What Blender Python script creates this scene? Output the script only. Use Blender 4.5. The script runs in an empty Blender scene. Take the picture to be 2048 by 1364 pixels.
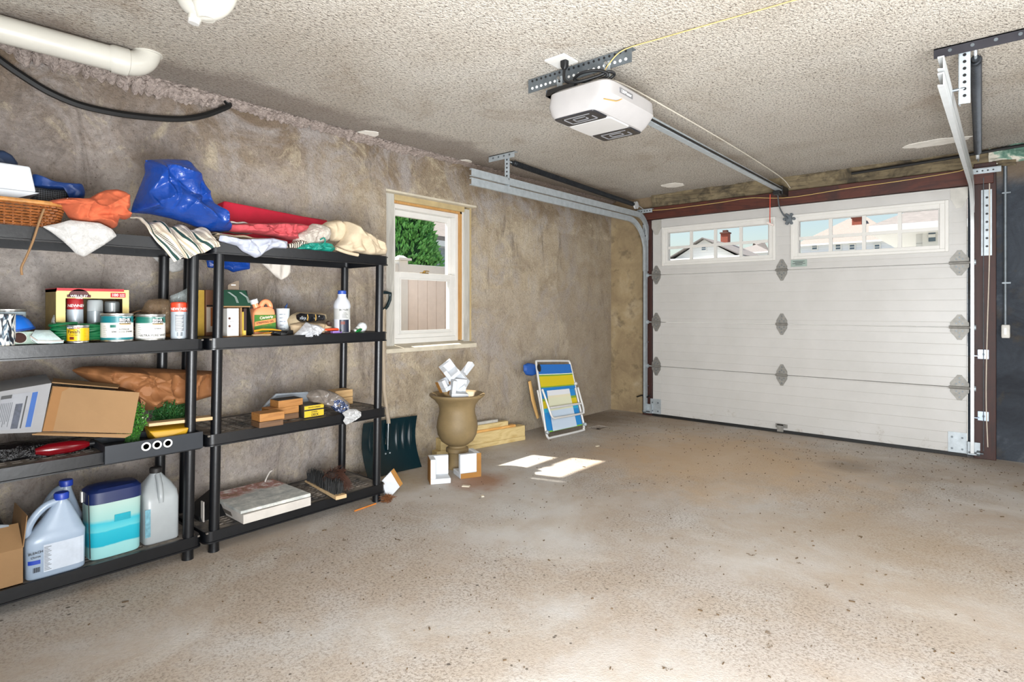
import bpy, math, random
from mathutils import Vector, Matrix, noise
random.seed(7)
S = bpy.context.scene
C = S.collection
R = math.radians

# ------------------------------------------------------------------ camera, world, lights
FOC, CH, HY, YAW = 1160.0, 1.174, 616.0, R(40.5)
cam = bpy.data.objects.new('camera', bpy.data.cameras.new('camera'))
C.objects.link(cam)
cam.location = (0, 0, CH)
cam.rotation_euler = (R(90), 0, YAW)
cam.data.sensor_width = 36
cam.data.lens = FOC / 2048 * 36
cam.data.shift_y = (HY - 682) / 2048
cam.data.clip_start = .02
S.camera = cam
S.view_settings.view_transform = 'Standard'
S.view_settings.look = 'None'
S.view_settings.gamma = 1
S.view_settings.use_curve_mapping = False
S.view_settings.exposure = -0.3
W = bpy.data.worlds.new('world'); S.world = W; W.use_nodes = True
nt = W.node_tree
sky = nt.nodes.new('ShaderNodeTexSky')
sky.sky_type = 'NISHITA'; sky.sun_disc = False; sky.sun_elevation = R(52); sky.sun_rotation = R(250); sky.air_density = 1.3; sky.dust_density = 1.5; sky.ozone_density = 1.0
nt.links.new(sky.outputs[0], nt.nodes['Background'].inputs[0])
nt.nodes['Background'].inputs[1].default_value = .22

def light(name, kind, loc, energy, aim=None, color=(1, 1, 1), size=1, sy=None):
    d = bpy.data.lights.new(name, kind); d.energy = energy; d.color = color
    if kind == 'AREA':
        d.shape = 'RECTANGLE'; d.size = size; d.size_y = sy or size
    elif kind == 'SUN': d.angle = size
    else: d.shadow_soft_size = size
    o = bpy.data.objects.new(name, d); C.objects.link(o); o.location = loc
    if aim is not None: o.rotation_euler = (Vector(aim) - Vector(loc)).to_track_quat('-Z', 'Y').to_euler()
    return o
light('sun', 'SUN', (-8, 0, 10), 17, (-8 + .70, .22, 9), (1, .95, .86), R(1.2))
light('rear_fill', 'AREA', (-.6, -1.45, 1.45), 38, (-1.6, 4, 1.2), (.93, .97, 1), 2.6, 1.7)  # added fill light behind the camera, no real lamp stands there
light('side_fill', 'AREA', (1.15, 3.0, 1.55), 70, (-2.6, 4.4, .5), (.93, .97, 1), 2.2, 1.3)  # added fill light by the blank right wall, not a real source
light('bounced_flash', 'AREA', (.1, .3, .7), 320, (-1.0, 3.0, 2.4), (.95, .98, 1), 1.4, 1.0)

# ------------------------------------------------------------------ helpers
SI, CO = math.sin(YAW), math.cos(YAW)
def at(px, py, x=None, y=None, z=None):
    """a spot of the photograph on a plane x=, y= or z= of the room, as a point in metres"""
    u, v = (px - 1024) / FOC, (HY - py) / FOC
    d = (-SI + u * CO, CO + u * SI, v)
    t = x / d[0] if x is not None else y / d[1] if y is not None else (z - CH) / d[2]
    return Vector((d[0] * t, d[1] * t, CH + d[2] * t))
def Yx(px, x): return at(px, 600, x=x).y
def Zx(px, py, x): return at(px, py, x=x).z
def dep(x, y): return -SI * x + CO * y
def rad(w, x, y):
    f = dep(x, y); u = (CO * x + SI * y) / f
    return w / 2 / FOC * f / math.sqrt(1 + u * u)

def lin(h):
    if not isinstance(h, str): return tuple(h)
    h = h.lstrip('#'); o = []
    for i in (0, 2, 4):
        c = int(h[i:i + 2], 16) / 255
        o.append(c / 12.92 if c <= .04045 else ((c + .055) / 1.055) ** 2.4)
    return tuple(o)

class NT:
    def __init__(s, name):
        s.m = bpy.data.materials.new(name); s.m.use_nodes = True; s.t = s.m.node_tree
        s.b = s.t.nodes['Principled BSDF']; s.out = s.t.nodes['Material Output']
    def n(s, typ, **kw):
        n = s.t.nodes.new(typ)
        for k, v in kw.items():
            if k in n.inputs: n.inputs[k].default_value = v
            else: setattr(n, k, v)
        return n
    def l(s, a, b): s.t.links.new(a, b)
    def coord(s, which='Object', scale=(1, 1, 1), rot=(0, 0, 0), loc=(0, 0, 0)):
        tc = s.n('ShaderNodeTexCoord'); mp = s.n('ShaderNodeMapping')
        mp.inputs['Scale'].default_value = scale; mp.inputs['Rotation'].default_value = rot; mp.inputs['Location'].default_value = loc
        s.l(tc.outputs[which], mp.inputs[0]); return mp.outputs[0]
    def noise(s, co, scale, detail=4, rough=.6, dist=0):
        n = s.n('ShaderNodeTexNoise'); n.inputs['Scale'].default_value = scale; n.inputs['Detail'].default_value = detail
        n.inputs['Roughness'].default_value = rough; n.inputs['Distortion'].default_value = dist
        s.l(co, n.inputs['Vector']); return n.outputs['Fac']
    def ramp(s, fac, stops, const=False):
        r = s.n('ShaderNodeValToRGB'); cr = r.color_ramp
        if const: cr.interpolation = 'CONSTANT'
        while len(cr.elements) < len(stops): cr.elements.new(.5)
        for e, (p, c) in zip(cr.elements, stops):
            e.position = p; c = (c, c, c) if isinstance(c, (int, float)) else lin(c); e.color = (*c[:3], 1)
        s.l(fac, r.inputs[0]); return r.outputs[0]
    def mix(s, fac, a, b, mode='MIX'):
        m = s.n('ShaderNodeMix', data_type='RGBA', blend_type=mode)
        for q, v in ((0, fac), (6, a), (7, b)):
            sock = m.inputs[q]
            if isinstance(v, (int, float)): sock.default_value = v if q == 0 else (v, v, v, 1)
            elif isinstance(v, (str, tuple)): sock.default_value = (*lin(v)[:3], 1)
            else: s.l(v, sock)
        return m.outputs[2]
    def math(s, op, a, b=0.0):
        m = s.n('ShaderNodeMath', operation=op)
        for i, v in enumerate((a, b)):
            if isinstance(v, (int, float)): m.inputs[i].default_value = v
            else: s.l(v, m.inputs[i])
        return m.outputs[0]
    def bump(s, h, strength=.3, dist=.01):
        b = s.n('ShaderNodeBump'); b.inputs['Strength'].default_value = strength; b.inputs['Distance'].default_value = dist
        s.l(h, b.inputs['Height']); s.l(b.outputs[0], s.b.inputs['Normal'])
    def sep(s, co):
        x = s.n('ShaderNodeSeparateXYZ'); s.l(co, x.inputs[0]); return x.outputs
    def done(s, col=None, rough=.6, metal=0):
        if col is not None:
            if isinstance(col, (str, tuple)): s.b.inputs['Base Color'].default_value = (*lin(col)[:3], 1)
            else: s.l(col, s.b.inputs['Base Color'])
        s.b.inputs['Roughness'].default_value = rough; s.b.inputs['Metallic'].default_value = metal
        return s.m

def mat(name, col, rough=.6, metal=0, var=.12, scale=14, bump=0, bscale=60, alpha=1, trans=0, aniso=(1, 1, 1), dist=.004, subs=0):
    k = NT(name); co = k.coord(scale=aniso); c = lin(col)
    f = k.noise(co, scale, 5)
    out = k.ramp(f, [(.3, tuple(x * (1 - var) for x in c)), (.7, tuple(min(1, x * (1 + var)) for x in c))])
    if bump: k.bump(k.noise(co, bscale, 4), bump, dist)
    k.done(out, rough, metal)
    k.b.inputs['Alpha'].default_value = alpha
    k.b.inputs['Transmission Weight'].default_value = trans
    if subs:
        k.b.inputs['Subsurface Weight'].default_value = subs; k.b.inputs['Subsurface Radius'].default_value = (.02, .02, .02)
    return k.m

WM = {}
class MB:
    def __init__(s): s.v = []; s.f = []; s.uv = {}
    def add(s, vs, fs, uvs=None):
        o = len(s.v); s.v += [Vector(p) for p in vs]
        for i, f in enumerate(fs):
            if uvs: s.uv[len(s.f)] = uvs[i]
            s.f.append([o + j for j in f])
        return s
    def box(s, x0, x1, y0, y1, z0, z1, m=None):
        vs = [Vector((x, y, z)) for z in (z0, z1) for y in (y0, y1) for x in (x0, x1)]
        if m is not None: vs = [m @ p for p in vs]
        return s.add(vs, [(0, 2, 3, 1), (4, 5, 7, 6), (0, 1, 5, 4), (2, 6, 7, 3), (0, 4, 6, 2), (1, 3, 7, 5)])
    def cb(s, c, d, rz=0, rx=0, ry=0):
        m = Matrix.Translation(c) @ Matrix.Rotation(rz, 4, 'Z') @ Matrix.Rotation(ry, 4, 'Y') @ Matrix.Rotation(rx, 4, 'X')
        return s.box(-d[0] / 2, d[0] / 2, -d[1] / 2, d[1] / 2, -d[2] / 2, d[2] / 2, m)
    def hexa(s, p):
        return s.add(p, [(0, 2, 3, 1), (4, 5, 7, 6), (0, 1, 5, 4), (2, 6, 7, 3), (0, 4, 6, 2), (1, 3, 7, 5)])
    def prism(s, poly, vec, ):
        n = len(poly); vec = Vector(vec); a = [Vector(p) for p in poly]
        fs = [list(range(n))[::-1], list(range(n, 2 * n))] + [(i, (i + 1) % n, n + (i + 1) % n, n + i) for i in range(n)]
        return s.add(a + [p + vec for p in a], fs)
    def tube(s, pts, r, n=8, closed=False, flat=None, cap=True):
        pts = [Vector(p) for p in pts]; m = len(pts)
        rs = r if isinstance(r, (list, tuple)) else [r] * m
        vs = []; up = None
        for i, p in enumerate(pts):
            a = pts[(i - 1) % m] if (closed or i) else p
            b = pts[(i + 1) % m] if (closed or i < m - 1) else p
            t = (b - a)
            t = t.normalized() if t.length > 1e-9 else Vector((0, 0, 1))
            if up is None:
                up = Vector((0, 0, 1)) if abs(t.z) < .9 else Vector((1, 0, 0))
            up = (up - t * up.dot(t)); up = up.normalized() if up.length > 1e-6 else t.orthogonal().normalized()
            sd = t.cross(up)
            for k in range(n):
                an = 2 * math.pi * k / n
                e1 = rs[i] * math.cos(an); e2 = rs[i] * math.sin(an)
                if flat: e2 *= flat
                vs.append(p + sd * e1 + up * e2)
        fs = []
        for i in range(m if closed else m - 1):
            j = (i + 1) % m
            for k in range(n): fs.append((i * n + k, i * n + (k + 1) % n, j * n + (k + 1) % n, j * n + k))
        if not closed and cap:
            fs.append(list(range(n))[::-1]); fs.append(list(range((m - 1) * n, m * n)))
        return s.add(vs, fs)
    def cyl(s, a, b, r0, r1=None, n=16): return s.tube([a, b], [r0, r0 if r1 is None else r1], n)
    def lathe(s, prof, c=(0, 0, 0), n=32, m=None, cap=True):
        c = Vector(c); vs = []; k = len(prof)
        for r, z in prof:
            for i in range(n):
                a = 2 * math.pi * i / n; vs.append(Vector((r * math.cos(a), r * math.sin(a), z)))
        if m is not None: vs = [m @ p for p in vs]
        vs = [p + c for p in vs]; fs = []
        for j in range(k - 1):
            for i in range(n): fs.append((j * n + i, j * n + (i + 1) % n, (j + 1) * n + (i + 1) % n, (j + 1) * n + i))
        if cap: fs.append(list(range(n))[::-1]); fs.append(list(range((k - 1) * n, k * n)))
        return s.add(vs, fs)
    def loft(s, rings, n=40, m=None):
        """rings: (cx, cy, z, hx, hy, power)"""
        vs = []
        for cx, cy, z, hx, hy, p in rings:
            for i in range(n):
                a = 2 * math.pi * i / n; c, q = math.cos(a), math.sin(a)
                vs.append(Vector((cx + hx * math.copysign(abs(c) ** (2 / p), c), cy + hy * math.copysign(abs(q) ** (2 / p), q), z)))
        if m is not None: vs = [m @ v for v in vs]
        fs = [list(range(n))[::-1], list(range((len(rings) - 1) * n, len(rings) * n))]
        for j in range(len(rings) - 1):
            for i in range(n): fs.append((j * n + i, j * n + (i + 1) % n, (j + 1) * n + (i + 1) % n, (j + 1) * n + i))
        return s.add(vs, fs)
    def sheet(s, fn, nu, nv, th=.004):
        """a thin cloth or card with both faces: fn(u, v) -> point"""
        P = [[Vector(fn(i / nu, j / nv)) for i in range(nu + 1)] for j in range(nv + 1)]
        N = []
        for j in range(nv + 1):
            row = []
            for i in range(nu + 1):
                a = P[j][min(i + 1, nu)] - P[j][max(i - 1, 0)]; b = P[min(j + 1, nv)][i] - P[max(j - 1, 0)][i]
                q = a.cross(b); row.append(q.normalized() if q.length > 1e-12 else Vector((0, 0, 1)))
            N.append(row)
        w = nu + 1; k = w * (nv + 1)
        vs = [P[j][i] + N[j][i] * th / 2 for j in range(nv + 1) for i in range(w)] + [P[j][i] - N[j][i] * th / 2 for j in range(nv + 1) for i in range(w)]
        fs = []; uv = []
        for j in range(nv):
            for i in range(nu):
                q = (j * w + i, j * w + i + 1, (j + 1) * w + i + 1, (j + 1) * w + i)
                t = [(i / nu, j / nv), ((i + 1) / nu, j / nv), ((i + 1) / nu, (j + 1) / nv), (i / nu, (j + 1) / nv)]
                fs.append(q); uv.append(t); fs.append([k + a for a in q[::-1]]); uv.append(t[::-1])
        edge = [i for i in range(w)] + [j * w + nu for j in range(1, nv + 1)] + [nv * w + i for i in range(nu - 1, -1, -1)] + [j * w for j in range(nv - 1, 0, -1)]
        for a, b in zip(edge, edge[1:] + edge[:1]):
            fs.append((b, a, k + a, k + b)); uv.append([((q % w) / nu, (q // w) / nv) for q in (b, a, a, b)])
        return s.add(vs, fs, uv)
    def xf(s, m): s.v = [m @ p for p in s.v]; return s
    def build(s, name, mt, parent=None, smooth=False, bevel=0, seg=2, local=False, label=None, ang=40):
        me = bpy.data.meshes.new(name)
        if parent is not None:
            pm = WM[parent.name]; vs = s.v if local else [pm.inverted() @ p for p in s.v]; org = None
        else:
            xs = [p.x for p in s.v]; ys = [p.y for p in s.v]
            org = Vector(((min(xs) + max(xs)) / 2, (min(ys) + max(ys)) / 2, min(p.z for p in s.v)))
            vs = [p - org for p in s.v]
        me.from_pydata([tuple(p) for p in vs], [], s.f)
        ul = me.uv_layers.new(name='UVMap')
        if s.uv:
            for pi, p in enumerate(me.polygons):
                t = s.uv.get(pi)
                if t:
                    for li, q in zip(p.loop_indices, t): ul.data[li].uv = q
        me.validate(); me.update()
        if smooth:
            for p in me.polygons: p.use_smooth = True
            me.set_sharp_from_angle(angle=R(ang))
        me.materials.append(mt)
        o = bpy.data.objects.new(name, me); C.objects.link(o)
        if parent is not None:
            o.parent = parent; WM[o.name] = WM[parent.name]
        else:
            o.location = org; WM[o.name] = Matrix.Translation(org)
        if bevel:
            b = o.modifiers.new('bevel', 'BEVEL'); b.width = bevel; b.segments = seg; b.limit_method = 'ANGLE'; b.angle_limit = R(35)
        if label: o['label'] = label
        return o

def tag(o, label, cat, group=None, kind=None):
    o['label'] = label; o['category'] = cat
    if group: o['group'] = group
    if kind: o['kind'] = kind
    return o
def thing(name, label, cat, loc=(0, 0, 0), rz=0, group=None):
    o = bpy.data.objects.new(name, None); C.objects.link(o); o.empty_display_size = .05
    o.location = loc; o.rotation_euler = (0, 0, rz)
    WM[o.name] = Matrix.Translation(loc) @ Matrix.Rotation(rz, 4, 'Z')
    return tag(o, label, cat, group)
def struct(o, label, cat):
    o['kind'] = 'structure'; return tag(o, label, cat)

_tc = {}
def glyphs(body, size):
    if (body, size) in _tc: return _tc[(body, size)]
    cu = bpy.data.curves.new('t', 'FONT'); cu.body = body; cu.size = size; cu.align_x = 'CENTER'; cu.resolution_u = 2; cu.offset = size * .018
    ob = bpy.data.objects.new('t', cu); me = ob.to_mesh()
    r = ([v.co.copy() for v in me.vertices], [tuple(p.vertices) for p in me.polygons])
    ob.to_mesh_clear(); bpy.data.objects.remove(ob); bpy.data.curves.remove(cu)
    _tc[(body, size)] = r; return r
def flat_text(lines, o, U, V, mt, parent, name='lettering', stretch=1.0, label=None):
    """lines: (text, size, u, v) on a plane through o"""
    b = MB(); U = Vector(U).normalized(); V = Vector(V).normalized(); N = U.cross(V)
    for body, size, u, v in lines:
        vs, fs = glyphs(body, size)
        b.add([Vector(o) + U * (p.x * stretch + u) + V * (p.y + v) + N * .0006 for p in vs], fs)
    return b.build(name, mt, parent, label=label)
def round_text(lines, c, r, th0, mt, parent, name='lettering'):
    """lines: (text, size, dtheta, z) wrapped on a can of radius r"""
    b = MB()
    for body, size, dt, z in lines:
        vs, fs = glyphs(body, size)
        b.add([Vector((c[0] + (r + .0006) * math.cos(th0 + dt + p.x / r), c[1] + (r + .0006) * math.sin(th0 + dt + p.x / r), z + p.y)) for p in vs], fs)
    return b.build(name, mt, parent)
def patch(c, r, th0, d0, d1, z0, z1, n=8):
    """a printed label wrapped on part of a can"""
    b = MB(); vs = []
    for i in range(n + 1):
        a = th0 + d0 + (d1 - d0) * i / n
        for z in (z0, z1): vs.append((c[0] + r * math.cos(a), c[1] + r * math.sin(a), z))
    return b.add(vs, [(2 * i, 2 * i + 2, 2 * i + 3, 2 * i + 1) for i in range(n)])

def nz(p, s, o=0): return noise.noise(Vector((p[0] * s + o, p[1] * s + o * 1.7, (p[2] if len(p) > 2 else 0) * s - o)))
def resample(poly, m):
    L = [0]; n = len(poly)
    for i in range(n): L.append(L[-1] + (Vector(poly[(i + 1) % n]) - Vector(poly[i])).length)
    out = []; j = 0
    for k in range(m):
        d = L[-1] * k / m
        while L[j + 1] < d: j += 1
        f = (d - L[j]) / max(1e-9, L[j + 1] - L[j])
        out.append(Vector(poly[j]).lerp(Vector(poly[(j + 1) % n]), f))
    return out
def pile(out, xc, th, wr=.012, fr=14, ridge=.5, seed=0, m=96, rings=16, lean=0, dirn=(0, 0), flatness=4, fold=0, back=.5, soft=True, cr=None):
    """a soft folded or crumpled body: its outline (given as spots of the photograph at depth xc) carries real thickness and folds"""
    P = [at(a, b, x=xc) for a, b in out]; P = [Vector((p.y, p.z)) for p in P]
    P = resample(P, m)
    if soft:
        P = [(P[i - 1] + P[i] * 2 + P[(i + 1) % m]) / 4 for i in range(m)]
    c = sum(P, Vector((0, 0))) / m
    b = MB(); vs = []; uv = []
    ys = [p.x for p in P]; zs = [p.y for p in P]; y0, y1, z0, z1 = min(ys), max(ys), min(zs), max(zs)
    rng = random.Random(seed * 7 + 1); CR = []
    if cr:
        for _ in range(cr[0]):
            an = rng.uniform(0, math.pi); o = Vector((rng.uniform(y0, y1), rng.uniform(z0, z1)))
            CR.append((Vector((math.cos(an), math.sin(an))), o, rng.choice((1, 1, -.7)) * rng.uniform(.5, 1), rng.uniform(.25, .7) * max(y1 - y0, z1 - z0), rng.uniform(-3, 3)))
    def pos(s, p, side):
        q = c + (p - c) * s
        e = max(0, 1 - s ** flatness) ** .5
        a = nz((q.x, q.y), fr, seed); bb = 1 - 2 * abs(nz((q.x + a * .03, q.y), fr * .8, seed + 9)) ** .8
        w = wr * (a * (1 - ridge) + bb * ridge) * min(1, (1 - s) * 5)
        for dv, o, am, ln, bend in CR:
            r = q - o; u_ = r.dot(dv); d = r.x * dv.y - r.y * dv.x + bend * u_ * u_
            w += cr[1] * am * math.exp(-abs(d) / cr[2]) * max(0, 1 - abs(u_) / ln) * min(1, (1 - s) * 4)
        if fold:
            k = dirn[0] * q.x + dirn[1] * q.y
            w += fold * math.sin(k + 2.5 * nz((q.x, q.y), 5, seed + 3)) * min(1, (1 - s) * 5)
        x = xc + (th * e + w if side else -th * back * e) + lean * (q.y - z0)
        return Vector((x, q.x, q.y)), ((q.x - y0) / (y1 - y0), (q.y - z0) / (z1 - z0))
    pts = []; fs = []; uvs = []
    for side in (1, 0):
        base = len(pts); pts.append(pos(0, c, side))
        for k in range(1, rings + 1):
            for p in P: pts.append(pos(k / rings, p, side))
        for i in range(m):
            q = (base, base + 1 + i, base + 1 + (i + 1) % m); fs.append(q if side else q[::-1])
        for k in range(rings - 1):
            for i in range(m):
                a = base + 1 + k * m + i; d = base + 1 + k * m + (i + 1) % m
                q = (a, a + m, d + m, d); fs.append(q if side else q[::-1])
    o0 = 1 + (rings - 1) * m; o1 = o0 + 1 + rings * m
    for i in range(m):
        j = (i + 1) % m; fs.append((o0 + i, o1 + i, o1 + j, o0 + j))
    b.add([p[0] for p in pts], fs, [[pts[i][1] for i in f] for f in fs])
    return b

# ------------------------------------------------------------------ materials
def m_wall():
    k = NT('left_wall_stucco'); co = k.coord(); X = k.sep(co)   # object origin sits at the middle of the wall's foot
    big = k.noise(co, 1.1, 6, .6, .4); mid = k.noise(co, 4.5, 6, .65, .3); fine = k.noise(co, 70, 3, .7)
    a = k.ramp(big, [(.3, '#928881'), (.5, '#b9ada4'), (.7, '#d2c7bd')])
    tan = k.ramp(mid, [(.3, '#a8967c'), (.5, '#cdbb9e'), (.72, '#e2d6c2')])
    f = k.math('ADD', k.math('MULTIPLY', X[1], .28), k.math('MULTIPLY', k.noise(co, 1.7, 6, .7, .9), 1.5))
    c = k.mix(k.ramp(f, [(.55, 0.0), (1.0, .9)]), a, tan)
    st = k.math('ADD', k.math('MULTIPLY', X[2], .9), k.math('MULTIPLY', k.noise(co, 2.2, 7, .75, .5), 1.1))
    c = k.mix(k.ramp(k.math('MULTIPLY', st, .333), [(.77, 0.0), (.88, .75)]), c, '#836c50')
    c = k.mix(k.ramp(k.noise(co, 1.7, 8, .65, .8), [(.56, 0.0), (.74, .5)]), c, '#8c775f')
    c = k.mix(k.ramp(k.noise(k.coord(loc=(3, 5, 1)), 2.0, 7, .7, .8), [(.50, 0.0), (.64, .8)]), c, '#c3bbb6')
    c = k.mix(k.ramp(k.noise(k.coord(loc=(7, 2, 9)), 3.0, 8, .75, 1.0), [(.55, 0.0), (.64, .7)]), c, '#e0d0b2')
    c = k.mix(k.ramp(k.noise(k.coord(scale=(1, 2.2, .45), loc=(1, 8, 2)), 2.6, 8, .75, .8), [(.56, 0.0), (.68, .65)]), c, '#6d6259')
    edge = k.math('ADD', X[2], k.math('MULTIPLY', k.noise(co, 3, 4), .05))
    low = k.math('MULTIPLY', k.math('LESS_THAN', edge, 1.37), k.math('GREATER_THAN', X[1], 1.5))
    c = k.mix(k.math('MULTIPLY', low, .35), c, '#c6b9a8')
    peel = k.math('MULTIPLY', k.math('GREATER_THAN', k.math('ADD', X[1], k.math('MULTIPLY', k.noise(co, 2.4, 6, .6), .8)), 3.15), k.math('LESS_THAN', X[2], 1.95))
    c = k.mix(k.math('MULTIPLY', peel, .4), c, '#a5947d')
    sp = k.n('ShaderNodeTexVoronoi'); sp.inputs['Scale'].default_value = 34; k.l(co, sp.inputs['Vector'])
    c = k.mix(k.ramp(k.math('ADD', sp.outputs['Distance'], k.math('MULTIPLY', k.noise(co, 5, 3), .35)), [(.2, .6), (.27, 0.0)]), c, '#5b4c40')
    c = k.mix(k.ramp(fine, [(.34, .3), (.48, 0.0)]), c, '#6d5d4e')
    h = k.math('ADD', k.math('MULTIPLY', fine, .8), k.math('MULTIPLY', k.noise(co, 26, 6, .75, .9), 1.0))
    k.bump(h, 1.0, .016)
    return k.done(k.mix(1.0, c, (.80, .80, .81), 'MULTIPLY'), .92)
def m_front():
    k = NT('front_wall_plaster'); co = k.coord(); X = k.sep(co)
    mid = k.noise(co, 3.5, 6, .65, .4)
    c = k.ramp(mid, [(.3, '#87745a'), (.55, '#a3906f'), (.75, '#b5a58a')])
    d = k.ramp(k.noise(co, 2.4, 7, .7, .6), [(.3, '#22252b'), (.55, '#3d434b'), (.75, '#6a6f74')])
    c = k.mix(k.ramp(k.math('ADD', k.math('MULTIPLY', X[0], 1.0), .0), [(.35, 0.0), (.55, 1.0)]), c, d)  # turns dark grey towards the right end, by x position
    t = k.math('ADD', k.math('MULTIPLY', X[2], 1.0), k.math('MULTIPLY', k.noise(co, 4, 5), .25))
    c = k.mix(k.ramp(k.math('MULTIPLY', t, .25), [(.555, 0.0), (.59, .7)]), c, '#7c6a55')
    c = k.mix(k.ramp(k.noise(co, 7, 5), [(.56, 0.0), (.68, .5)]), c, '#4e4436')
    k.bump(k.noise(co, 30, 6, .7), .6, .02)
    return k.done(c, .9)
def m_ceiling():
    k = NT('ceiling_stucco'); co = k.coord(); sw = k.coord(scale=(1, .6, 1), rot=(0, 0, R(-25)))
    big = k.noise(co, .9, 5, .6, .5)
    pop = k.noise(sw, 92, 4, .8, .2); pop2 = k.noise(co, 210, 2, .6)
    v = k.n('ShaderNodeTexVoronoi'); v.inputs['Scale'].default_value = 120; k.l(sw, v.inputs['Vector'])
    base = k.ramp(big, [(.3, '#cfc5b7'), (.5, '#e4ddd2'), (.72, '#f0ebe2')])
    base = k.mix(k.ramp(pop2, [(.35, .5), (.6, 0.0)]), base, '#b5a48e')
    c = k.mix(k.ramp(pop, [(.36, .9), (.49, 0.0)]), base, '#544638')
    c = k.mix(k.ramp(k.noise(co, 1.5, 6, .7, .8), [(.56, 0.0), (.74, .55)]), c, '#9a8266')
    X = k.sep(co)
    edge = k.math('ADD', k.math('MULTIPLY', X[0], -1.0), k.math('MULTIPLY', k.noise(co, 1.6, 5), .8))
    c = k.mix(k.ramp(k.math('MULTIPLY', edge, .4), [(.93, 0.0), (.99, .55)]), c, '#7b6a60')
    h = k.math('ADD', k.math('MULTIPLY', pop, 1.2), k.math('MULTIPLY', v.outputs['Distance'], -.6)); h = k.math('ADD', h, k.math('MULTIPLY', pop2, .4))
    k.bump(h, 1.0, .018)
    return k.done(c, .95)
def m_floor():
    k = NT('floor_concrete'); co = k.coord()
    big = k.noise(co, .8, 6, .6, .6); mid = k.noise(co, 3, 7, .7, .3); fine = k.noise(co, 60, 4, .8)
    c = k.ramp(big, [(.3, '#b9aa9c'), (.5, '#c6bcb2'), (.68, '#cdc9c4')])
    c = k.mix(k.ramp(mid, [(.42, .4), (.6, 0.0)]), c, '#ae9577')
    c = k.mix(k.ramp(k.noise(co, 1.3, 6, .65, 1.0), [(.52, 0.0), (.7, .7)]), c, '#d6d0c8')
    gr = k.mix(k.ramp(k.noise(co, 1.1, 4, .5, .3), [(.42, .8), (.58, .05)]), 0.0, k.ramp(k.noise(co, 85, 3, .8), [(.38, .9), (.52, 0.0)]))
    c = k.mix(gr, c, '#7d6e5e')
    v = k.n('ShaderNodeTexVoronoi'); v.inputs['Scale'].default_value = 17; v.inputs['Randomness'].default_value = 1; k.l(co, v.inputs['Vector'])
    sp = k.ramp(k.math('ADD', v.outputs['Distance'], k.math('MULTIPLY', k.noise(co, 2.1, 3), .3)), [(.19, .85), (.235, 0.0)])
    c = k.mix(sp, c, '#4b4036')
    h = k.math('ADD', k.math('MULTIPLY', fine, .6), k.math('MULTIPLY', k.noise(co, 160, 3, .7), .5))
    X = k.sep(co)   # origin of the floor: x -1.1, y 2.15
    def blob(cx, cy, r, colr, amt):
        dx = k.math('SUBTRACT', X[0], cx + 1.1); dy = k.math('SUBTRACT', X[1], cy - 2.15)
        d = k.math('SQRT', k.math('ADD', k.math('MULTIPLY', dx, dx), k.math('MULTIPLY', dy, dy)))
        d = k.math('ADD', k.math('DIVIDE', d, r), k.math('MULTIPLY', k.noise(co, 3.5, 6, .7, .6), 1.3))
        return k.mix(k.ramp(k.math('MULTIPLY', d, .4), [(.42, amt), (.72, 0.0)]), c, colr)
    for q in ((-2.72, 2.85, .22, '#9a6a48', .8), (-1.75, 4.5, 1.1, '#d6b184', .6), (-3.35, 5.3, .5, '#6f5c46', .7), (-2.6, 5.65, .5, '#a08462', .5), (-.9, 4.9, .2, '#75695a', .5), (-3.2, 2.5, .3, '#a98a50', .5), (-.5, 3.4, .6, '#a88f70', .45)): c = blob(*q)
    k.bump(h, .45, .008)
    return k.done(k.mix(1.0, c, (.80, .82, .84), 'MULTIPLY'), .72)
def m_wood(name, a, b, scale=6, axis=1, rough=.6, dark=None):
    k = NT(name); s = [1, 1, 1]; s[axis] = .07
    co = k.coord(scale=tuple(q * scale for q in s))
    n = k.noise(co, 2.2, 6, .6, 2.2); n2 = k.noise(co, 9, 5, .7, .6)
    c = k.ramp(n, [(.3, a), (.5, b), (.62, a), (.75, b)])
    c = k.mix(.25, c, k.ramp(n2, [(.35, a), (.65, b)]))
    if dark: c = k.mix(k.ramp(k.noise(k.coord(), 4, 6, .7, .5), [(.5, 0.0), (.66, .8)]), c, dark)
    k.bump(n2, .15, .004)
    return k.done(c, rough)
def m_glass(name, tint=(1, 1, 1), gl=.07):
    k = NT(name); t = k.t
    t.nodes.remove(k.b)
    tr = k.n('ShaderNodeBsdfTransparent'); tr.inputs[0].default_value = (*tint, 1)
    g = k.n('ShaderNodeBsdfGlossy'); g.inputs['Roughness'].default_value = .03
    lw = k.n('ShaderNodeLayerWeight'); lw.inputs[0].default_value = .12
    mx = k.n('ShaderNodeMixShader'); k.l(k.math('MULTIPLY', lw.outputs['Fresnel'], gl * 8), mx.inputs[0])
    k.l(tr.outputs[0], mx.inputs[1]); k.l(g.outputs[0], mx.inputs[2]); k.l(mx.outputs[0], k.out.inputs[0])
    return k.m
def m_film(name, col, op=.35, rough=.15):
    k = NT(name); co = k.coord(); f = k.noise(co, 30, 5, .7, 1)
    a = k.ramp(f, [(.35, max(0.0, op - .15)), (.65, min(1.0, op + .2))])
    k.bump(k.noise(co, 45, 5, .7, 1.2), .6, .01)
    k.done(col, rough); k.l(a, k.b.inputs['Alpha']); return k.m
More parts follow.
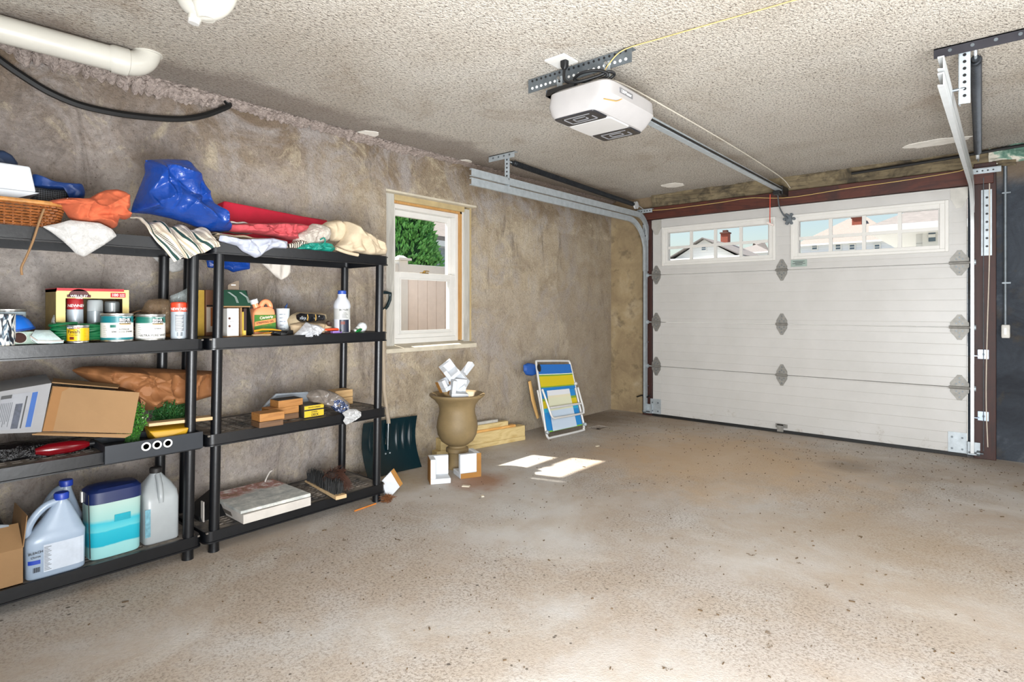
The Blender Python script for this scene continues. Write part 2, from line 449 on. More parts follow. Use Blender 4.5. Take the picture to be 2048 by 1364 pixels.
def m_uvstripes(name, stops, vert=False, rough=.85, hatch=None, rep=1.0):
    k = NT(name); co = k.coord('UV'); X = k.sep(co)
    f = k.math('FRACT', k.math('MULTIPLY', X[1 if vert else 0], rep))
    c = k.ramp(f, stops, True)
    if hatch:
        lo, hi, colr, n = hatch
        inb = k.math('MULTIPLY', k.math('GREATER_THAN', f, lo), k.math('LESS_THAN', f, hi))
        g = k.math('GREATER_THAN', k.math('FRACT', k.math('MULTIPLY', X[0 if vert else 1], n)), .5)
        c = k.mix(k.math('MULTIPLY', inb, g), c, colr)
    k.bump(k.noise(k.coord(), 260, 2), .25, .002)
    return k.done(c, rough)
def m_door():
    k = NT('door_steel'); co = k.coord(); X = k.sep(co)
    c = k.ramp(k.noise(co, 2.5, 6, .65), [(.3, '#b5b3af'), (.7, '#bfbdba')])
    g = k.math('ADD', k.math('MULTIPLY', k.noise(co, 11, 7, .8, .6), 1.0), k.math('MULTIPLY', X[2], -.55))
    c = k.mix(k.ramp(g, [(.52, 0.0), (.66, .7)]), c, '#8c8072')
    gv = k.math('FRACT', k.math('MULTIPLY', X[2], 1 / .088))
    line = k.ramp(gv, [(0.0, 0.0), (.05, 0.0), (.09, 1.0), (1.0, 1.0)])
    k.bump(k.mix(.9, k.noise(k.coord(scale=(.3, 1, 6)), 60, 3), line), .5, .004)
    return k.done(c, .38)
def m_siding(name, a, b, n=8.0):
    k = NT(name); X = k.sep(k.coord()); f = k.math('FRACT', k.math('MULTIPLY', X[2], n))
    return k.done(k.ramp(f, [(0.0, b), (.12, a), (1.0, a)]), .6)

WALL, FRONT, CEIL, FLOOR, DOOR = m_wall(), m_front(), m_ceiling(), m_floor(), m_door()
FRINGE = mat('popcorn_fringe', '#a89a92', .95, var=.3, scale=60, bump=1, bscale=75, dist=.02)
SILLM = mat('sill_plaster', '#c4bba8', .85, var=.15, scale=9, bump=.4, bscale=40)
CREAM = mat('cream_plaster', '#b09d74', .85, var=.12, scale=9, bump=.4, bscale=40)
GREYWOOD = m_wood('weathered_board', '#9a9790', '#b9b6ae', 5, 2, .8)
ORANGEWOOD = m_wood('pine_stop', '#a8793f', '#bd925a', 8, 2)
VINYL = mat('white_vinyl', '#d3d1cc', .35, var=.03)
GLASS = m_glass('window_glass')
REDWOOD = m_wood('stained_header', '#371610', '#552617', 5, 0, .6, '#2c1512')
JAMBWOOD = m_wood('stained_jamb', '#27100c', '#3c1a12', 5, 2, .6, '#23110e')
GALV = mat('galvanised_steel', '#aab2b7', .45, .35, var=.14, scale=22)
GALVD = mat('dull_steel', '#6a7176', .45, .5, var=.2, scale=22)
WHITEMETAL = mat('painted_track', '#c6c9ca', .4, .2, var=.06)
ZINC = mat('zinc_hinge', '#86847f', .55, .5, var=.18, scale=40)
BLACKM = mat('black_plastic', '#101113', .45, var=.2)
RUBBER = mat('black_rubber', '#0b0b0b', .6, var=.2)
SPRINGM = mat('black_spring', '#34373b', .4, .6, var=.2)
PVC = mat('white_pvc', '#c6c3b9', .3, var=.04, scale=6)
SHELFM = mat('shelf_resin', '#0b0d11', .36, var=.25, scale=25, bump=.1)
DUST = NT('dusty_deck'); _c = DUST.coord()
DUST.done(DUST.ramp(DUST.noise(_c, 9, 6, .7), [(.36, '#2a2a2b'), (.62, '#7d746a')]), .7)
DUST = DUST.m
PINE = m_wood('pine_lumber', '#b59a63', '#d0bb88', 5, 1)
PINE2 = m_wood('pale_strip', '#b8966a', '#cbb089', 6, 1)
BLOCKW = m_wood('oak_block', '#835428', '#a9763e', 9, 1)
DARKW = m_wood('dark_block', '#4a3524', '#6b4d33', 9, 1)
CARD = mat('cardboard', '#8c6c48', .8, var=.08, scale=5, bump=.1, bscale=120)
CARDD = mat('cardboard_inside', '#8a6238', .8, var=.1, scale=5)
KRAFT = mat('kraft_paper', '#94623a', .7, var=.12, scale=8)
WHITEP = mat('white_plastic', '#cdd1d3', .35, var=.04, subs=.1)
FOAM = mat('white_foam', '#ccd0d5', .6, var=.03, scale=40, subs=.2)
TANCARD = mat('tan_foam_edge', '#96682c', .7, var=.1)
INK = mat('black_ink', '#1a1a1c', .5, var=0)
WHITEI = mat('white_ink', '#f4f4f2', .5, var=0)
REDI = mat('red_ink', '#b3202a', .5, var=.05)
GREYI = mat('grey_ink', '#7d8288', .5, var=.05)

# ------------------------------------------------------------------ setting: floor, walls, ceiling
LX, FY, DY, ZC = -3.5, 5.87, 5.79, 2.40
b = MB(); hx0, hx1, hy0, hy1 = -3.13, -3.0, 4.80, 4.99
b.box(LX - .2, hx0, -1.8, 6.1, -.12, 0).box(hx1, 1.5, -1.8, 6.1, -.12, 0).box(hx0, hx1, -1.8, hy0, -.12, 0).box(hx0, hx1, hy1, 6.1, -.12, 0).box(hx0, hx1, hy0, hy1, -.14, -.10)
struct(b.build('floor', FLOOR), 'worn beige concrete garage floor with rust stains and grit', 'floor')
MB().box(hx0, hx1, hy0, hy1, -.10, -.035).build('drain_dark', mat('drain_dark', '#17120d', 1), bpy.data.objects['floor'])  # near-black plug: the shade inside the drain hole put in as colour
struct(MB().box(LX - .25, 1.5, -1.8, 6.1, ZC, ZC + .12).build('ceiling', CEIL), 'rough popcorn stucco ceiling with brown water stains', 'ceiling')
wy0, wy1, wz0, wz1 = 2.664, 3.620, .853, 2.055
b = MB().box(LX - .22, LX, -1.8, wy0, 0, ZC).box(LX - .22, LX, wy1, 6.1, 0, ZC).box(LX - .22, LX, wy0, wy1, 0, wz0).box(LX - .22, LX, wy0, wy1, wz1, ZC)
struct(b.build('wall_left', WALL), 'stained tan stucco side wall behind the shelves', 'wall')
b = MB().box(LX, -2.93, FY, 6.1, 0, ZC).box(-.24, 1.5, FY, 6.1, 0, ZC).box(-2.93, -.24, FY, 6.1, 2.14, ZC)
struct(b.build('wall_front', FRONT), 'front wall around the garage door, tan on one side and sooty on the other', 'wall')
struct(MB().box(1.3, 1.5, -1.8, FY, 0, ZC).build('wall_right', WALL), 'plain stucco side wall opposite the shelves', 'wall')
struct(MB().box(LX, 1.3, -1.8, -1.6, 0, ZC).build('wall_back', WALL), 'plain stucco wall facing the garage door', 'wall')

# lumpy plaster along the top of the left wall and above the header
def fringe():
    b = MB(); n = 900; rows = 12; y0, y1 = .2, 5.86
    def fn(u, v):
        y = y0 + (y1 - y0) * u
        hang = (.072 if y < 1.45 else .045 if y < 3.0 else .022) * (1 + .5 * nz((y, 0), 3.1) + .5 * nz((y, 3), 13) + .5 * nz((y, 7), 47))
        hang = max(.008, hang)
        z = ZC - hang * v
        x = LX + .006 + (.045 * (1 - v) ** .7 + .018 * math.sin(math.pi * v)) * (1 + .4 * nz((y, v), 30, 2)) + .012 * nz((y * 60, v * 9), 1) + .008 * nz((y * 110, v * 14), 1)
        return (x, y, z)
    b.sheet(fn, n, rows, .010); return b
struct(fringe().build('trim_1', FRINGE, smooth=True, ang=60), 'ragged popcorn plaster fringe hanging along the top of the side wall', 'trim')
def lumps():
    b = MB()
    def fn(u, v):
        x = -2.95 + 3.0 * u; z = 2.262 + .14 * v
        return (x, FY - .03 - .05 * v + .03 * nz((x, z * 2), 5) + .02 * nz((x, z), 19), z)
    return b.sheet(fn, 140, 12, .02)
struct(lumps().build('trim_2', m_wood('crumbling_lintel', '#4a4032', '#83755a', 3, 0, .9, '#29241e'), smooth=True), 'crumbling stained mortar band above the wooden header', 'trim')
struct(MB().box(-3.02, -.08, 5.765, FY, 2.135, 2.262).build('trim_3', REDWOOD, bevel=.004), 'dark red stained timber header over the garage door', 'trim')
struct(MB().box(-3.06, -2.945, 5.80, FY, 0, 2.135).build('trim_4', JAMBWOOD, bevel=.004), 'dark red timber jamb beside the corner of the stained side wall', 'trim')
struct(MB().box(-.20, -.065, 5.80, FY, 0, 2.30).build('trim_5', JAMBWOOD, bevel=.004), 'dark red timber jamb beside the sooty wall and conduit', 'trim')

# ------------------------------------------------------------------ side window
win = thing('window_1', 'white double-hung window recessed in the stained side wall', 'window', (-3.62, 3.15, .86)); win['kind'] = 'structure'
def ring(b, x0, x1, y0, y1, z0, z1, w, wt=None, wb=None):
    wt = wt or w; wb = wb or w
    b.box(x0, x1, y0, y0 + w, z0, z1).box(x0, x1, y1 - w, y1, z0, z1).box(x0, x1, y0 + w, y1 - w, z1 - wt, z1).box(x0, x1, y0 + w, y1 - w, z0, z0 + wb); return b
MB().box(-3.60, -3.56, 2.67, 2.785, .86, 2.05).build('side_board', GREYWOOD, win, bevel=.003)
MB().box(-3.60, -3.56, 3.535, 3.60, .88, 2.03).build('side_board', GREYWOOD, win, bevel=.003)
MB().box(-3.72, -3.56, 3.60, 3.62, .86, 2.05).build('reveal', CREAM, win)
MB().box(-3.62, -3.555, 2.785, 3.535, 2.0, 2.055).build('head_board', CREAM, win, bevel=.003)
MB().box(-3.56, -3.497, 2.66, 3.622, 2.043, 2.058).build('head_lip', SILLM, win)
MB().hexa([(-3.62, 2.66, .84), (-3.49, 2.66, .835), (-3.62, 3.62, .84), (-3.49, 3.62, .835), (-3.62, 2.66, .90), (-3.49, 2.66, .868), (-3.62, 3.62, .90), (-3.49, 3.62, .872)]).build('sill', SILLM, win, bevel=.006)
MB().box(-3.61, -3.575, 3.50, 3.52, .90, 2.0).box(-3.61, -3.575, 2.785, 3.52, 1.983, 2.0).build('wood_stop', ORANGEWOOD, win)
MB().box(-3.61, -3.572, 3.52, 3.535, .90, 2.0).build('inner_stop', VINYL, win)
ring(MB(), -3.715, -3.60, 2.79, 3.50, .89, 1.983, .035, .035, .045).build('jamb_frame', VINYL, win, bevel=.003)
us = ring(MB(), -3.69, -3.655, 2.825, 3.465, 1.42, 1.948, .035, .045, .04).build('upper_sash', VINYL, win, bevel=.003)
MB().box(-3.674, -3.670, 2.86, 3.43, 1.46, 1.903).build('pane', GLASS, us)
ls = ring(MB(), -3.648, -3.608, 2.825, 3.465, .935, 1.455, .05, .045, .05)
ls.box(-3.607, -3.60, 2.86, 3.43, .965, .972)
ls = ls.build('lower_sash', VINYL, win, bevel=.003)
ring(MB(), -3.612, -3.606, 2.875, 3.415, .985, 1.41, .012).build('glazing_bead', VINYL, ls)
MB().box(-3.630, -3.626, 2.875, 3.415, .985, 1.41).build('pane', GLASS, ls)
MB().box(-3.635, -3.605, 3.10, 3.17, 1.455, 1.463).cyl((-3.62, 3.135, 1.462), (-3.62, 3.135, 1.472), .012).cb((-3.61, 3.15, 1.475), (.012, .06, .008), .2).build('sash_lock', mat('brass_lock', '#9a7a3c', .4, .7), ls)

# ------------------------------------------------------------------ sectional garage door
dx0, dx1 = -2.928, -.243
door = thing('door_1', 'white four-section garage door with two rows of small window panes', 'garage door', (-1.585, 5.81, 0)); door['kind'] = 'structure'
joints = [.025, .545, 1.022, 1.531, 2.13]
y0, y1 = DY, DY + .045
holes = [(-2.75, -1.735, 1.655, 1.972), (-1.46, -.425, 1.655, 1.972)]
for i in range(4):
    z0, z1 = joints[i] + .0015, joints[i + 1] - .0015; b = MB()
    if i < 3: b.box(dx0, dx1, y0, y1, z0, z1)
    else:
        xs = [dx0, holes[0][0], holes[0][1], holes[1][0], holes[1][1], dx1]
        for j in range(0, 5, 2): b.box(xs[j], xs[j + 1], y0, y1, z0, z1)
        for h in holes: b.box(h[0], h[1], y0, y1, z0, h[2]).box(h[0], h[1], y0, y1, h[3], z1)
    b.build('panel', DOOR, door, bevel=.004 if i < 3 else 0)
MB().box(dx0, dx1, y0 + .02, y1 + .01, .02, 2.12).box(dx0 + .1, dx1 - .1, y0 + .021, y1 + .009, 1.66, 1.97) if False else None
MB().box(dx0 + .0, dx1, y0 - .004, y1, .004, .03).build('bottom_seal', RUBBER, door)
MB().box(dx0, dx0 + .09, y0 - .003, y0 + .002, .03, 2.125).build('end_stile', DOOR, door)
MB().box(dx1 - .09, dx1, y0 - .003, y0 + .002, .03, 2.125).build('end_stile', DOOR, door)
for (a, c, e, g) in holes:
    f = MB(); o = .07
    def rx(b, x0, x1, z0, z1, w, ya, yb):
        b.box(x0, x0 + w, ya, yb, z0, z1).box(x1 - w, x1, ya, yb, z0, z1).box(x0 + w, x1 - w, ya, yb, z0, z0 + w).box(x0 + w, x1 - w, ya, yb, z1 - w, z1)
    rx(f, a - o, c + o, e - .03, g + .065, .025, y0 - .018, y0 + .01)
    rx(f, a - o + .02, c + o - .02, e - .015, g + .045, .04, y0 - .010, y0 + .01)
    fr = f.build('window_frame', VINYL, door, bevel=.003)
    n = 4; w = (c - a) / n; h = (g - e) / 2; mu = MB()
    for j in range(1, n): mu.box(a + w * j - .014, a + w * j + .014, y0 - .006, y0 + .016, e, g)
    mu.box(a, c, y0 - .0052, y0 + .0152, e + h - .014, e + h + .014)
    mu.build('muntin', VINYL, fr)
    for j in range(n):
        for k2 in range(2): MB().box(a + w * j, a + w * (j + 1), y0 + .018, y0 + .021, e + h * k2, e + h * (k2 + 1)).build('pane', GLASS, fr)
def hinge(x, z, w=.095, h=.2, name='hinge'):
    yb = y0 - .003
    for sg in (1, -1):
        p = [(x - w * .5, z + sg * .008), (x + w * .5, z + sg * .008), (x + w * .5, z + sg * .035), (x + w * .2, z + sg * h * .42), (x + w * .12, z + sg * h * .5), (x - w * .12, z + sg * h * .5), (x - w * .2, z + sg * h * .42), (x - w * .5, z + sg * .035)]
        if sg < 0: p = p[::-1]
        o = MB().prism([(a, yb, c) for a, c in p], (0, -.005, 0))
        o = o if sg > 0 else o
        if sg > 0: hg = o
        else: hg.add(o.v, o.f)
    hg.cyl((x - w * .55, yb - .012, z), (x + w * .55, yb - .012, z), .011, n=10)
    hh = hg.build(name, ZINC, door)
    for dxx, dz in ((0, .045), (0, .075), (-.02, .03), (.02, .03), (0, -.045), (0, -.075), (-.02, -.03), (.02, -.03)):
        MB().cyl((x + dxx, yb - .004, z + dz), (x + dxx, yb - .010, z + dz), .006, n=6).build('bolt', GALVD, hh)
    return hh
for z in joints[1:4]:
    hinge(-1.61, z)
    for x, sg in ((-.288, 1), (-2.888, -1)):
        hg = hinge(x, z, .12 if sg > 0 else .1)
        MB().cyl((x, y0 - .02, z), (x + sg * .095, y0 - .02, z), .006, n=8).lathe([(.021, -.008), (.021, .008)], (x + sg * .095, y0 - .02, z), 16, Matrix.Rotation(R(90), 4, 'Y')).build('roller', GALV, hg)
for x, sg in ((-.29, 1), (-2.885, -1)):
    MB().prism([(x - .055, y0 - .003, 2.125), (x - .055, y0 - .003, 2.04), (x - .018, y0 - .003, 1.965), (x + .018, y0 - .003, 1.965), (x + .055, y0 - .003, 2.04), (x + .055, y0 - .003, 2.125)], (0, -.006, 0)).build('top_bracket', mat('pale_bracket', '#b3b0a9', .45, .3), door)
    pb = MB().box(x - .07, x + .05, y0 - .009, y0 - .003, .03, .19)
    pb.box(x + sg * .05, x + sg * .13, y0 - .03, y0 - .024, .03, .13).box(x + sg * .05 - .003, x + sg * .05 + .003, y0 - .03, y0 - .003, .03, .13)
    pb = pb.build('bottom_bracket', GALV, door)
    for dx_, dz in ((-.045, .06), (-.045, .15), (.02, .06), (.02, .15)): MB().cyl((x + dx_, y0 - .009, dz), (x + dx_, y0 - .016, dz), .008, n=6).build('bolt', GALVD, pb)
    MB().cyl((x + sg * .06, y0 - .045, .05), (x + sg * .15, y0 - .045, .05), .007, n=8).lathe([(.022, -.01), (.022, .01)], (x + sg * .12, y0 - .045, .05), 16, Matrix.Rotation(R(90), 4, 'Y')).build('roller', GALVD, pb)
MB().box(-1.665, -1.56, y0 - .008, y0 - .003, .05, .085).box(-1.65, -1.575, y0 - .05, y0 - .003, .078, .086).box(-1.64, -1.585, y0 - .05, y0 - .044, .02, .086).build('lift_handle', ZINC, door)
sg_ = MB().box(-1.531, -1.394, y0 - .006, y0 - .002, 1.556, 1.619).build('warning_label', mat('grey_green_label', '#8f9f97', .5), door)
tx = MB()
for i_, (wd, zz) in enumerate(((.10, 1.602), (.07, 1.592), (.11, 1.582), (.06, 1.572))): tx.box(-1.4625 - wd / 2, -1.4625 + wd / 2, y0 - .0068, y0 - .006, zz, zz + .004)
tx.build('print', INK, sg_)

# ------------------------------------------------------------------ door tracks, hangers and springs
def track_path(z, r, ybot, yend, zbot):
    p = [(yend, z)]; yc = ybot - r
    for i in range(13):
        a = R(90) * i / 12; p.append((yc + r * math.sin(a), z - r + r * math.cos(a)))
    if zbot is not None: p.append((ybot, zbot))
    return p
def channel(b, x, path, w, sg, th=.003, lip=.022):
    """rolled C-channel: web on the outside, two flanges turned in"""
    prof = [(0, w / 2), (sg * lip, w / 2), (sg * lip, w / 2 - .008), (sg * .004, w / 2 - .004), (sg * .004, -w / 2 + .004), (sg * lip, -w / 2 + .008), (sg * lip, -w / 2), (0, -w / 2)]
    n = len(prof); vs = []
    for i, (y, z) in enumerate(path):
        a = Vector(path[max(0, i - 1)]); c = Vector(path[min(len(path) - 1, i + 1)]); t = (c - a).normalized(); nn = Vector((-t.y, t.x))
        for dx, d in prof: vs.append((x + dx, y + nn.x * d, z + nn.y * d))
    fs = []
    for i in range(len(path) - 1):
        for k in range(n): fs.append((i * n + k, i * n + (k + 1) % n, (i + 1) * n + (k + 1) % n, (i + 1) * n + k))
    fs += [list(range(n)), list(range((len(path) - 1) * n, len(path) * n))[::-1]]
    b.add(vs, fs); return b
def perforated(b, p0, p1, w, side, th=.003):
    p0, p1, side = Vector(p0), Vector(p1), Vector(side).normalized(); d = (p1 - p0); n = side.cross(d).normalized()
    vs = [p0 - side * w / 2 - n * th / 2, p0 + side * w / 2 - n * th / 2, p1 - side * w / 2 - n * th / 2, p1 + side * w / 2 - n * th / 2]
    b.hexa([vs[0], vs[1], vs[2], vs[3]] + [q + n * th for q in vs])
def hole_dots(p0, p1, n, nrm, r=.006):
    p0, p1, nrm = Vector(p0), Vector(p1), Vector(nrm).normalized()
    return Dots([MB().cyl(p - nrm * .001, p + nrm * .003, r, n=8) for p in (p0.lerp(p1, (i + .5) / n) for i in range(n))])
class Dots:
    """a row of alike small pieces, each built as a part of its own"""
    def __init__(s, l): s.l = l
    def build(s, name, mt, parent): return [b.build(name, mt, parent) for b in s.l]
def spring(a, c, r, turns, wr):
    a, c = Vector(a), Vector(c); d = (c - a); L = d.length; d.normalize(); s1 = d.orthogonal().normalized(); s2 = d.cross(s1); n = turns * 9
    return MB().tube([a + d * L * i / n + s1 * r * math.cos(2 * math.pi * i / 9) + s2 * r * math.sin(2 * math.pi * i / 9) for i in range(n + 1)], wr, 5)
for side, x, lab in ((-1, -2.985, 'left'), (1, -.195, 'right')):
    dark = side > 0
    TM = WHITEMETAL if dark else GALV
    where = 'beside the small window wall' if not dark else 'beside the sooty wall'
    t = thing('door_track', ('double galvanised door track curving down ' if not dark else 'white door track running overhead and down ') + where, 'door track', (x, 5.74, 0))
    sg = -1 if side < 0 else -1
    channel(MB(), x, track_path(2.105, .36, 5.745, 3.04 if not dark else 2.93, .05), .055, sg).build('lower_track', TM, t, smooth=True)
    channel(MB(), x, track_path(2.172, .22, 5.80, 3.04 if not dark else 2.93, 1.92), .055, sg).build('upper_track', TM, t, smooth=True)
    # flag bracket and jamb clips
    fx = x + (.075 if dark else -.035)
    MB().box(fx - .035, fx + .03, 5.795, 5.80, 1.58, 2.09).build('flag_bracket', GALV, t)
    hole_dots((fx, 5.794, 1.62), (fx, 5.794, 2.06), 7, (0, 1, 0), .009).build('bolt_hole', INK, t)
    for z in (.30, .78):
        MB().box(x + (.02 if dark else -.06), x + (.085 if dark else -.02), 5.793, 5.80, z, z + .07).box(x + (.0 if dark else -.03), x + (.03 if dark else .0), 5.75, 5.80, z + .02, z + .026).build('track_clip', mat('zinc_clip', '#8d99a8', .35, .6), t)
        MB().cyl((x + (.055 if dark else -.04), 5.79, z + .035), (x + (.055 if dark else -.04), 5.784, z + .035), .010, n=6).build('bolt', GALVD, t)
    # lift cable from the bottom bracket up to the pulley
    cx = x + (.055 if dark else -.03)
    MB().tube([(cx, 5.77, .07), (cx, 5.765, 1.1), (cx, 5.76, 2.18)], .0028, 6).build('lift_cable', GALVD, t)
    # ceiling hanger
    hy = 3.40 if dark else 3.46
    h0, h1 = (x - .07, x + .30) if dark else (x - .20, x + .07)
    HM = mat('dark_angle', '#3b3a40', .45, .5) if dark else GALV
    hb = MB().box(h0, h1, hy - .02, hy + .022, ZC - .008, ZC - .004).box(h0, h1, hy - .02, hy - .016, ZC - .05, ZC - .004).build('ceiling_angle', HM, t)
    hole_dots((h0 + .02, hy - .02, ZC - .025), (h1 - .02, hy - .02, ZC - .025), 4, (0, -1, 0), .008).build('bolt', GALVD, hb)
    sx = x + (.045 if dark else -.02)
    st = MB(); perforated(st, (sx, hy, ZC - .01), (sx, hy, 2.12), .042, (1, .25, 0)); perforated(st, (sx - .02, hy + .02, ZC - .01), (sx - .02, hy + .02, 2.12), .035, (.1, 1, 0))
    stp = st.build('hanger_strap', GALV, t)
    hole_dots((sx, hy - .003, 2.14), (sx, hy - .003, 2.36), 7, (-.25, -1, 0), .007).build('strap_hole', INK, stp)
    MB().cyl((sx, hy, 2.19), (x, hy, 2.19), .007, n=8).build('track_bolt', GALVD, t)
    # spring
    if dark:
        a, c = (-.112, 3.43, 2.345), (-.172, 5.70, 2.335)
        lb = 'black extension spring hanging under the ceiling beside the sooty wall'
    else:
        a, c = (-3.03, 3.50, 2.345), (-2.99, 5.60, 2.26)
        lb = 'black extension spring running above the double galvanised track'
    s_ = thing('extension_spring', lb, 'spring', a, group='garage door springs')
    va, vc = Vector(a), Vector(c)
    spring(va.lerp(vc, .03), va.lerp(vc, .93), .020, 110, .0055).build('coil', SPRINGM, s_, smooth=True)
    MB().tube([va.lerp(vc, .02), va.lerp(vc, .94)], .0165, 8).build('core', SPRINGM, s_)
    MB().tube([va + Vector((0, -.02, .035)), va + Vector((0, -.005, .02)), va, va.lerp(vc, .03)], .006, 6).build('eye_bolt', GALV, s_)
    MB().lathe([(.04, -.010), (.034, -.004), (.034, .004), (.04, .010)], va.lerp(vc, .965), 20, Matrix.Rotation(R(90), 4, 'Y')).build('pulley', WHITEMETAL, s_)
    MB().tube([va.lerp(vc, .985), vc, vc + Vector((0, .08, -.02))], .004, 6).build('end_hook', GALV, s_)
    # perforated angle at the header
    hx = x + (.03 if dark else -.03)
    t2 = MB().box(hx - .07, hx + .13 if dark else hx + .11, 5.72, 5.727, 2.205, 2.245).box(hx - .07, hx + .13 if dark else hx + .11, 5.72, 5.76, 2.243, 2.248).build('header_angle', GALV, t)
    hole_dots((hx - .06, 5.72, 2.225), (hx + .1, 5.72, 2.225), 5, (0, -1, 0), .006).build('angle_hole', INK, t2)

# ------------------------------------------------------------------ garage door opener
OX = -1.575
op = thing('garage_door_opener', 'grey ceiling-hung garage door opener with long rail', 'door opener', (OX, 2.53, 2.1))
OPM = mat('opener_grey', '#a3a09f', .42, var=.04); OPM2 = mat('opener_light', '#bdbbb9', .4, var=.03)
LENS = mat('smoked_lens', '#2c2c2f', .2, var=.25, scale=40); LENS2 = mat('lens_line', '#8d8d90', .25, var=.1)
cy = 2.535
MB().loft([(OX + .015, cy, 2.238, .165, .225, 7), (OX + .015, cy, 2.225, .176, .240, 8), (OX + .012, cy, 2.165, .182, .247, 8), (OX + .0, cy, 2.118, .150, .246, 8), (OX - .005, cy, 2.10, .128, .243, 8)], 64).build('housing', OPM, op, smooth=True, ang=30)
MB().loft([(OX - .005, cy, 2.102, .122, .10, 14), (OX - .005, cy, 2.094, .118, .098, 14)], 48).build('bottom_cover', OPM2, op, smooth=True, ang=30)
for yy in (cy - .170, cy + .170):
    ln = MB().loft([(OX - .005, yy, 2.104, .118, .068, 12), (OX - .005, yy, 2.094, .112, .064, 12)], 40).build('light_lens', LENS, op, smooth=True, ang=30)
    g = MB(); zq = 2.0925
    for s_ in (1.0, .5):
        w_, d_ = .075 * s_, .044 * s_
        for q in ((-w_, w_, -d_, -d_ + .006), (-w_, w_, d_ - .006, d_), (-w_, -w_ + .006, -d_, d_), (w_ - .006, w_, -d_ * .2, d_)): g.box(OX - .005 + q[0], OX - .005 + q[1], yy + q[2], yy + q[3], zq, zq + .003)
    g.build('lens_relief', LENS2, ln)
fc = OX + .195
pl = MB().box(fc - .004, fc + .001, 2.395, 2.515, 2.185, 2.208).build('name_plate', mat('plate_grey', '#6e6e70', .4), op)
flat_text([('LiftMaster', .021, 0, -.007)], (fc + .001, 2.455, 2.1965), (0, 1, 0), (0, 0, 1), WHITEI, pl, stretch=1.1)
MB().tube([(fc - .03, 2.30, 2.135), (fc - .012, 2.38, 2.142), (fc - .008, 2.40, 2.15), (fc - .004, 2.43, 2.168)], .0022, 6).build('antenna_wire', mat('amber_wire', '#b98a3f', .5), op)
b = MB(); by = 2.425
b.box(-1.955, -1.335, by - .002, by + .002, 2.325, ZC - .004).box(-1.955, -1.335, by, by + .04, ZC - .008, ZC - .004)
an = b.build('mounting_angle', GALVD, op)
hole_dots((-1.94, by - .002, 2.345), (-1.35, by - .002, 2.345), 20, (0, -1, 0), .007).build('angle_hole', WHITEI, an)
hole_dots((-1.94, by - .002, 2.383), (-1.35, by - .002, 2.383), 20, (0, -1, 0), .006).build('angle_hole', INK, an)
for xx in (-1.745, -1.465):
    b = MB(); perforated(b, (xx, by - .006, 2.36), (xx, by - .004, 2.225), .034, (1, 0, 0)); sp_ = b.build('hanger_strap', GALV, op)
    hole_dots((xx, by - .008, 2.23), (xx, by - .008, 2.35), 4, (0, -1, 0), .006).build('strap_hole', INK, sp_)
    MB().cyl((xx, by - .004, 2.35), (xx, by - .02, 2.35), .008, n=6).build('bolt', ZINC, op)
MB().loft([(OX - .10, 2.36, 2.236, .09, .05, 6), (OX - .10, 2.36, 2.262, .085, .045, 6)], 28).build('top_terminal', BLACKM, op)
MB().box(OX - .19, OX - .15, 2.33, 2.38, 2.236, 2.268).build('wire_block', mat('blue_grey', '#8292a3', .4, .4), op)
pc = [(-1.655, 2.335, 2.385), (-1.655, 2.332, 2.345), (-1.65, 2.325, 2.30), (-1.625, 2.32, 2.272), (-1.57, 2.33, 2.262), (-1.48, 2.36, 2.275), (-1.43, 2.38, 2.29), (-1.42, 2.41, 2.282), (-1.47, 2.40, 2.262), (-1.56, 2.36, 2.270), (-1.60, 2.34, 2.285), (-1.55, 2.33, 2.30), (-1.47, 2.35, 2.297), (-1.43, 2.37, 2.27), (-1.52, 2.36, 2.25)]
def smoothp(p, k=6):
    p = [Vector(q) for q in p]; o = []
    for i in range(len(p) - 1):
        a, c, d, e = p[max(0, i - 1)], p[i], p[i + 1], p[min(len(p) - 1, i + 2)]
        for j in range(k):
            t = j / k; o.append(.5 * ((2 * c) + (d - a) * t + (2 * a - 5 * c + 4 * d - e) * t * t + (3 * c - a - 3 * d + e) * t ** 3))
    return o + [p[-1]]
cd = MB().tube(smoothp(pc), .0075, 8).build('power_cord', BLACKM, op, smooth=True)
MB().loft([(-1.655, 2.335, 2.398, .018, .016, 5), (-1.655, 2.335, 2.36, .017, .015, 5), (-1.655, 2.333, 2.345, .009, .009, 3)], 20).build('plug', BLACKM, cd, smooth=True)
# rail to the header
rz0, rz1 = 2.262, 2.252
b = MB(); b.hexa([(OX - .022, 2.55, rz0 - .018), (OX + .022, 2.55, rz0 - .018), (OX - .022, 5.70, rz1 - .018), (OX + .022, 5.70, rz1 - .018), (OX - .022, 2.55, rz0 + .018), (OX + .022, 2.55, rz0 + .018), (OX - .022, 5.70, rz1 + .018), (OX + .022, 5.70, rz1 + .018)])
rl = b.build('rail', GALV, op, bevel=.003)
MB().box(OX + .0225, OX + .025, 2.8, 5.68, 2.247, 2.262).build('chain', BLACKM, rl)
MB().box(OX - .03, OX + .03, 5.58, 5.765, 2.21, 2.285).build('header_bracket', BLACKM, op, bevel=.006)
b = MB(); perforated(b, (OX + .11, 2.46, 2.25), (OX + .11, 2.77, 2.25), .04, (0, 0, 1)); b.build('side_bracket', BLACKM, op)
ax = OX - .01
MB().box(ax - .03, ax + .03, 5.52, 5.60, 2.20, 2.235).build('trolley', BLACKM, op, bevel=.004)
MB().tube(smoothp([(ax, 5.57, 2.21), (ax + .005, 5.60, 2.10), (ax + .02, 5.68, 2.03), (ax + .04, 5.76, 2.005)]), .012, 8, flat=.4).build('door_arm', GALVD, op)
b = MB().cb((ax + .045, 5.765, 2.0), (.05, .03, .07))
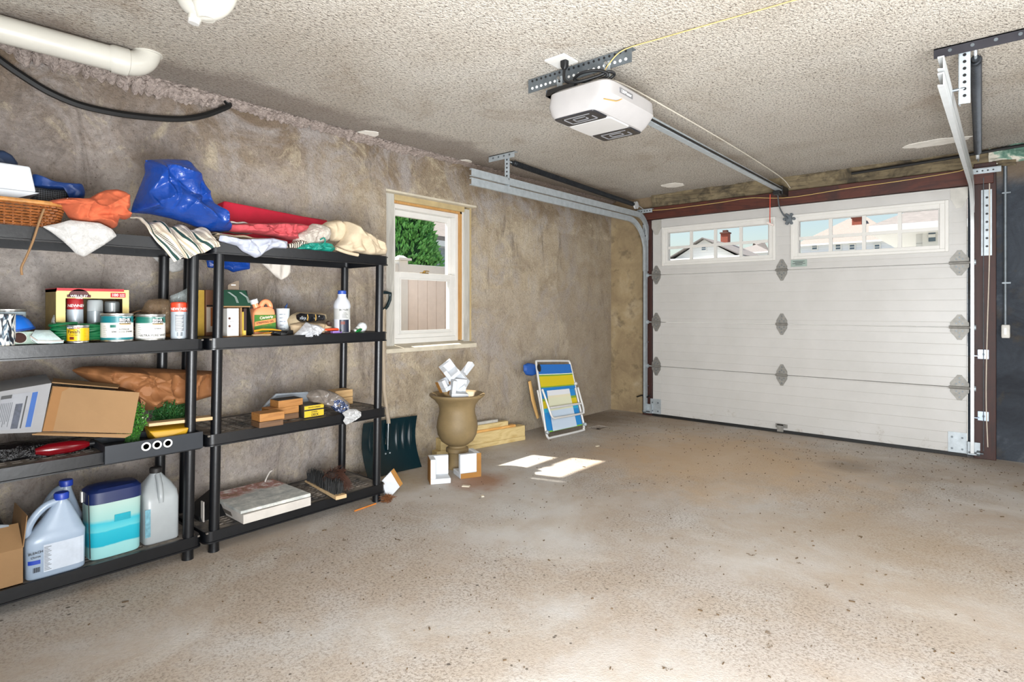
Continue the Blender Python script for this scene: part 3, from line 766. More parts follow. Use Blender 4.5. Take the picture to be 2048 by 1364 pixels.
for i in range(6): a = i * 1.047; b.cyl((ax + .045 + .04 * math.cos(a), 5.78, 2.0 + .045 * math.sin(a)), (ax + .045 + .04 * math.cos(a), 5.755, 2.0 + .045 * math.sin(a)), .014, n=8)
b.build('arm_bracket', GALVD, op)
pcd = MB().tube([(ax - .06, 5.55, 2.21), (ax - .062, 5.55, 2.0), (ax - .06, 5.55, 1.94)], .004, 6).build('release_cord', mat('red_cord', '#c2452f', .7), op)
MB().cyl((ax - .085, 5.55, 1.955), (ax - .03, 5.55, 1.925), .009, n=8).build('release_handle', mat('handle_white', '#e8d9d2', .5), pcd)
o = MB().box(-1.735, -1.615, 2.275, 2.395, ZC - .012, ZC - .001).build('outlet_cover', VINYL, bevel=.004)
tag(o, 'white square outlet plate on the ceiling behind the opener bracket', 'outlet')

for px, py, w_, d_, lb_ in ((735, 268, .20, .07, 'white flaked plaster patch on the ceiling above the window'), (928, 323, .14, .06, 'white flaked plaster patch on the ceiling by the galvanised track end'), (1345, 370, .22, .10, 'white flaked plaster patch on the ceiling near the opener rail end'), (1870, 285, .40, .10, 'long white flaked plaster patch on the ceiling by the sooty corner')):
    p = at(px, py, z=ZC); n = 18
    o = MB().prism([(p.x + w_ / 2 * math.cos(2 * math.pi * i / n) * (1 + .35 * nz((i, px), .9)), p.y + d_ * math.sin(2 * math.pi * i / n) * (1 + .35 * nz((i, px), 1.3)), ZC - .004) for i in range(n)], (0, 0, .003))
    tag(o.build('plaster_patch', mat('flaked_white', '#f0ece4', .9, bump=.3)), lb_, 'plaster', 'flaked patches on the ceiling')

# string strung along the header, and the wire over the opener
def wire(name, pts, r, m, label, cat='wire'):
    return tag(MB().tube(smoothp(pts, 8), r, 6).build(name, m, smooth=True), label, cat)
YEL = mat('yellow_string', '#c7a96b', .8)
hp = [at(1300, 421, y=5.745), at(1340, 418, y=5.745), at(1440, 405, y=5.745), at(1500, 396, y=5.745), at(1578, 395, y=5.745), at(1700, 376, y=5.745), at(1800, 362, y=5.745), at(1905, 345, y=5.745), at(1930, 338, y=5.745)]
wire('header_string', hp, .003, YEL, 'thin yellow string sagging along the timber header above the garage door')
wire('antenna_string', [(-1.47, 2.40, 2.30), (-1.45, 2.41, 2.34), (-1.37, 2.41, 2.385), (-1.2, 2.43, 2.393), (-.95, 2.45, 2.394), (-.64, 2.475, 2.394), (-.2, 2.5, 2.394)], .0025, YEL, 'thin tan wire rising from the opener bracket and running over the ceiling')
wire('ceiling_wire', [(-1.50, 2.47, 2.30), (-1.50, 2.8, 2.33), (-1.51, 4.2, 2.345), (-1.52, 5.4, 2.33), (-1.52, 5.72, 2.28)], .004, mat('pale_wire', '#cfc8ba', .6), 'pale wire strung above the opener rail to the header')
wire('jamb_cord', [(-.105, 5.79, 2.2), (-.105, 5.792, 1.6), (-.118, 5.792, 1.0), (-.125, 5.792, .5), (-.115, 5.79, .1)], .004, mat('white_cord', '#cbbfb0', .7), 'white cord hanging down the timber jamb by the sooty wall', 'cord')

# ------------------------------------------------------------------ conduit on the dark grey wall
cdx = -.012
t = thing('electrical_conduit', 'grey metal conduit with white switch box on the sooty wall', 'conduit', (cdx, 5.86, .95))
MB().tube([(cdx, 5.845, 1.03), (cdx, 5.845, 2.30), (cdx + .0, 5.83, 2.36), (cdx, 5.83, 2.40)], .012, 12).build('pipe', GALVD, t, smooth=True)
MB().loft([(cdx + .002, 5.842, .945, .024, .024, 5), (cdx + .002, 5.842, .955, .027, .027, 5), (cdx + .002, 5.842, 1.035, .027, .027, 5), (cdx + .002, 5.842, 1.045, .024, .024, 5)], 28).build('switch_box', mat('box_white', '#c9c6bf', .5), t, smooth=True)
MB().box(cdx - .007, cdx + .007, 5.808, 5.82, .972, 1.02).build('switch', VINYL, t)
for z in (1.36, 2.05): MB().box(cdx - .02, cdx + .032, 5.83, 5.87, z, z + .012).build('pipe_strap', GALVD, t)
o = wire('black_tube', [at(1703, 347, y=5.72), at(1800, 332, y=5.72), at(1900, 316, y=5.72), at(1990, 300, y=5.72), at(2050, 290, y=5.72)], .013, RUBBER, 'black tube running along the wall top towards the sooty corner', 'tube')
def greenlump(u, v):
    x = -.11 + .5 * u; return (x, 5.72 + .13 * v, ZC - .02 - .06 * v + .03 * nz((x, v), 9) - .02 * v)
o = MB().sheet(greenlump, 30, 10, .02).build('plaster_patch', (lambda k: k.done(k.ramp(k.noise(k.coord(), 9, 5, .6, .6), [(.42, '#4f7163'), (.5, '#7f9a8a'), (.56, '#c8c2b4')]), .8))(NT('flaking_green')), smooth=True)
tag(o, 'flaking green and white painted patch at the ceiling above the conduit', 'plaster')
# black lever lock by the left jamb
o = MB().tube([(-3.12, 5.79, .19), (-3.05, 5.77, .215), (-2.99, 5.76, .20), (-2.95, 5.76, .225)], .014, 8, flat=.5).cb((-3.02, 5.785, .205), (.05, .03, .03)).build('latch_lever', BLACKM)
tag(o, 'black metal latch lever at the foot of the garage door track', 'latch')

# ------------------------------------------------------------------ drain pipes and hose under the ceiling
t = thing('drain_pipe', 'fat white plastic drain pipe with elbow under the ceiling', 'pipe', (-3.165, .6, 2.27))
pr = .056; pz = 2.330
MB().cyl((-3.19, .05, pz), (-3.155, .86, pz), pr, n=36).build('pipe', PVC, t, smooth=True)
MB().tube([(-3.156, .835, pz), (-3.155, .838, pz), (-3.153, .90, pz), (-3.153, .903, pz)], [pr + .002, pr + .007, pr + .007, pr + .002], 36).build('coupling', PVC, t, smooth=True)
el = [(-3.153, .89, pz)] + [(-3.15, .90 + .085 * math.sin(R(a)), pz + .085 - .085 * math.cos(R(a))) for a in range(0, 91, 10)]
MB().tube(el, pr + .001, 36).build('elbow', PVC, t, smooth=True)
MB().tube([(-3.15, .985, 2.392), (-3.15, .985, 2.404)], [pr + .007] * 2, 36).build('collar', PVC, t, smooth=True)
t = thing('drain_trap', 'white plastic drain trap with cleanout plug poking below the ceiling', 'pipe', (-2.33, .93, 2.27))
e1 = Vector((CO, SI, 0)); tc = Vector((-2.335, .93, 2.395))
MB().tube([tc + e1 * .075 * math.cos(R(a)) + Vector((0, 0, .075 * math.sin(R(a)))) for a in range(180, 361, 10)], .044, 28).build('u_bend', PVC, t, smooth=True)
MB().lathe([(.03, .0), (.045, .02), (.055, .05), (.055, .10)], tc + Vector((.0, 0, -.115)) , 28).build('bulb', PVC, t, smooth=True)
pp = tc - e1 * .035 + Vector((0, 0, -.085))
pg = MB().tube([pp + Vector((0, 0, .02)), pp + Vector((-.008, -.008, -.034))], [.026, .024], 20).build('cleanout', PVC, t, smooth=True)
MB().tube([pp + Vector((-.008, -.008, -.030)), pp + Vector((-.010, -.010, -.046))], [.022, .020], 20).build('plug', VINYL, pg, smooth=True)
hosep = [at(a, c, x=-3.462) for a, c in ((-60, 70), (0, 120), (50, 155), (100, 185), (160, 210), (230, 226), (300, 235), (360, 238), (405, 232), (440, 220), (458, 210))] + [Vector((-3.47, 1.47, 2.40))]
wire('black_hose', hosep, .017, RUBBER, 'thick black hose sagging along the top of the stained wall', 'hose')

# ------------------------------------------------------------------ black resin shelf units
SF, SB, LEAN = -2.890, -3.330, .018
T = [.105, .567, 1.029, 1.491]
def rrect(x0, x1, y0, y1, r, n=5):
    o = []
    for cx, cy, a0 in ((x1 - r, y1 - r, 0), (x0 + r, y1 - r, 90), (x0 + r, y0 + r, 180), (x1 - r, y0 + r, 270)):
        for i in range(n + 1):
            a = R(a0 + 90 * i / n); o.append((cx + r * math.cos(a), cy + r * math.sin(a)))
    return o
def shelf_unit(y0, y1, label):
    u = thing('shelf_unit', label, 'shelving unit', ((SF + SB) / 2, (y0 + y1) / 2, 0), group='black resin shelving units')
    for z in T:
        dy = LEAN * z; a, c = y0 + dy, y1 + dy; b = MB(); r = .035
        loops = [(rrect(SB, SF, a, c, r), z), (rrect(SB, SF, a, c, r), z - .048), (rrect(SB - .004, SF + .004, a - .004, c + .004, r), z - .050), (rrect(SB - .004, SF + .004, a - .004, c + .004, r), z - .056), (rrect(SB + .012, SF - .012, a + .012, c - .012, r - .008), z - .056), (rrect(SB + .012, SF - .012, a + .012, c - .012, r - .008), z)]
        n = len(loops[0][0]); vs = [(x, y, zz) for lp, zz in loops for x, y in lp]; m = len(loops)
        fs = [(j * n + i, ((j + 1) % m) * n + i, ((j + 1) % m) * n + (i + 1) % n, j * n + (i + 1) % n) for j in range(m) for i in range(n)]
        sh = b.add(vs, fs).build('shelf', SHELFM, u, smooth=True, ang=30)
        d = MB(); x0, x1, q0, q1 = SB + .006, SF - .006, a + .006, c - .006
        d.box(x0, x0 + .05, q0, q1, z - .010, z - .002).box(x1 - .05, x1, q0, q1, z - .010, z - .002).box(x0 + .05, x1 - .05, q0, q0 + .07, z - .010, z - .002).box(x0 + .05, x1 - .05, q1 - .07, q1, z - .010, z - .002)
        ny, nx = 19, 10
        for i in range(1, ny):
            yy = q0 + .07 + (q1 - q0 - .14) * i / ny; d.box(x0 + .05, x1 - .05, yy - .007, yy + .007, z - .010, z - .0025)
        for i in range(1, nx):
            xx = x0 + .05 + (x1 - x0 - .1) * i / nx; w_ = .012 if i == 5 else .006; d.box(xx - w_, xx + w_, q0 + .07, q1 - .07, z - .010, z - .003)
        d.build('deck', DUST, sh)
    pr = .0235
    for x in (SF - .027, SB + .04):
        for y in (y0 + .05, y1 - .05):
            b = MB(); prev = 0.0
            for i, z in enumerate(T):
                lo, hi = prev, z - (.054 if i else .054)
                b.tube([(x, y + LEAN * lo, lo), (x, y + LEAN * (lo + .02), lo + .02), (x, y + LEAN * hi, hi)], [pr * 1.08 if i == 0 else pr, pr, pr], 20)
                prev = z - .003
            b.build('post', SHELFM, u, smooth=True)
    return u
shelf_unit(.078, 1.128, 'black plastic shelving unit at the edge of the photo, loaded with paint cans and cartons')
shelf_unit(1.145, 2.195, 'black plastic shelving unit nearest the window, its lower shelves half empty')

# ------------------------------------------------------------------ top shelf: cloths, basket, bags
Z3 = T[3]
def cloth(name, mt, label, cat, out, xc, th, group=None, **kw):
    return tag(pile(out, xc, th, **kw).build(name, mt, smooth=True, ang=80), label, cat, group)
# navy quilted bag with black mesh, behind the foam block
t = thing('beach_bag', 'navy nylon bag with black mesh side behind the foam block', 'bag', (-3.2, .6, Z3))
pile([(-40, 300), (5, 301), (24, 312), (36, 328), (36, 345), (-40, 345)], -3.2, .05, .01, 20).build('strap_pad', mat('navy_nylon', '#1c2f4d', .5), t, smooth=True)
pile([(66, 347), (80, 352), (105, 362), (130, 366), (165, 368), (171, 384), (169, 396), (150, 402), (135, 400), (148, 388), (130, 380), (100, 378), (60, 372)], -3.17, .035, .012, 30, m=80).build('padded_edge', mat('blue_nylon', '#173a78', .45), t, smooth=True)
MESHM = NT('black_mesh'); _c = MESHM.coord(scale=(1, 1, 1), rot=(R(45), 0, 0)); _v = MESHM.n('ShaderNodeTexChecker'); _v.inputs['Scale'].default_value = 170; MESHM.l(_c, _v.inputs['Vector'])
MESHM.done(MESHM.mix(_v.outputs['Fac'], '#0c0d10', '#4a4d52'), .7)
pile([(60, 372), (100, 378), (132, 380), (146, 388), (134, 402), (110, 420), (60, 420)], -3.19, .03, .004, 20).build('mesh_side', MESHM.m, t, smooth=True)
# white foam block
t = thing('foam_block', 'big white foam block standing in the wicker basket', 'foam', at(40, 410, x=-3.0))
xf = -2.99
def P(px, py, x): return at(px, py, x=x)
b = MB().hexa([P(-45, 414, xf - .2), P(-45, 414, xf), P(80, 414, xf - .2), P(80, 414, xf), P(-45, 382, xf - .2), P(-45, 382, xf), P(73, 380, xf - .2), P(73, 380, xf)])
for v in b.v: v.z = max(v.z, Z3 + .055) if v.z < Z3 + .09 else Zx(40, 381, xf)
b.v[2].y = b.v[3].y; b.v[6].y = b.v[7].y
b.build('lower_block', FOAM, t, bevel=.006)
b = MB().hexa([P(-45, 381, xf - .2), P(-45, 381, xf - .003), P(73, 381, xf - .2), P(73, 381, xf - .003), P(-45, 329, xf - .16), P(-45, 329, xf - .02), P(61, 328, xf - .16), P(61, 328, xf - .02)])
for i, v in enumerate(b.v): v.z = Zx(40, 381, xf) if i < 4 else Zx(40, 328, xf)
b.v[2].y = b.v[3].y; b.v[6].y = b.v[7].y
b.build('upper_block', FOAM, t, bevel=.008)
# wicker basket
t = thing('wicker_basket', 'brown woven wicker basket at the end of the top shelf', 'basket', (-3.06, .4, Z3))
WICK = mat('wicker_cane', '#8a5228', .5, var=.4, scale=40); WICK2 = mat('wicker_rim', '#b07a3f', .5, var=.3, scale=40)
by1 = Yx(132, -2.92); rows = 8
def bpath(k, off=0.0):
    g = .018 * (1 - k); return rrect(-3.28 + g, -2.905 - g * .6 + off, .13 + g, by1 - g, .07, 10)
def dense(lp, st=.012):
    o = []
    for i in range(len(lp)):
        a, c = Vector(lp[i]), Vector(lp[(i + 1) % len(lp)]); n = max(1, int((c - a).length / st))
        o += [a.lerp(c, j / n) for j in range(n)]
    return o
hgt = Zx(60, 403, -2.91) - Z3
wv = MB()
for r_ in range(rows):
    k = (r_ + .5) / rows; lp = dense(bpath(k))
    pts = [Vector((p.x, p.y, Z3 + .006 + (hgt - .012) * k)) for p in lp]; n = len(pts)
    out = []
    for i, p in enumerate(pts):
        tn = (pts[(i + 1) % n] - pts[i - 1]).normalized(); out.append(p + Vector((tn.y, -tn.x, 0)) * (.0035 * math.cos(math.pi * i + math.pi * r_)))
    wv.tube(out, .0048, 6, closed=True)
wv.build('weave', WICK, t, smooth=True)['kind'] = 'stuff'
st = MB()
for p0, p1 in list(zip(dense(bpath(0), .024), dense(bpath(0), .024))): 
    st.cyl((p0.x, p0.y, Z3 + .004), (p0.x, p0.y, Z3 + hgt - .004), .004, n=5)
st.build('stake', WICK, t)['kind'] = 'stuff'
MB().tube([(p[0], p[1], Z3 + hgt) for p in bpath(1)], .009, 8, closed=True).build('rim', WICK2, t, smooth=True)
MB().prism([(p[0], p[1], Z3 + .001) for p in bpath(0)], (0, 0, .006)).build('base', WICK, t)
wire('twig', [at(88, 418, x=-2.875), at(78, 445, x=-2.862), at(66, 482, x=-2.86), at(52, 515, x=-2.86), at(43, 535, x=-2.86), at(44, 550, x=-2.86)], .0042, mat('twig_brown', '#8a6a48', .8), 'thin dry twig hanging from the wicker basket over the shelf edge', 'twig')
ORANGE = mat('coral_terry', '#c2603e', .95, var=.12, scale=30, bump=.5, bscale=300)
t = thing('coral_towel', 'crumpled coral orange towel on the basket edge', 'towel', at(180, 440, x=-2.95))
pile([(88, 407), (100, 401), (130, 396), (155, 398), (180, 396), (196, 386), (212, 380), (232, 379), (250, 384), (258, 396), (259, 412), (253, 424), (262, 434), (250, 440), (238, 436), (232, 455), (222, 458), (205, 450), (190, 446), (175, 448), (150, 444), (137, 436), (130, 424), (118, 412)], -2.945, .055, .045, 16, .75, 3, m=160, rings=32, fold=.006, dirn=(55, 60), cr=(26, .030, .011)).build('towel', ORANGE, t, smooth=True, ang=80)
for a_ in (0, 1):
    p_ = [at(q[0] + a_ * 14, q[1], x=-2.905) for q in ((120, 408), (127, 402), (136, 397))]
    MB().tube(p_, .003, 6).build('white_stripe', WHITEI, t)
FILM = m_film('milky_plastic', '#cfcdca', .72, .25)
cloth('plastic_sheet', FILM, 'milky plastic sheet with torn edge hanging over the top shelf below the coral towel', 'plastic sheet', [(84, 453), (120, 446), (140, 440), (200, 446), (224, 458), (234, 472), (205, 492), (168, 514), (150, 506), (145, 500), (128, 484), (105, 466)], -2.872, .010, .006, fr=20, seed=4)
STRIPE = m_uvstripes('striped_towel', [(0, '#d9cdb9'), (.22, '#1f3f3b'), (.40, '#d9cdb9'), (.50, '#d6cbb8'), (.72, '#d9cdb9'), (.86, '#b8a892')], rep=4.2, hatch=(.50, .72, '#2b2422', 46))
t = thing('striped_towel', 'cream towel with green and black ticking stripes draped over the shelf corner', 'towel', (-2.92, 1.0, Z3))
def st_fn(u, v):
    # u across the stripes, v along the cloth from the back of the shelf down over the front corner
    a = at(262 + 130 * u, 428 + 10 * u, x=-2.99); c = at(330 + 112 * u, 0, x=-2.868)
    top = Vector((-3.0, a.y, Z3 + .085 - .03 * u)); mid = Vector((-2.885, at(300 + 125 * u, 0, x=-2.885).y, Z3 + .012 + .01 * math.sin(8 * u)))
    lowpx = 521 - 26 * u if u < .35 else 512 - 45 * (u - .35)
    low = Vector((-2.862, at(350 + 92 * u, 0, x=-2.862).y, Zx(350, lowpx, -2.862)))
    if v < .55:
        k = v / .55; p = top.lerp(mid, k); p.z += .02 * math.sin(math.pi * k)
    else:
        k = (v - .55) / .45; p = mid.lerp(low, k); p.x += .014 * math.sin(math.pi * k) ** .7
    w = .012 * math.sin(u * 19 + v * 5) + .008 * nz((u * 4, v * 3), 2, 5)
    p.x += w * min(1, v * 2); p.z += w * .9 * (1 - v * .6)
    return p
MB().sheet(st_fn, 64, 48, .006).build('cloth', STRIPE, t, smooth=True, ang=80)
TARP = mat('blue_tarp', '#143f90', .25, var=.15, scale=8, bump=.5, bscale=40, dist=.008)
t = thing('blue_tarp_bag', 'large bright blue woven tarp bag slumped on the top shelf', 'bag', (-3.02, 1.0, Z3))
pile([(262, 425), (266, 408), (279, 375), (291, 345), (289, 327), (292, 320), (330, 318), (372, 320), (378, 327), (396, 350), (410, 380), (424, 412), (437, 424), (452, 440), (460, 462), (440, 464), (412, 462), (380, 448), (340, 436), (300, 428)], -2.985, .11, .045, 9, .8, 11, m=170, rings=40, flatness=3, back=.8, cr=(34, .045, .022)).build('bag', TARP, t, smooth=True, ang=50)
MB().tube([at(a_, c_, x=-2.975) for a_, c_ in ((291, 322), (320, 321), (350, 320), (376, 323))], .004, 6).build('hem', TARP, t)
REDM = mat('crimson_foam', '#b5102f', .75, var=.1, bump=.2, bscale=200)
_cm = MB().hexa([at(427, 432, x=-3.26), at(432, 436, x=-3.20), at(640, 462, x=-3.30), at(640, 463, x=-3.24), at(432, 408, x=-3.30), at(449, 401, x=-3.24), at(655, 440, x=-3.32), at(655, 443, x=-3.26)])
for _q in _cm.v[:4]: _q.z = Z3 + .001
t = tag(_cm.build('crimson_mat', REDM, bevel=.008), 'crimson foam mat lying along the wall behind the folded cloths', 'mat')
WCL = mat('white_terry', '#c9c1bb', .95, var=.08, scale=30, bump=.5, bscale=260)
def folded(name, label, y0, y1, z0, n, th, mt, x0=-3.14, x1=-2.92, cat='cloth', slope=0, group=None):
    """a stack of cloth layers with rounded front folds"""
    b = MB()
    for i in range(n):
        z = z0 + th * (i + .5); off = .012 * nz((i * 1.3, y0), 1, 4)
        def fn(u, v, z=z, off=off, i=i):
            y = y0 + (y1 - y0) * u + .006 * nz((u * 6, i), 1, 1); s = v * 2 - 1
            hz = th * .43 * (1 + .35 * nz((u * 5, s, i), 1.7, 2))
            a = math.pi * v
            return (x0 + off + (x1 - x0) * math.sin(a) ** .3, y, z + slope * (y - y0) + .008 * nz((u * 3, i * .3), 1.5, 3) - hz * math.cos(a))
        b.sheet(fn, 26, 14, .004)
    return tag(b.build(name, mt, smooth=True, ang=80), label, cat, group)
yA, yB = Yx(442, -2.99), Yx(522, -2.99)
folded('folded_towel', 'pinkish white folded towels lying on the rose fabric beside the blue bag', yA, yB, Z3 + .083, 3, .014, WCL, -3.16, -2.99, 'towel')
ROSE = mat('rose_fabric', '#b0444a', .8, var=.12, scale=20, bump=.3, bscale=120)
cloth('rose_fabric', ROSE, 'rose pink fabric bundle in the middle of the top shelf', 'fabric', [(448, 450), (490, 447), (525, 448), (560, 446), (600, 448), (615, 452), (613, 462), (590, 470), (596, 481), (575, 480), (540, 474), (500, 466), (462, 464), (452, 458)], -2.985, .07, .03, fr=24, ridge=.8, seed=5, m=140, rings=28, cr=(26, .026, .009))
BEIGE = mat('beige_fleece', '#bfae94', .95, var=.08, scale=20, bump=.5, bscale=220)
y2, y3 = Yx(432, -2.94), Yx(540, -2.93)
folded('cream_cloth', 'cream folded cloths under the rose fabric', y2, y3, Z3 + .02, 2, .016, BEIGE, -3.2, -2.92, 'cloth', -.02)
LAV = mat('pale_blue_linen', '#adb1c0', .85, var=.08, scale=20, bump=.3, bscale=120)
cloth('pale_linen', LAV, 'pale blue white linen spilling over the shelf front', 'linen', [(440, 470), (470, 478), (500, 478), (545, 476), (575, 483), (574, 497), (545, 496), (528, 505), (518, 514), (510, 516), (500, 510), (485, 503), (474, 492), (452, 486), (437, 482)], -2.885, .030, .022, fr=22, ridge=.7, seed=8, m=140, rings=26, cr=(20, .018, .008))
CLEAR = m_film('clear_bag', '#d9d2c6', .55, .12)
cloth('clear_bag', CLEAR, 'clear plastic bag of white cloth beside the rose fabric', 'bag', [(590, 470), (612, 455), (625, 447), (645, 450), (657, 456), (660, 468), (655, 480), (640, 488), (600, 492), (582, 490)], -2.96, .06, .03, fr=26, ridge=.8, seed=13, m=120, rings=24, cr=(18, .022, .008))
cloth('striped_scrap', m_uvstripes('scrap_stripes', [(0, '#cbbfae'), (.5, '#1f1c1b')], rep=12), 'small black and cream striped cloth scrap under the clear bag', 'cloth', [(575, 488), (600, 480), (618, 482), (612, 492), (590, 498), (572, 498)], -2.92, .02, .008, fr=30)
TEAL = mat('teal_tarp', '#0f7a6b', .3, var=.2, scale=20, bump=.5, bscale=60)
cloth('teal_plastic', TEAL, 'crumpled teal plastic sheet on the shelf by the beige blanket', 'plastic sheet', [(592, 496), (604, 488), (625, 485), (650, 484), (664, 488), (670, 498), (662, 505), (640, 503), (615, 500), (590, 499)], -2.91, .03, .02, fr=34, ridge=.8, seed=17, rings=22, cr=(16, .016, .006))
wire('teal_loop', [at(640, 480, x=-2.89), at(648, 476, x=-2.88), at(650, 484, x=-2.875), at(640, 492, x=-2.875), at(628, 494, x=-2.88)], .004, TEAL, 'loop of teal cord on the teal plastic sheet', 'cord')
t = thing('beige_blanket', 'beige fleece blanket bundled at the window end of the top shelf', 'blanket', (-2.97, 2.0, Z3))
pile([(640, 452), (652, 444), (672, 440), (684, 446), (690, 460), (686, 474), (676, 484), (660, 482), (655, 462)], -3.0, .06, .02, 18, .5, 21).build('inner_roll', BEIGE, t, smooth=True, ang=80)
pile([(686, 442), (698, 446), (712, 458), (730, 470), (746, 478), (764, 488), (768, 502), (766, 511), (745, 512), (728, 513), (716, 508), (700, 506), (684, 508), (673, 502), (668, 494), (680, 482), (688, 462)], -2.955, .085, .022, 13, .6, 23, m=140, rings=30, fold=.006, dirn=(70, 20), cr=(16, .022, .014)).build('outer_fold', BEIGE, t, smooth=True, ang=80)
MB().tube(smoothp([at(a, c, x=-2.885) for a, c in ((672, 497), (688, 503), (702, 507), (716, 510))]), .010, 10).build('rolled_hem', BEIGE, t, smooth=True)
# cloth ends that hang down behind the shelf
cloth('white_cloth_end', mat('white_linen', '#d8d0c6', .9, var=.06, bump=.3), 'white cloth corner hanging below the top shelf by the wall', 'cloth', [(510, 515), (550, 520), (582, 522), (582, 545), (575, 554), (563, 560), (552, 554), (540, 542)], -3.37, .015, .008, fr=20, fold=.008, dirn=(80, 0), seed=2)
cloth('blue_tarp_end', TARP, 'blue tarp corner hanging below the top shelf behind the post', 'tarp', [(412, 515), (450, 518), (500, 520), (500, 538), (478, 542), (466, 545), (455, 539), (415, 535)], -3.36, .015, .008, fr=20, seed=3)
cloth('grey_sheet_end', FILM, 'small milky plastic corner hanging under the shelf between the two units', 'plastic sheet', [(302, 511), (345, 510), (384, 512), (384, 526), (362, 542), (345, 545), (325, 534)], -3.37, .010, .005, fr=20, seed=6)

# ------------------------------------------------------------------ second shelf from the top, unit at the photo edge
Z2 = T[2]
METAL = mat('can_metal', '#c3c2bd', .3, .85, var=.1); TEALP = mat('teal_label', '#15727a', .35, var=.06); GREENP = mat('green_label', '#1d6a5c', .35, var=.06)
CREAMP = mat('cream_label', '#e2e0da', .4, var=.03); GOLD = mat('gold_ink', '#b59049', .4, var=.05); BLACKP = mat('black_label', '#151414', .4, var=0)
def toward(c): return math.atan2(-c[1], -c[0])
def paint_can(name, label, c, r, h, top, base, lines, dt, band=.36, cat='paint can', extra=None):
    z = c[2]; t = thing(name, label, cat, c); a = toward(c)
    MB().lathe([(r - .003, 0), (r, .002), (r, .006), (r - .001, .008), (r - .001, h - .010), (r + .002, h - .007), (r + .002, h - .001), (r - .003, h), (r - .007, h - .004), (r - .010, h - .006)], c, 48).build('can', METAL, t, smooth=True, ang=30)
    MB().lathe([(r - .011, h - .0055), (r - .012, h - .002), (r - .03, h - .003)], c, 40).build('lid', METAL, t, smooth=True, ang=30)
    patch(c, r + .0005, 0, 0, 2 * math.pi, z + .009, z + h * (1 - band), 48).build('lower_label', base, t, smooth=True)
    patch(c, r + .0005, 0, 0, 2 * math.pi, z + h * (1 - band), z + h - .012, 48).build('upper_label', top, t, smooth=True)
    if extra: extra(t, c, r, h, a)
    return t
def behr(lines_dark, stripe):
    def fn(t, c, r, h, a):
        z = c[2]
        lg = patch(c, r + .001, a, .13, .98, z + h * .63, z + h * .82).build('brand_panel', BLACKP, t)
        patch(c, r + .001, a, .13, .98, z + h * .60, z + h * .632).build('gold_strip', GOLD, t)
        round_text([('BEHR', h * .155, .50, z + h * .72), ('PREMIUM PLUS', h * .07, .55, z + h * .65)], c, r + .0012, a, WHITEI, t)
        round_text([('PREMIUM PLUS', h * .045, .62, z + h * .86)], c, r + .0008, a, WHITEI, t)
        round_text(lines_dark, c, r + .0008, a, INK, t)
        if stripe: patch(c, r + .001, 0, 0, 2 * math.pi, z + .009, z + .018, 48).build('base_band', stripe, t, smooth=True)
        b = MB()
        for i in range(6):
            q = patch(c, r + .0009, a, -.95 + .02 * (i % 2), -.62 - .05 * (i % 3), z + h * (.2 + .07 * i), z + h * (.213 + .07 * i)); b.add(q.v, q.f)
        b.build('small_print', GREYI, t)
    return fn
def spot(px, x, z): y = Yx(px, x); return Vector((x, y, z))
c1 = spot(234, -2.955, Z2); r1 = rad(66, c1.x, c1.y); h1 = .122
paint_can('paint_can', 'teal and white quart paint can beside the yellow stain can', c1, r1, h1, TEALP, CREAMP, None, 0, .33, extra=behr([('INTERIOR', .0095, .45, Z2 + .050), ('SEMI-GLOSS ENAMEL', .0095, .40, Z2 + .040)], TEALP))
q_ = patch(c1, r1 + .001, toward(c1), -.42, -.05, Z2 + h1 * .50, Z2 + h1 * .60).build('round_badge', GREENP, bpy.data.objects['paint_can'])
c2 = spot(301, -2.965, Z2); r2 = rad(60, c2.x, c2.y)
paint_can('paint_can', 'dark green and white quart paint can between teal can and spray can', c2, r2, .117, GREENP, CREAMP, None, 0, .34, extra=behr([('ULTRA PURE WHITE', .0135, .30, Z2 + .018), ('INTERIOR', .007, .5, Z2 + .05)], None))
YCAN = mat('yellow_label', '#e2b50a', .35, var=.05)
def minwax(t, c, r, h, a):
    z = c[2]
    patch(c, r + .001, a, -.95, -.35, z + h * .78, z + h * .93).build('black_badge', BLACKP, t)
    patch(c, r + .001, a, -.35, .15, z + h * .80, z + h * .90).build('red_strip', mat('brick_ink', '#a8481c', .4), t)
    round_text([('MINWAX', .010, -.62, z + h * .815)], c, r + .0013, a, WHITEI, t)
    round_text([('Finish', .020, -.42, z + h * .55), ('Wood Stain', .007, -.4, z + h * .43), ('HALF PINT', .005, 0, z + h * .10)], c, r + .0008, a, INK, t)
    patch(c, r + .001, a, -.8, -.35, z + h * .2, z + h * .36).build('colour_chip', mat('brown_chip', '#6e2c14', .4), t)
    b = MB()
    for i in range(8):
        q = patch(c, r + .0009, a, .55, 1.05, z + h * (.15 + .09 * i), z + h * (.17 + .09 * i)); b.add(q.v, q.f)
    b.build('small_print', mat('amber_print', '#a07a10', .4), t)
c3 = spot(156, -2.945, Z2); paint_can('stain_can', 'small yellow wood stain can in front of the green hose', c3, rad(45, c3.x, c3.y), .074, YCAN, YCAN, None, 0, .5, 'stain can', minwax)
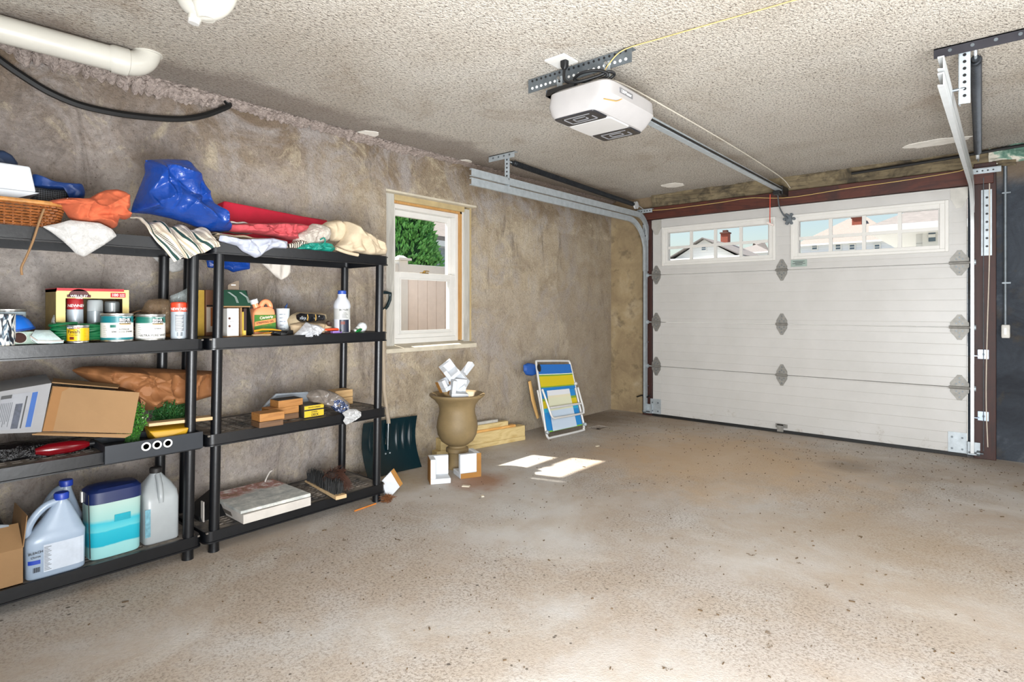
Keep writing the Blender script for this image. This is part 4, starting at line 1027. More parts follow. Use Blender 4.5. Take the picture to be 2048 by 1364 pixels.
# spray can
ORC = mat('orange_cap', '#e2472b', .35, var=.04); SILV = mat('silver_label', '#b9c3cc', .35, .2, var=.05)
c = spot(358, -2.965, Z2); r = rad(34, c.x, c.y); h = .172; a = toward(c)
t = thing('spray_can', 'tall silver spray can with orange cap at the shelf post', 'spray can', c)
MB().lathe([(r - .003, 0), (r, .003), (r, h * .74), (r - .002, h * .75)], c, 36).build('can', SILV, t, smooth=True, ang=30)
MB().lathe([(r + .0005, h * .745), (r + .0005, h * .97), (r - .004, h)], c, 36).build('cap', ORC, t, smooth=True, ang=30)
round_text([('NEW', .018, -.55, Z2 + h * .78), ('NEW', .018, .75, Z2 + h * .78)], c, r + .001, a, WHITEI, t)
patch(c, r + .0008, a, -.45, .6, Z2 + h * .22, Z2 + h * .66).build('text_panel', GREYI, t)
patch(c, r + .0008, a, .95, 1.5, Z2 + .004, Z2 + h * .25).build('red_mark', REDI, t)
b = MB()
for i in range(14):
    q = patch(c, r + .001, a, -.25 + .05 * i, -.25 + .05 * i + (.03 if i % 3 else .015), Z2 + .014, Z2 + .033, 1); b.add(q.v, q.f)
b.build('barcode', INK, t)
b = MB()
for i in range(12):
    q = patch(c, r + .0012, a, -.4, .3 + .2 * ((i * 7) % 3) / 2, Z2 + h * (.24 + .034 * i), Z2 + h * (.25 + .034 * i), 4); b.add(q.v, q.f)
b.build('small_print', WHITEI, t)
# coffee carton with a torn window, spray cans inside
xf = -3.06; ya, yb = Yx(112, xf), Yx(258, xf); zt_ = Zx(185, 579, xf); D = .19
t = thing('coffee_carton', 'yellow coffee carton with red top edge and torn window behind the cans', 'carton', (xf - D / 2, (ya + yb) / 2, Z2))
YEL2 = mat('pale_yellow_card', '#e3cf86', .6, var=.12, scale=5); TANC = mat('tan_card', '#c9a877', .7, var=.06); DKC = mat('carton_inside', '#6a5a40', .8, var=.1)
wz0_, wz1_ = Z2 + .055, Zx(185, 597, xf); wya, wyb = Yx(131, xf), Yx(245, xf)
MB().box(xf - .003, xf, ya, wya, Z2, zt_).box(xf - .003, xf, wyb, yb, Z2, zt_).box(xf - .003, xf, wya, wyb, wz1_, zt_).box(xf - .003, xf, wya, wyb, Z2, wz0_).build('front', YEL2, t)
MB().box(xf - D, xf - .003, ya, ya + .003, Z2, zt_).build('end_panel', mat('dim_card', '#9b8552', .7, var=.15), t)
MB().box(xf - D, xf - .003, yb - .003, yb, Z2, zt_).box(xf - D, xf - D + .003, ya, yb, Z2, zt_).box(xf - D, xf, ya, yb, Z2, Z2 + .002).build('shell', DKC, t)
MB().box(xf - D, xf + .002, ya, ya + .002, zt_ - .012, zt_ + .004).box(xf - .002, xf + .002, ya, yb - .02, zt_ - .008, zt_ + .004).build('red_edge', REDI, t)
MB().box(xf, xf + .001, wya - .005, wyb, Z2 + .03, wz0_ - .002).box(xf, xf + .001, ya, wya - .01, Z2 + .03, wz0_ - .002).build('tan_band', TANC, t)
lc = Yx(158, xf)
lg = MB(); n_ = 14; aw = .037
lg.prism([(xf + .0012, lc + aw * math.cos(R(180 * i / n_)), wz1_ + .012 + .028 * math.sin(R(180 * i / n_))) for i in range(n_ + 1)], (.0008, 0, 0)).box(xf + .0012, xf + .002, lc - aw * 1.15, lc + aw * 1.15, wz1_ + .004, wz1_ + .016)
lg = lg.build('brand_arch', mat('maroon_ink', '#551c1e', .5), t)
flat_text([('WELLSLEY', .0135, 0, .005), ('FARMS', .008, 0, -.003)], (xf + .0022, lc, wz1_ + .0005), (0, 1, 0), (0, 0, 1), WHITEI, lg)
rb = MB().box(xf + .0005, xf + .0015, Yx(221, xf), Yx(251, xf), zt_ - .034, zt_ - .013).build('count_flash', REDI, t)
flat_text([('100', .017, -.012, 0), ('K-CUP', .006, .016, .006), ('PACKS', .006, .016, -.001)], (xf + .0016, Yx(236, xf), zt_ - .029), (0, 1, 0), (0, 0, 1), WHITEI, rb)
flat_text([('100%', .009, Yx(127, xf) - lc, .014), ('ARABICA', .006, Yx(127, xf) - lc, .007), ('COFFEE', .006, Yx(127, xf) - lc, .0), ('BOLD &', .010, Yx(155, xf) - lc, .012), ('FLAVORFUL', .006, Yx(155, xf) - lc, .004), ('MEDIUM', .009, Yx(183, xf) - lc, .010), ('ROAST', .006, Yx(183, xf) - lc, .003)], (xf + .0016, lc, Z2 + .033), (0, 1, 0), (0, 0, 1), mat('brick_red_ink', '#8e2f22', .5), t)
# spray cans inside the carton (each its own thing)
def spray(px, dx, top, body, zt2, label, capc, txt=None, blk=False):
    c = spot(px, xf - dx, Z2 + .003); r = .030; h = zt2 - c.z; t = thing('spray_can', label, 'spray can', c); a = toward(c)
    MB().lathe([(r - .003, 0), (r, .003), (r, h * .72), (r - .002, h * .73)], c, 32).build('can', body, t, smooth=True, ang=30)
    MB().lathe([(r, h * .725), (r, h * .96), (r - .004, h)], c, 32).build('cap', capc, t, smooth=True, ang=30)
    if txt: round_text(txt(c, h), c, r + .001, a, WHITEI, t)
    return t, c, r, h, a
spray(150, .045, 0, SILV, wz1_ + .004, 'silver spray can with red cap seen through the carton window', mat('red_cap', '#a8262c', .35, var=.05), lambda c, h: [('NEW', .017, -.3, c.z + h * .78), ('NEW', .017, .9, c.z + h * .78)])
spray(190, .05, 0, mat('grey_can', '#8f979b', .35, .3, var=.06), wz1_ - .006, 'plain grey spray can in the middle of the carton window', mat('grey_cap', '#a4abad', .35, var=.05))
tt, c, r, h, a = spray(224, .06, 0, mat('dark_can', '#2b2c2f', .35, .2, var=.06), wz1_ - .012, 'black spray can with red oval badge in the carton window', mat('silver_cap', '#9aa0a2', .3, .5))
zb_ = Z2 + .105
b = MB(); vs = [(c.x + (r + .001) * math.cos(a), c.y + (r + .001) * math.sin(a), zb_)]
for i in range(24):
    th = a + .85 * math.cos(i * math.pi / 12); vs.append((c.x + (r + .001) * math.cos(th), c.y + (r + .001) * math.sin(th), zb_ + .012 * math.sin(i * math.pi / 12)))
b.add(vs, [(0, 1 + i, 1 + (i + 1) % 24) for i in range(24)]).build('oval_badge', mat('dark_red', '#7a1418', .4), tt)
round_text([('KRYLON', .0125, 0, zb_ - .005)], c, r + .0015, a, WHITEI, tt)
# green hose coil
GH = mat('green_hose', '#0f5a34', .35, var=.2)
ch = spot(160, -3.0, Z2); b = MB(); pts = []
for i in range(9 * 36):
    k = i / 36; rr = .058 + .012 * math.sin(k * 2.3); th = 2 * math.pi * k
    pts.append((ch.x + rr * .55 * math.cos(th) + .005 * math.sin(k * 5), ch.y + (rr + .022) * math.sin(th) * 1.12, Z2 + .010 + .068 * (k / 9) + .004 * math.sin(3 * th + k)))
tag(b.tube(pts, .0062, 7).build('garden_hose', GH, smooth=True), 'coil of thin green hose behind the yellow stain can', 'hose')
# left end: leaf-print tub, paint pail, blue bowl, punched card, packet
LEAF = NT('leaf_print'); _c = LEAF.coord(scale=(30, 30, 9), rot=(.5, 0, 0)); _n = LEAF.noise(_c, 1.6, 2, .5, 1.5)
LEAF.done(LEAF.ramp(_n, [(.40, '#20242e'), (.44, '#6d8597'), (.47, '#e8e4da'), (.62, '#e8e4da'), (.66, '#2c4a5c')]), .5)
cl = Vector((-2.965, Yx(-8, -2.965), Z2)); rl_ = .058
t = thing('leaf_print_tin', 'white tin with dark leaf print at the very edge of the photo', 'tin', cl)
MB().lathe([(rl_ * .98, 0), (rl_, .004), (rl_, .12), (rl_ - .004, .122), (rl_ - .006, .118), (rl_ - .006, .02)], cl, 36).build('body', LEAF.m, t, smooth=True, ang=40)
cp = spot(14, -3.14, Z2); rp = .06
def pail(t, c, r, h, a): round_text([('INTERIOR', .010, .6, c.z + h * .78)], c, r + .0008, a, INK, t)
paint_can('paint_pail', 'pale blue paint can standing behind the blue bowl', cp, rp, Zx(14, 618, -3.09) - Z2, mat('ice_blue_label', '#b9cdd8', .4), mat('ice_blue_low', '#8fb0c4', .4), None, 0, .4, extra=pail)
cb_ = spot(20, -3.03, Z2 + .055); t = thing('blue_bowl', 'bright blue plastic bowl upside down behind the leaf print tin', 'bowl', cb_)
BLU = mat('bright_blue_plastic', '#1668c9', .35, var=.05)
MB().lathe([(.078, 0), (.074, .010), (.064, .035), (.045, .055), (.02, .064), (.001, .066)], cb_, 36, Matrix.Rotation(R(8), 4, 'X')).build('bowl', BLU, t, smooth=True)
MB().lathe([(.074, -.003), (.079, -.004), (.079, .003), (.074, .004)], cb_, 36, Matrix.Rotation(R(8), 4, 'X'), cap=False).build('lip', mat('navy_rim', '#12408c', .35), t, smooth=True)
MB().lathe([(.03, 0), (.03, .058)], (cb_.x, cb_.y, Z2), 20).build('stem', BLACKM, t, smooth=True)
# punched card strip
xk = -2.97; k0, k1 = Yx(20, xk), Yx(100, xk)
t = thing('disc_card', 'pale green card strip with round holes leaning on the shelf', 'card', (xk, (k0 + k1) / 2, Z2))
m_ = Matrix.Translation((xk + .03, k0, Z2 + .004)) @ Matrix.Rotation(R(-32), 4, 'Y')
MB().box(-.004, 0, 0, k1 - k0, 0, .055, m_).build('card', mat('pale_green_card', '#a9bfb2', .6, var=.1), t)
for i in range(2):
    cc = .026 + i * .055
    MB().prism([m_ @ Vector((.0005, cc + .021 * math.cos(R(20 * j)), .027 + .024 * math.sin(R(20 * j)))) for j in range(18)], m_.to_3x3() @ Vector((.0012, 0, 0))).build('disc', mat('brown_disc', '#3a211b', .8, var=.2), t)
    MB().tube([m_ @ Vector((.002, cc + .0225 * math.cos(R(20 * j)), .027 + .0255 * math.sin(R(20 * j)))) for j in range(18)], .0016, 5, closed=True).build('disc_ring', mat('pale_ring', '#cfd6cd', .6), t)
pk = [at(61, 674, x=-2.925), at(70, 660, x=-2.975), at(100, 660, x=-2.985), at(127, 686, x=-2.92), at(104, 684, x=-2.905), at(75, 683, x=-2.905)]
pk = [Vector((p.x, p.y, max(p.z, Z2 + .010))) for p in pk]
t = thing('foil_packet', 'shiny pale packet lying on the punched card', 'packet', pk[0])
PKM = mat('frosted_packet', '#c2d6d6', .2, var=.15, scale=40, bump=.5, bscale=60)
ce = sum(pk, Vector()) / 6 + Vector((.006, 0, .016)); lo = [p - Vector((0, 0, .007)) for p in pk]
MB().add(pk + lo + [ce, ce - Vector((0, 0, .02))], [(i, (i + 1) % 6, 12) for i in range(6)] + [(6 + (i + 1) % 6, 6 + i, 13) for i in range(6)] + [((i + 1) % 6, i, 6 + i, 6 + (i + 1) % 6) for i in range(6)]).build('packet', PKM, t, smooth=True, ang=60)
MB().tube([pk[3] + Vector((.002, 0, .002)), pk[4] + Vector((.002, 0, .002)), pk[5] + Vector((.002, 0, .002)), pk[0] + Vector((.002, 0, .002))], .003, 5).build('seal_edge', mat('packet_seal', '#c9bfb9', .4), t)
cloth('clear_wrap', m_film('clear_wrap', '#cfd3cf', .4, .08), 'twist of clear wrap standing beside the coffee carton', 'plastic wrap', [(100, 660), (103, 640), (108, 628), (106, 642), (112, 646), (111, 662), (105, 668)], -3.04, .02, .01, fr=40, m=60, rings=8)
# rolled mat and clear bags behind the paint cans
t = thing('rolled_mat', 'dark brown rolled mat in clear wrap behind the green paint can', 'mat', spot(276, -3.14, Z2))
cc = spot(278, -3.14, Z2 + .075); RM = mat('brown_mat', '#4a3124', .8, var=.2, scale=40); RM2 = mat('tan_mat_edge', '#8a6a4e', .8, var=.2)
sp_ = []
for i in range(150):
    k = i / 150; th = k * 2 * math.pi * 4.2; rr = .012 + .058 * k
    sp_.append((rr * math.cos(th), rr * math.sin(th)))
b = MB(); ln_ = .10; n = len(sp_)
vs = [(cc.x + .02 + p[1] * .2, cc.y + p[0], cc.z + p[1]) for p in sp_] + [(cc.x + .02 - ln_ + p[1] * .2, cc.y + p[0], cc.z + p[1]) for p in sp_] + [(cc.x + .02 + p[1] * .2, cc.y + p[0] * .93, cc.z + p[1] * .93) for p in sp_]
b.add(vs, [(i, i + 1, n + i + 1, n + i) for i in range(n - 1)] + [(i, i + 1, 2 * n + i + 1, 2 * n + i) for i in range(n - 1)])
b.build('roll', RM, t, smooth=True)
MB().tube([(cc.x + .0215 + p[1] * .2, cc.y + p[0], cc.z + p[1]) for p in sp_], .0022, 5).build('edge', RM2, t)
BAGM = m_film('brown_clear_bag', '#8a7258', .5, .1)
cloth('clear_bag', BAGM, 'clear bag of brown cord behind the green paint can', 'bag', [(282, 622), (290, 606), (297, 599), (325, 597), (340, 600), (345, 640), (345, 668), (300, 668), (284, 650)], -3.09, .045, .03, fr=20, ridge=.8, seed=31)
t = thing('cord_bundle', 'bundle of golden brown cord inside the clear bag', 'cord', spot(320, -3.10, Z2))
b = MB()
for i in range(9):
    yc_ = Yx(312, -3.11) + .004 * i; b.tube([(-3.12 + .02 * math.sin(i + j * .7), yc_ + .035 * math.cos(j * 2 * math.pi / 16 + i * .2), Z2 + .05 + .042 * math.sin(j * 2 * math.pi / 16) + .004 * math.sin(i * 2)) for j in range(16)], .0045, 6, closed=True)
b.build('coils', mat('golden_cord', '#7d5424', .7, var=.3, scale=40), t, smooth=True)
cloth('clear_pouch', m_film('clear_pouch', '#b9c4c4', .3, .06), 'clear pouch rising behind the orange-capped spray can', 'pouch', [(340, 592), (360, 584), (375, 576), (383, 572), (383, 600), (380, 625), (378, 660), (345, 668), (342, 620)], -3.05, .018, .010, fr=26, ridge=.8, seed=33)

# ------------------------------------------------------------------ second shelf from the top, unit nearest the window
def box_thing(name, label, cat, x0, x1, y0, y1, z0, z1, mt, bevel=.002):
    t = thing(name, label, cat, ((x0 + x1) / 2, (y0 + y1) / 2, z0))
    MB().box(x0, x1, y0, y1, z0, z1).build('box', mt, t, bevel=bevel); return t
xb = -3.16
BROWNB = mat('brown_box_print', '#6a452e', .6, var=.15); t = box_thing('brown_carton', 'dark brown printed carton behind the shelf posts', 'carton', xb - .1, xb, Yx(412, xb), Yx(436, xb), Z2, Zx(425, 580, xb), BROWNB)
zq = Zx(425, 580, xb)
MB().box(xb, xb + .001, Yx(413, xb), Yx(435, xb), Z2 + .02, zq - .09).build('lower_print', mat('tan_print', '#a89a8a', .6), t)
MB().box(xb, xb + .0015, Yx(421, xb), Yx(434, xb), Z2 + .05, zq - .092).build('orange_print', mat('orange_print', '#8a4a1c', .6), t)
MB().box(xb, xb + .0015, Yx(413, xb), Yx(435, xb), zq - .086, zq - .078).build('dark_band', BLACKP, t)
MB().box(xb - .02, xb - .015, Yx(386, xb), Yx(411, xb), Z2, Zx(400, 580, xb)).build('yellow_flap', mat('mustard_card', '#a8862a', .6), t)
# light bulb multipack: brown carton with green hang header
xf2 = -2.955; yA_, yB_ = Yx(446, xf2), Yx(507, xf2); za = Z2
t = thing('bulb_multipack', 'open bulb carton with dark green header beside the shelf post', 'carton', (xf2 - .06, (yA_ + yB_) / 2, Z2))
zsh = Zx(480, 612, xf2); ztop = Zx(480, 580, xf2)
GRN = mat('dark_green_card', '#0f3a2a', .45, var=.1)
MB().box(xf2 - .11, xf2 - .107, yA_, yB_ - .012, za, ztop).box(xf2 - .11, xf2, yA_, yB_, za, za + .003).build('carton_back', CARDD, t)
MB().hexa([(xf2 - .11, yB_ - .006, za), (xf2, yB_, za), (xf2 - .11, yB_ - .003, za), (xf2, yB_ + .003, za), (xf2 - .11, yB_ - .028, ztop), (xf2 - .03, yB_ - .022, ztop), (xf2 - .11, yB_ - .025, ztop), (xf2 - .03, yB_ - .019, ztop)]).build('side_card', mat('black_green_card', '#171c18', .5), t)
hd = MB().hexa([(xf2 - .012, yA_, zsh), (xf2, yA_, zsh), (xf2 - .012, yB_ - .010, zsh), (xf2, yB_ - .010, zsh), (xf2 - .05, yA_, ztop), (xf2 - .04, yA_, ztop), (xf2 - .05, yB_ - .022, ztop), (xf2 - .04, yB_ - .022, ztop)]).build('green_header', GRN, t)
b = MB()
for px in (470, 493):
    yv = Yx(px, xf2)
    for s_ in (0, 1, 2): b.tube([(xf2 - .035 + .002, yv - .022 + s_ * .004, ztop - .010), (xf2 - .018 + .002, yv + .006 + s_ * .004, zsh + .045), (xf2 - .008 + .003, yv + .012 + s_ * .004, zsh + .016)], .0013, 5)
b.build('leaf_line_print', mat('silver_ink', '#8b948f', .4), hd)
MB().box(xf2 - .07, xf2 + .004, yA_, yB_ - .018, zsh - .006, zsh).build('ledge', CARD, t)
MB().prism([(xf2 - .06, Yx(456, xf2 - .06), ztop), (xf2 - .06, Yx(478, xf2 - .06), ztop), (xf2 - .06, Yx(478, xf2 - .06), ztop + .05), (xf2 - .06, Yx(470, xf2 - .06), ztop + .045), (xf2 - .06, Yx(456, xf2 - .06), ztop + .026)], (-.002, 0, 0)).build('hang_tab', mat('taupe_tab', '#6f6152', .7), t)
MB().box(xf2 - .0585, xf2 - .057, Yx(462, xf2 - .06), Yx(471, xf2 - .06), ztop + .024, ztop + .029).build('tab_slot', CREAMP, t)
wc = MB().box(xf2 - .05, xf2 - .004, Yx(455, xf2), Yx(478, xf2), za + .004, zsh - .012).build('bulb_card', CREAMP, t)
b = MB()
for zz in (.35, .6): b.prism([(xf2 - .003, Yx(459.5, xf2) + .006 * math.cos(R(30 * j)), za + (zsh - za) * zz + .006 * math.sin(R(30 * j))) for j in range(12)], (.0012, 0, 0))
b.build('brown_dot', mat('brown_ink', '#4a2418', .5), wc)
flat_text([('60W', .011, 0, .004), ('LED', .009, 0, -.035)], (xf2 - .0035, Yx(465, xf2), za + (zsh - za) * .45), (0, 1, 0), (0, 0, 1), GREYI, wc)
MB().box(xf2 - .04, xf2 - .006, Yx(482, xf2), Yx(485, xf2), za + .003, zsh - .008).build('divider', CARD, t)
MB().box(xf2 - .04, xf2 - .008, Yx(486, xf2), Yx(489, xf2), za + .004, zsh - .03).build('yellow_card', mat('yellow_card', '#b99a2c', .5), t)
MB().box(xf2 - .04, xf2 - .010, Yx(489, xf2), Yx(495, xf2), za + .004, zsh - .012).build('dark_card', mat('maroon_dark', '#2b1512', .5), t)
MB().box(xf2 - .008, xf2 - .006, Yx(488, xf2), Yx(493, xf2), za + .006, za + .03).build('yellow_tag', mat('tag_yellow', '#d2b24a', .5), t)
# orange stripper jug with loop handle
xj = -3.02; y0_, y1_ = Yx(508, xj), Yx(552, xj); zj = Zx(530, 600, xj); ycj = (y0_ + y1_) / 2; hj = (y1_ - y0_) / 2
t = thing('stripper_jug', 'orange jug with green label and loop handle', 'jug', (xj, ycj, Z2))
ORJ = mat('peach_plastic', '#f0986a', .35, var=.05, subs=.1); HT = zj - Z2
MB().loft([(xj - .045, ycj, Z2, .040, hj * .92, 7), (xj - .045, ycj, Z2 + .006, .045, hj, 7), (xj - .045, ycj, Z2 + HT * .62, .045, hj, 7), (xj - .045, ycj + hj * .06, Z2 + HT * .72, .043, hj * .9, 6), (xj - .045, ycj + hj * .14, Z2 + HT * .80, .034, hj * .62, 4)], 44).build('body', ORJ, t, smooth=True, ang=40)
hc_ = Vector((xj - .045, ycj + hj * .42, Z2 + HT * .80))
MB().tube([hc_ + Vector((0, hj * .42 * math.cos(R(a)), HT * .16 * math.sin(R(a)))) for a in range(0, 360, 15)], .014, 12, closed=True).build('handle', ORJ, t, smooth=True)
MB().cyl((xj - .045, ycj - hj * .35, Z2 + HT * .72), (xj - .045, ycj - hj * .62, Z2 + HT * .93), .017, .014, 18).build('neck', ORJ, t, smooth=True)
MB().cyl((xj - .045, ycj - hj * .60, Z2 + HT * .90), (xj - .045, ycj - hj * .72, Z2 + HT * 1.02), .021, .021, 20).build('cap', WHITEP, t, smooth=True)
lab = m_wood('citrus_label', '#3f7a1e', '#2f6a20', 3, 1, .4, '#d2762a')
lb_ = MB().box(xj + .0, xj + .0015, y0_ + .002, y1_ - .002, Z2 + .018, Z2 + HT * .58).build('label', lab, t)
MB().prism([(xj + .002, y0_ + .004, Z2 + HT * .26), (xj + .002, y1_ - .003, Z2 + HT * .36), (xj + .002, y1_ - .003, Z2 + HT * .48), (xj + .002, y0_ + .004, Z2 + HT * .38)], (.0005, 0, 0)).build('orange_swash', mat('orange_swash', '#e38a4e', .4), lb_)
flat_text([('STRIPPING GEL', .0145, 0, 0)], (xj + .003, ycj, Z2 + HT * .345), (0, 1, .13), (0, -.13, 1), INK, lb_)
flat_text([('Citristrip', .020, 0, 0)], (xj + .003, ycj + .006, Z2 + HT * .475), (0, 1, .13), (0, -.13, 1), mat('cream_ink', '#f6e3d2', .4), lb_)
# measuring cup with blue stirrer
cm = spot(566, -3.10, Z2); rm = .036; hm = Zx(566, 617, -3.10) - Z2
t = thing('measuring_cup', 'translucent white measuring cup with blue stirrer', 'cup', cm)
MB().lathe([(rm * .82, 0), (rm * .86, .004), (rm, hm), (rm - .002, hm), (rm * .84, .01), (.001, .006)], cm, 32).build('cup', mat('milky_cup', '#d7dfe4', .3, alpha=.85, var=.03), t, smooth=True, ang=50)
MB().hexa([cm + Vector(p) for p in ((-.003, -.005, .03), (.003, -.005, .03), (-.003, .006, .03), (.003, .006, .03), (-.003, .012, hm + .012), (.003, .012, hm + .012), (-.003, .026, hm + .03), (.003, .026, hm + .03))]).build('stirrer', mat('navy_plastic', '#1d3f73', .4), t)
b = MB()
for i in range(5):
    q = patch(cm, rm * (.87 + .13 * (.3 + .12 * i)) + .002, toward(cm), -.5, .35 - .2 * (i % 2), cm.z + hm * (.2 + .14 * i), cm.z + hm * (.22 + .14 * i), 4); b.add(q.v, q.f)
b.build('graduation', mat('blue_print', '#4a5a70', .4), t)
# dark tray, folded packets
box_thing('black_tray', 'flat black plastic tray lying behind the orange jug', 'tray', -3.13, -2.99, Yx(553, -3.0), Yx(585, -3.0), Z2, Z2 + .022, BLACKM, .003)
cloth('canvas_roll', mat('canvas_tan', '#a8977a', .9, var=.15, scale=20, bump=.3), 'tan canvas roll under the black plastic packet', 'cloth', [(573, 640), (582, 630), (595, 624), (640, 625), (650, 628), (652, 638), (600, 648), (578, 654)], -3.07, .04, .012, fr=18, seed=41, rings=24, cr=(14, .016, .008))
t = thing('black_packet', 'glossy black plastic packet with gold marks', 'packet', spot(620, -3.0, Z2 + .07))
pile([(592, 630), (600, 626), (630, 628), (648, 630), (650, 637), (645, 642), (620, 645), (600, 644), (593, 638)], -3.0, .035, .012, 40, .7, 43).build('packet', mat('glossy_black', '#15171b', .18, var=.3, scale=60, bump=.3), t, smooth=True)
flat_text([('MAX', .018, 0, 0)], (-2.961, Yx(606, -2.961), Zx(606, 639, -2.961)), (0, 1, 0), (0, 0, 1), mat('pale_print', '#9aa0a8', .4), t)
b = MB()
for px in (615, 631): b.tube([at(px, 629, x=-2.962), at(px + 1, 635, x=-2.958), at(px, 641, x=-2.962)], .003, 5)
b.build('gold_mark', GOLD, t)
cloth('kraft_sack', mat('beige_paper', '#b59f80', .8, var=.1, bump=.3), 'beige paper sack under the black packet', 'sack', [(580, 650), (600, 644), (640, 645), (655, 648), (662, 652), (662, 660), (640, 668), (600, 674), (583, 668)], -3.02, .035, .014, fr=18, seed=44, rings=24, cr=(16, .018, .008))
cloth('brown_leather_scrap', mat('dark_leather', '#3a2a22', .6), 'small dark brown curl behind the orange scraper', 'scrap', [(651, 644), (657, 641), (663, 646), (662, 653), (655, 652)], -2.99, .012, .004, fr=40, m=40, rings=8)
cloth('clear_packet', m_film('bright_clear', '#d5d7dc', .62, .08), 'crumpled clear plastic bag at the shelf front', 'bag', [(585, 672), (600, 658), (612, 644), (622, 648), (636, 650), (649, 658), (640, 665), (634, 674), (626, 678), (612, 676), (596, 675)], -2.93, .03, .022, fr=34, ridge=.85, seed=46, m=120, rings=24, cr=(18, .018, .007))
t = thing('orange_scraper', 'orange handled scraper with dark blade', 'scraper', spot(665, -2.96, Z2))
za_ = Zx(668, 661, -2.96)
MB().tube([(-2.975, Yx(650, -2.97), za_ + .004), (-2.968, Yx(662, -2.97), za_ + .006), (-2.962, Yx(678, -2.96), za_ + .006), (-2.96, Yx(683, -2.96), za_ + .005)], [.008, .010, .010, .006], 12, flat=.8).build('handle', mat('orange_handle', '#d0431c', .4, var=.05), t, smooth=True)
MB().box(-3.0, -2.955, Yx(645, -2.97), Yx(670, -2.97), Z2, za_ - .003).build('dark_block', mat('oxblood', '#3c211d', .6), t)
xw = -2.925; t = box_thing('lilac_case', 'small lilac plastic case beside the white bottle', 'case', xw - .03, xw, Yx(666, xw), Yx(684, xw), Z2, Zx(675, 662, xw), mat('lilac_plastic', '#9a78c4', .4, var=.04), .003)
MB().prism([(xw + .0003, Yx(681, xw) + .005 * math.cos(R(30 * j)), Z2 + .013 + .008 * math.sin(R(30 * j))) for j in range(12)], (.001, 0, 0)).build('dark_eye', INK, t)
tag(MB().tube([at(636, 672, x=-2.91), at(672, 673.5, x=-2.905)], .0035, 6).build('wooden_stick', PINE2), 'thin wooden stick lying in front of the orange scraper', 'stick')
# white bottle with navy cap
cbt = spot(684, -2.98, Z2); rb_ = rad(33, cbt.x, cbt.y); H_ = Zx(684, 581, -2.98) - Z2; a = toward(cbt)
t = thing('white_bottle', 'tall white plastic bottle with blue cap', 'bottle', cbt)
BOT = mat('grey_white_plastic', '#c4c7ce', .3, var=.04)
MB().lathe([(rb_ * .9, 0), (rb_, .006), (rb_, H_ * .58), (rb_ * 1.06, H_ * .60), (rb_ * 1.05, H_ * .66), (rb_ * .92, H_ * .74), (rb_ * .62, H_ * .82), (rb_ * .52, H_ * .87), (rb_ * .56, H_ * .90), (rb_ * .50, H_ * .92)], cbt, 40).build('body', BOT, t, smooth=True, ang=50)
MB().lathe([(rb_ * .52, H_ * .905), (rb_ * .53, H_ * .985), (rb_ * .45, H_)], cbt, 28).build('cap', mat('royal_cap', '#24479b', .4), t, smooth=True, ang=40)
patch(cbt, rb_ + .0008, a, -1.3, 1.3, Z2 + H_ * .32, Z2 + H_ * .57, 16).build('upper_label', mat('grey_label', '#b6b7b4', .4), t)
patch(cbt, rb_ + .0012, a, -.3, .95, Z2 + .004, Z2 + H_ * .31, 12).build('dark_label', mat('navy_label', '#1a1f33', .4), t)
patch(cbt, rb_ + .0012, a, .95, 1.4, Z2 + .004, Z2 + H_ * .31, 6).build('white_label', CREAMP, t)
round_text([('BUTLEX', .015, .25, Z2 + H_ * .52)], cbt, rb_ + .0012, a, INK, t)
b = MB()
for i in range(6):
    q = patch(cbt, rb_ + .0012, a, .0, .75 - .1 * (i % 3), Z2 + H_ * (.35 + .025 * i), Z2 + H_ * (.358 + .025 * i), 4); b.add(q.v, q.f)
b.build('small_print', INK, t)
patch(cbt, rb_ + .0016, a, -.15, .35, Z2 + H_ * .2, Z2 + H_ * .27, 6).build('red_mark', mat('rust_mark', '#6b2a1c', .5), t)
# light bulb with green leaf of plastic
cbu = spot(724, -2.955, Z2 + .030); t = thing('light_bulb', 'white round light bulb lying at the shelf end', 'bulb', (cbu.x, cbu.y, Z2))
ax_ = Vector((.25, -.9, -.28)).normalized(); mb = ax_.to_track_quat('Z', 'Y').to_matrix().to_4x4()
MB().lathe([(.001, -.030), (.014, -.0265), (.024, -.018), (.0295, -.004), (.029, .008), (.024, .020), (.019, .03)], cbu, 32, mb).build('globe', WHITEP, t, smooth=True)
MB().lathe([(.019, .029), (.017, .045), (.0135, .05)], cbu, 28, mb).build('collar', mat('grey_collar', '#b9bab6', .4), t, smooth=True)
MB().lathe([(.0125, .05), (.0125, .07), (.006, .076)], cbu, 20, mb).build('screw_base', METAL, t, smooth=True)
def leafn(px, py, L, w, ang, x):
    p = at(px, py, x=x); b = MB()
    def fn(u, v):
        ww = w * math.sin(math.pi * min(1, u * .95 + .04)) ** .8; return p + Vector((.012 * math.sin(math.pi * u) * (1 - abs(v * 2 - 1)), (u - .5) * L * math.cos(ang) - (v - .5) * ww * math.sin(ang), (u - .5) * L * math.sin(ang) + (v - .5) * ww * math.cos(ang)))
    return b.sheet(fn, 12, 6, .0015)
o = leafn(718, 661, .05, .018, .35, -2.915); q = leafn(724, 666, .04, .012, -.1, -2.91); o.add(q.v, q.f)
tag(o.build('green_leaf', mat('green_plastic', '#0e6a30', .3), smooth=True), 'shiny green plastic leaf against the light bulb', 'leaf')
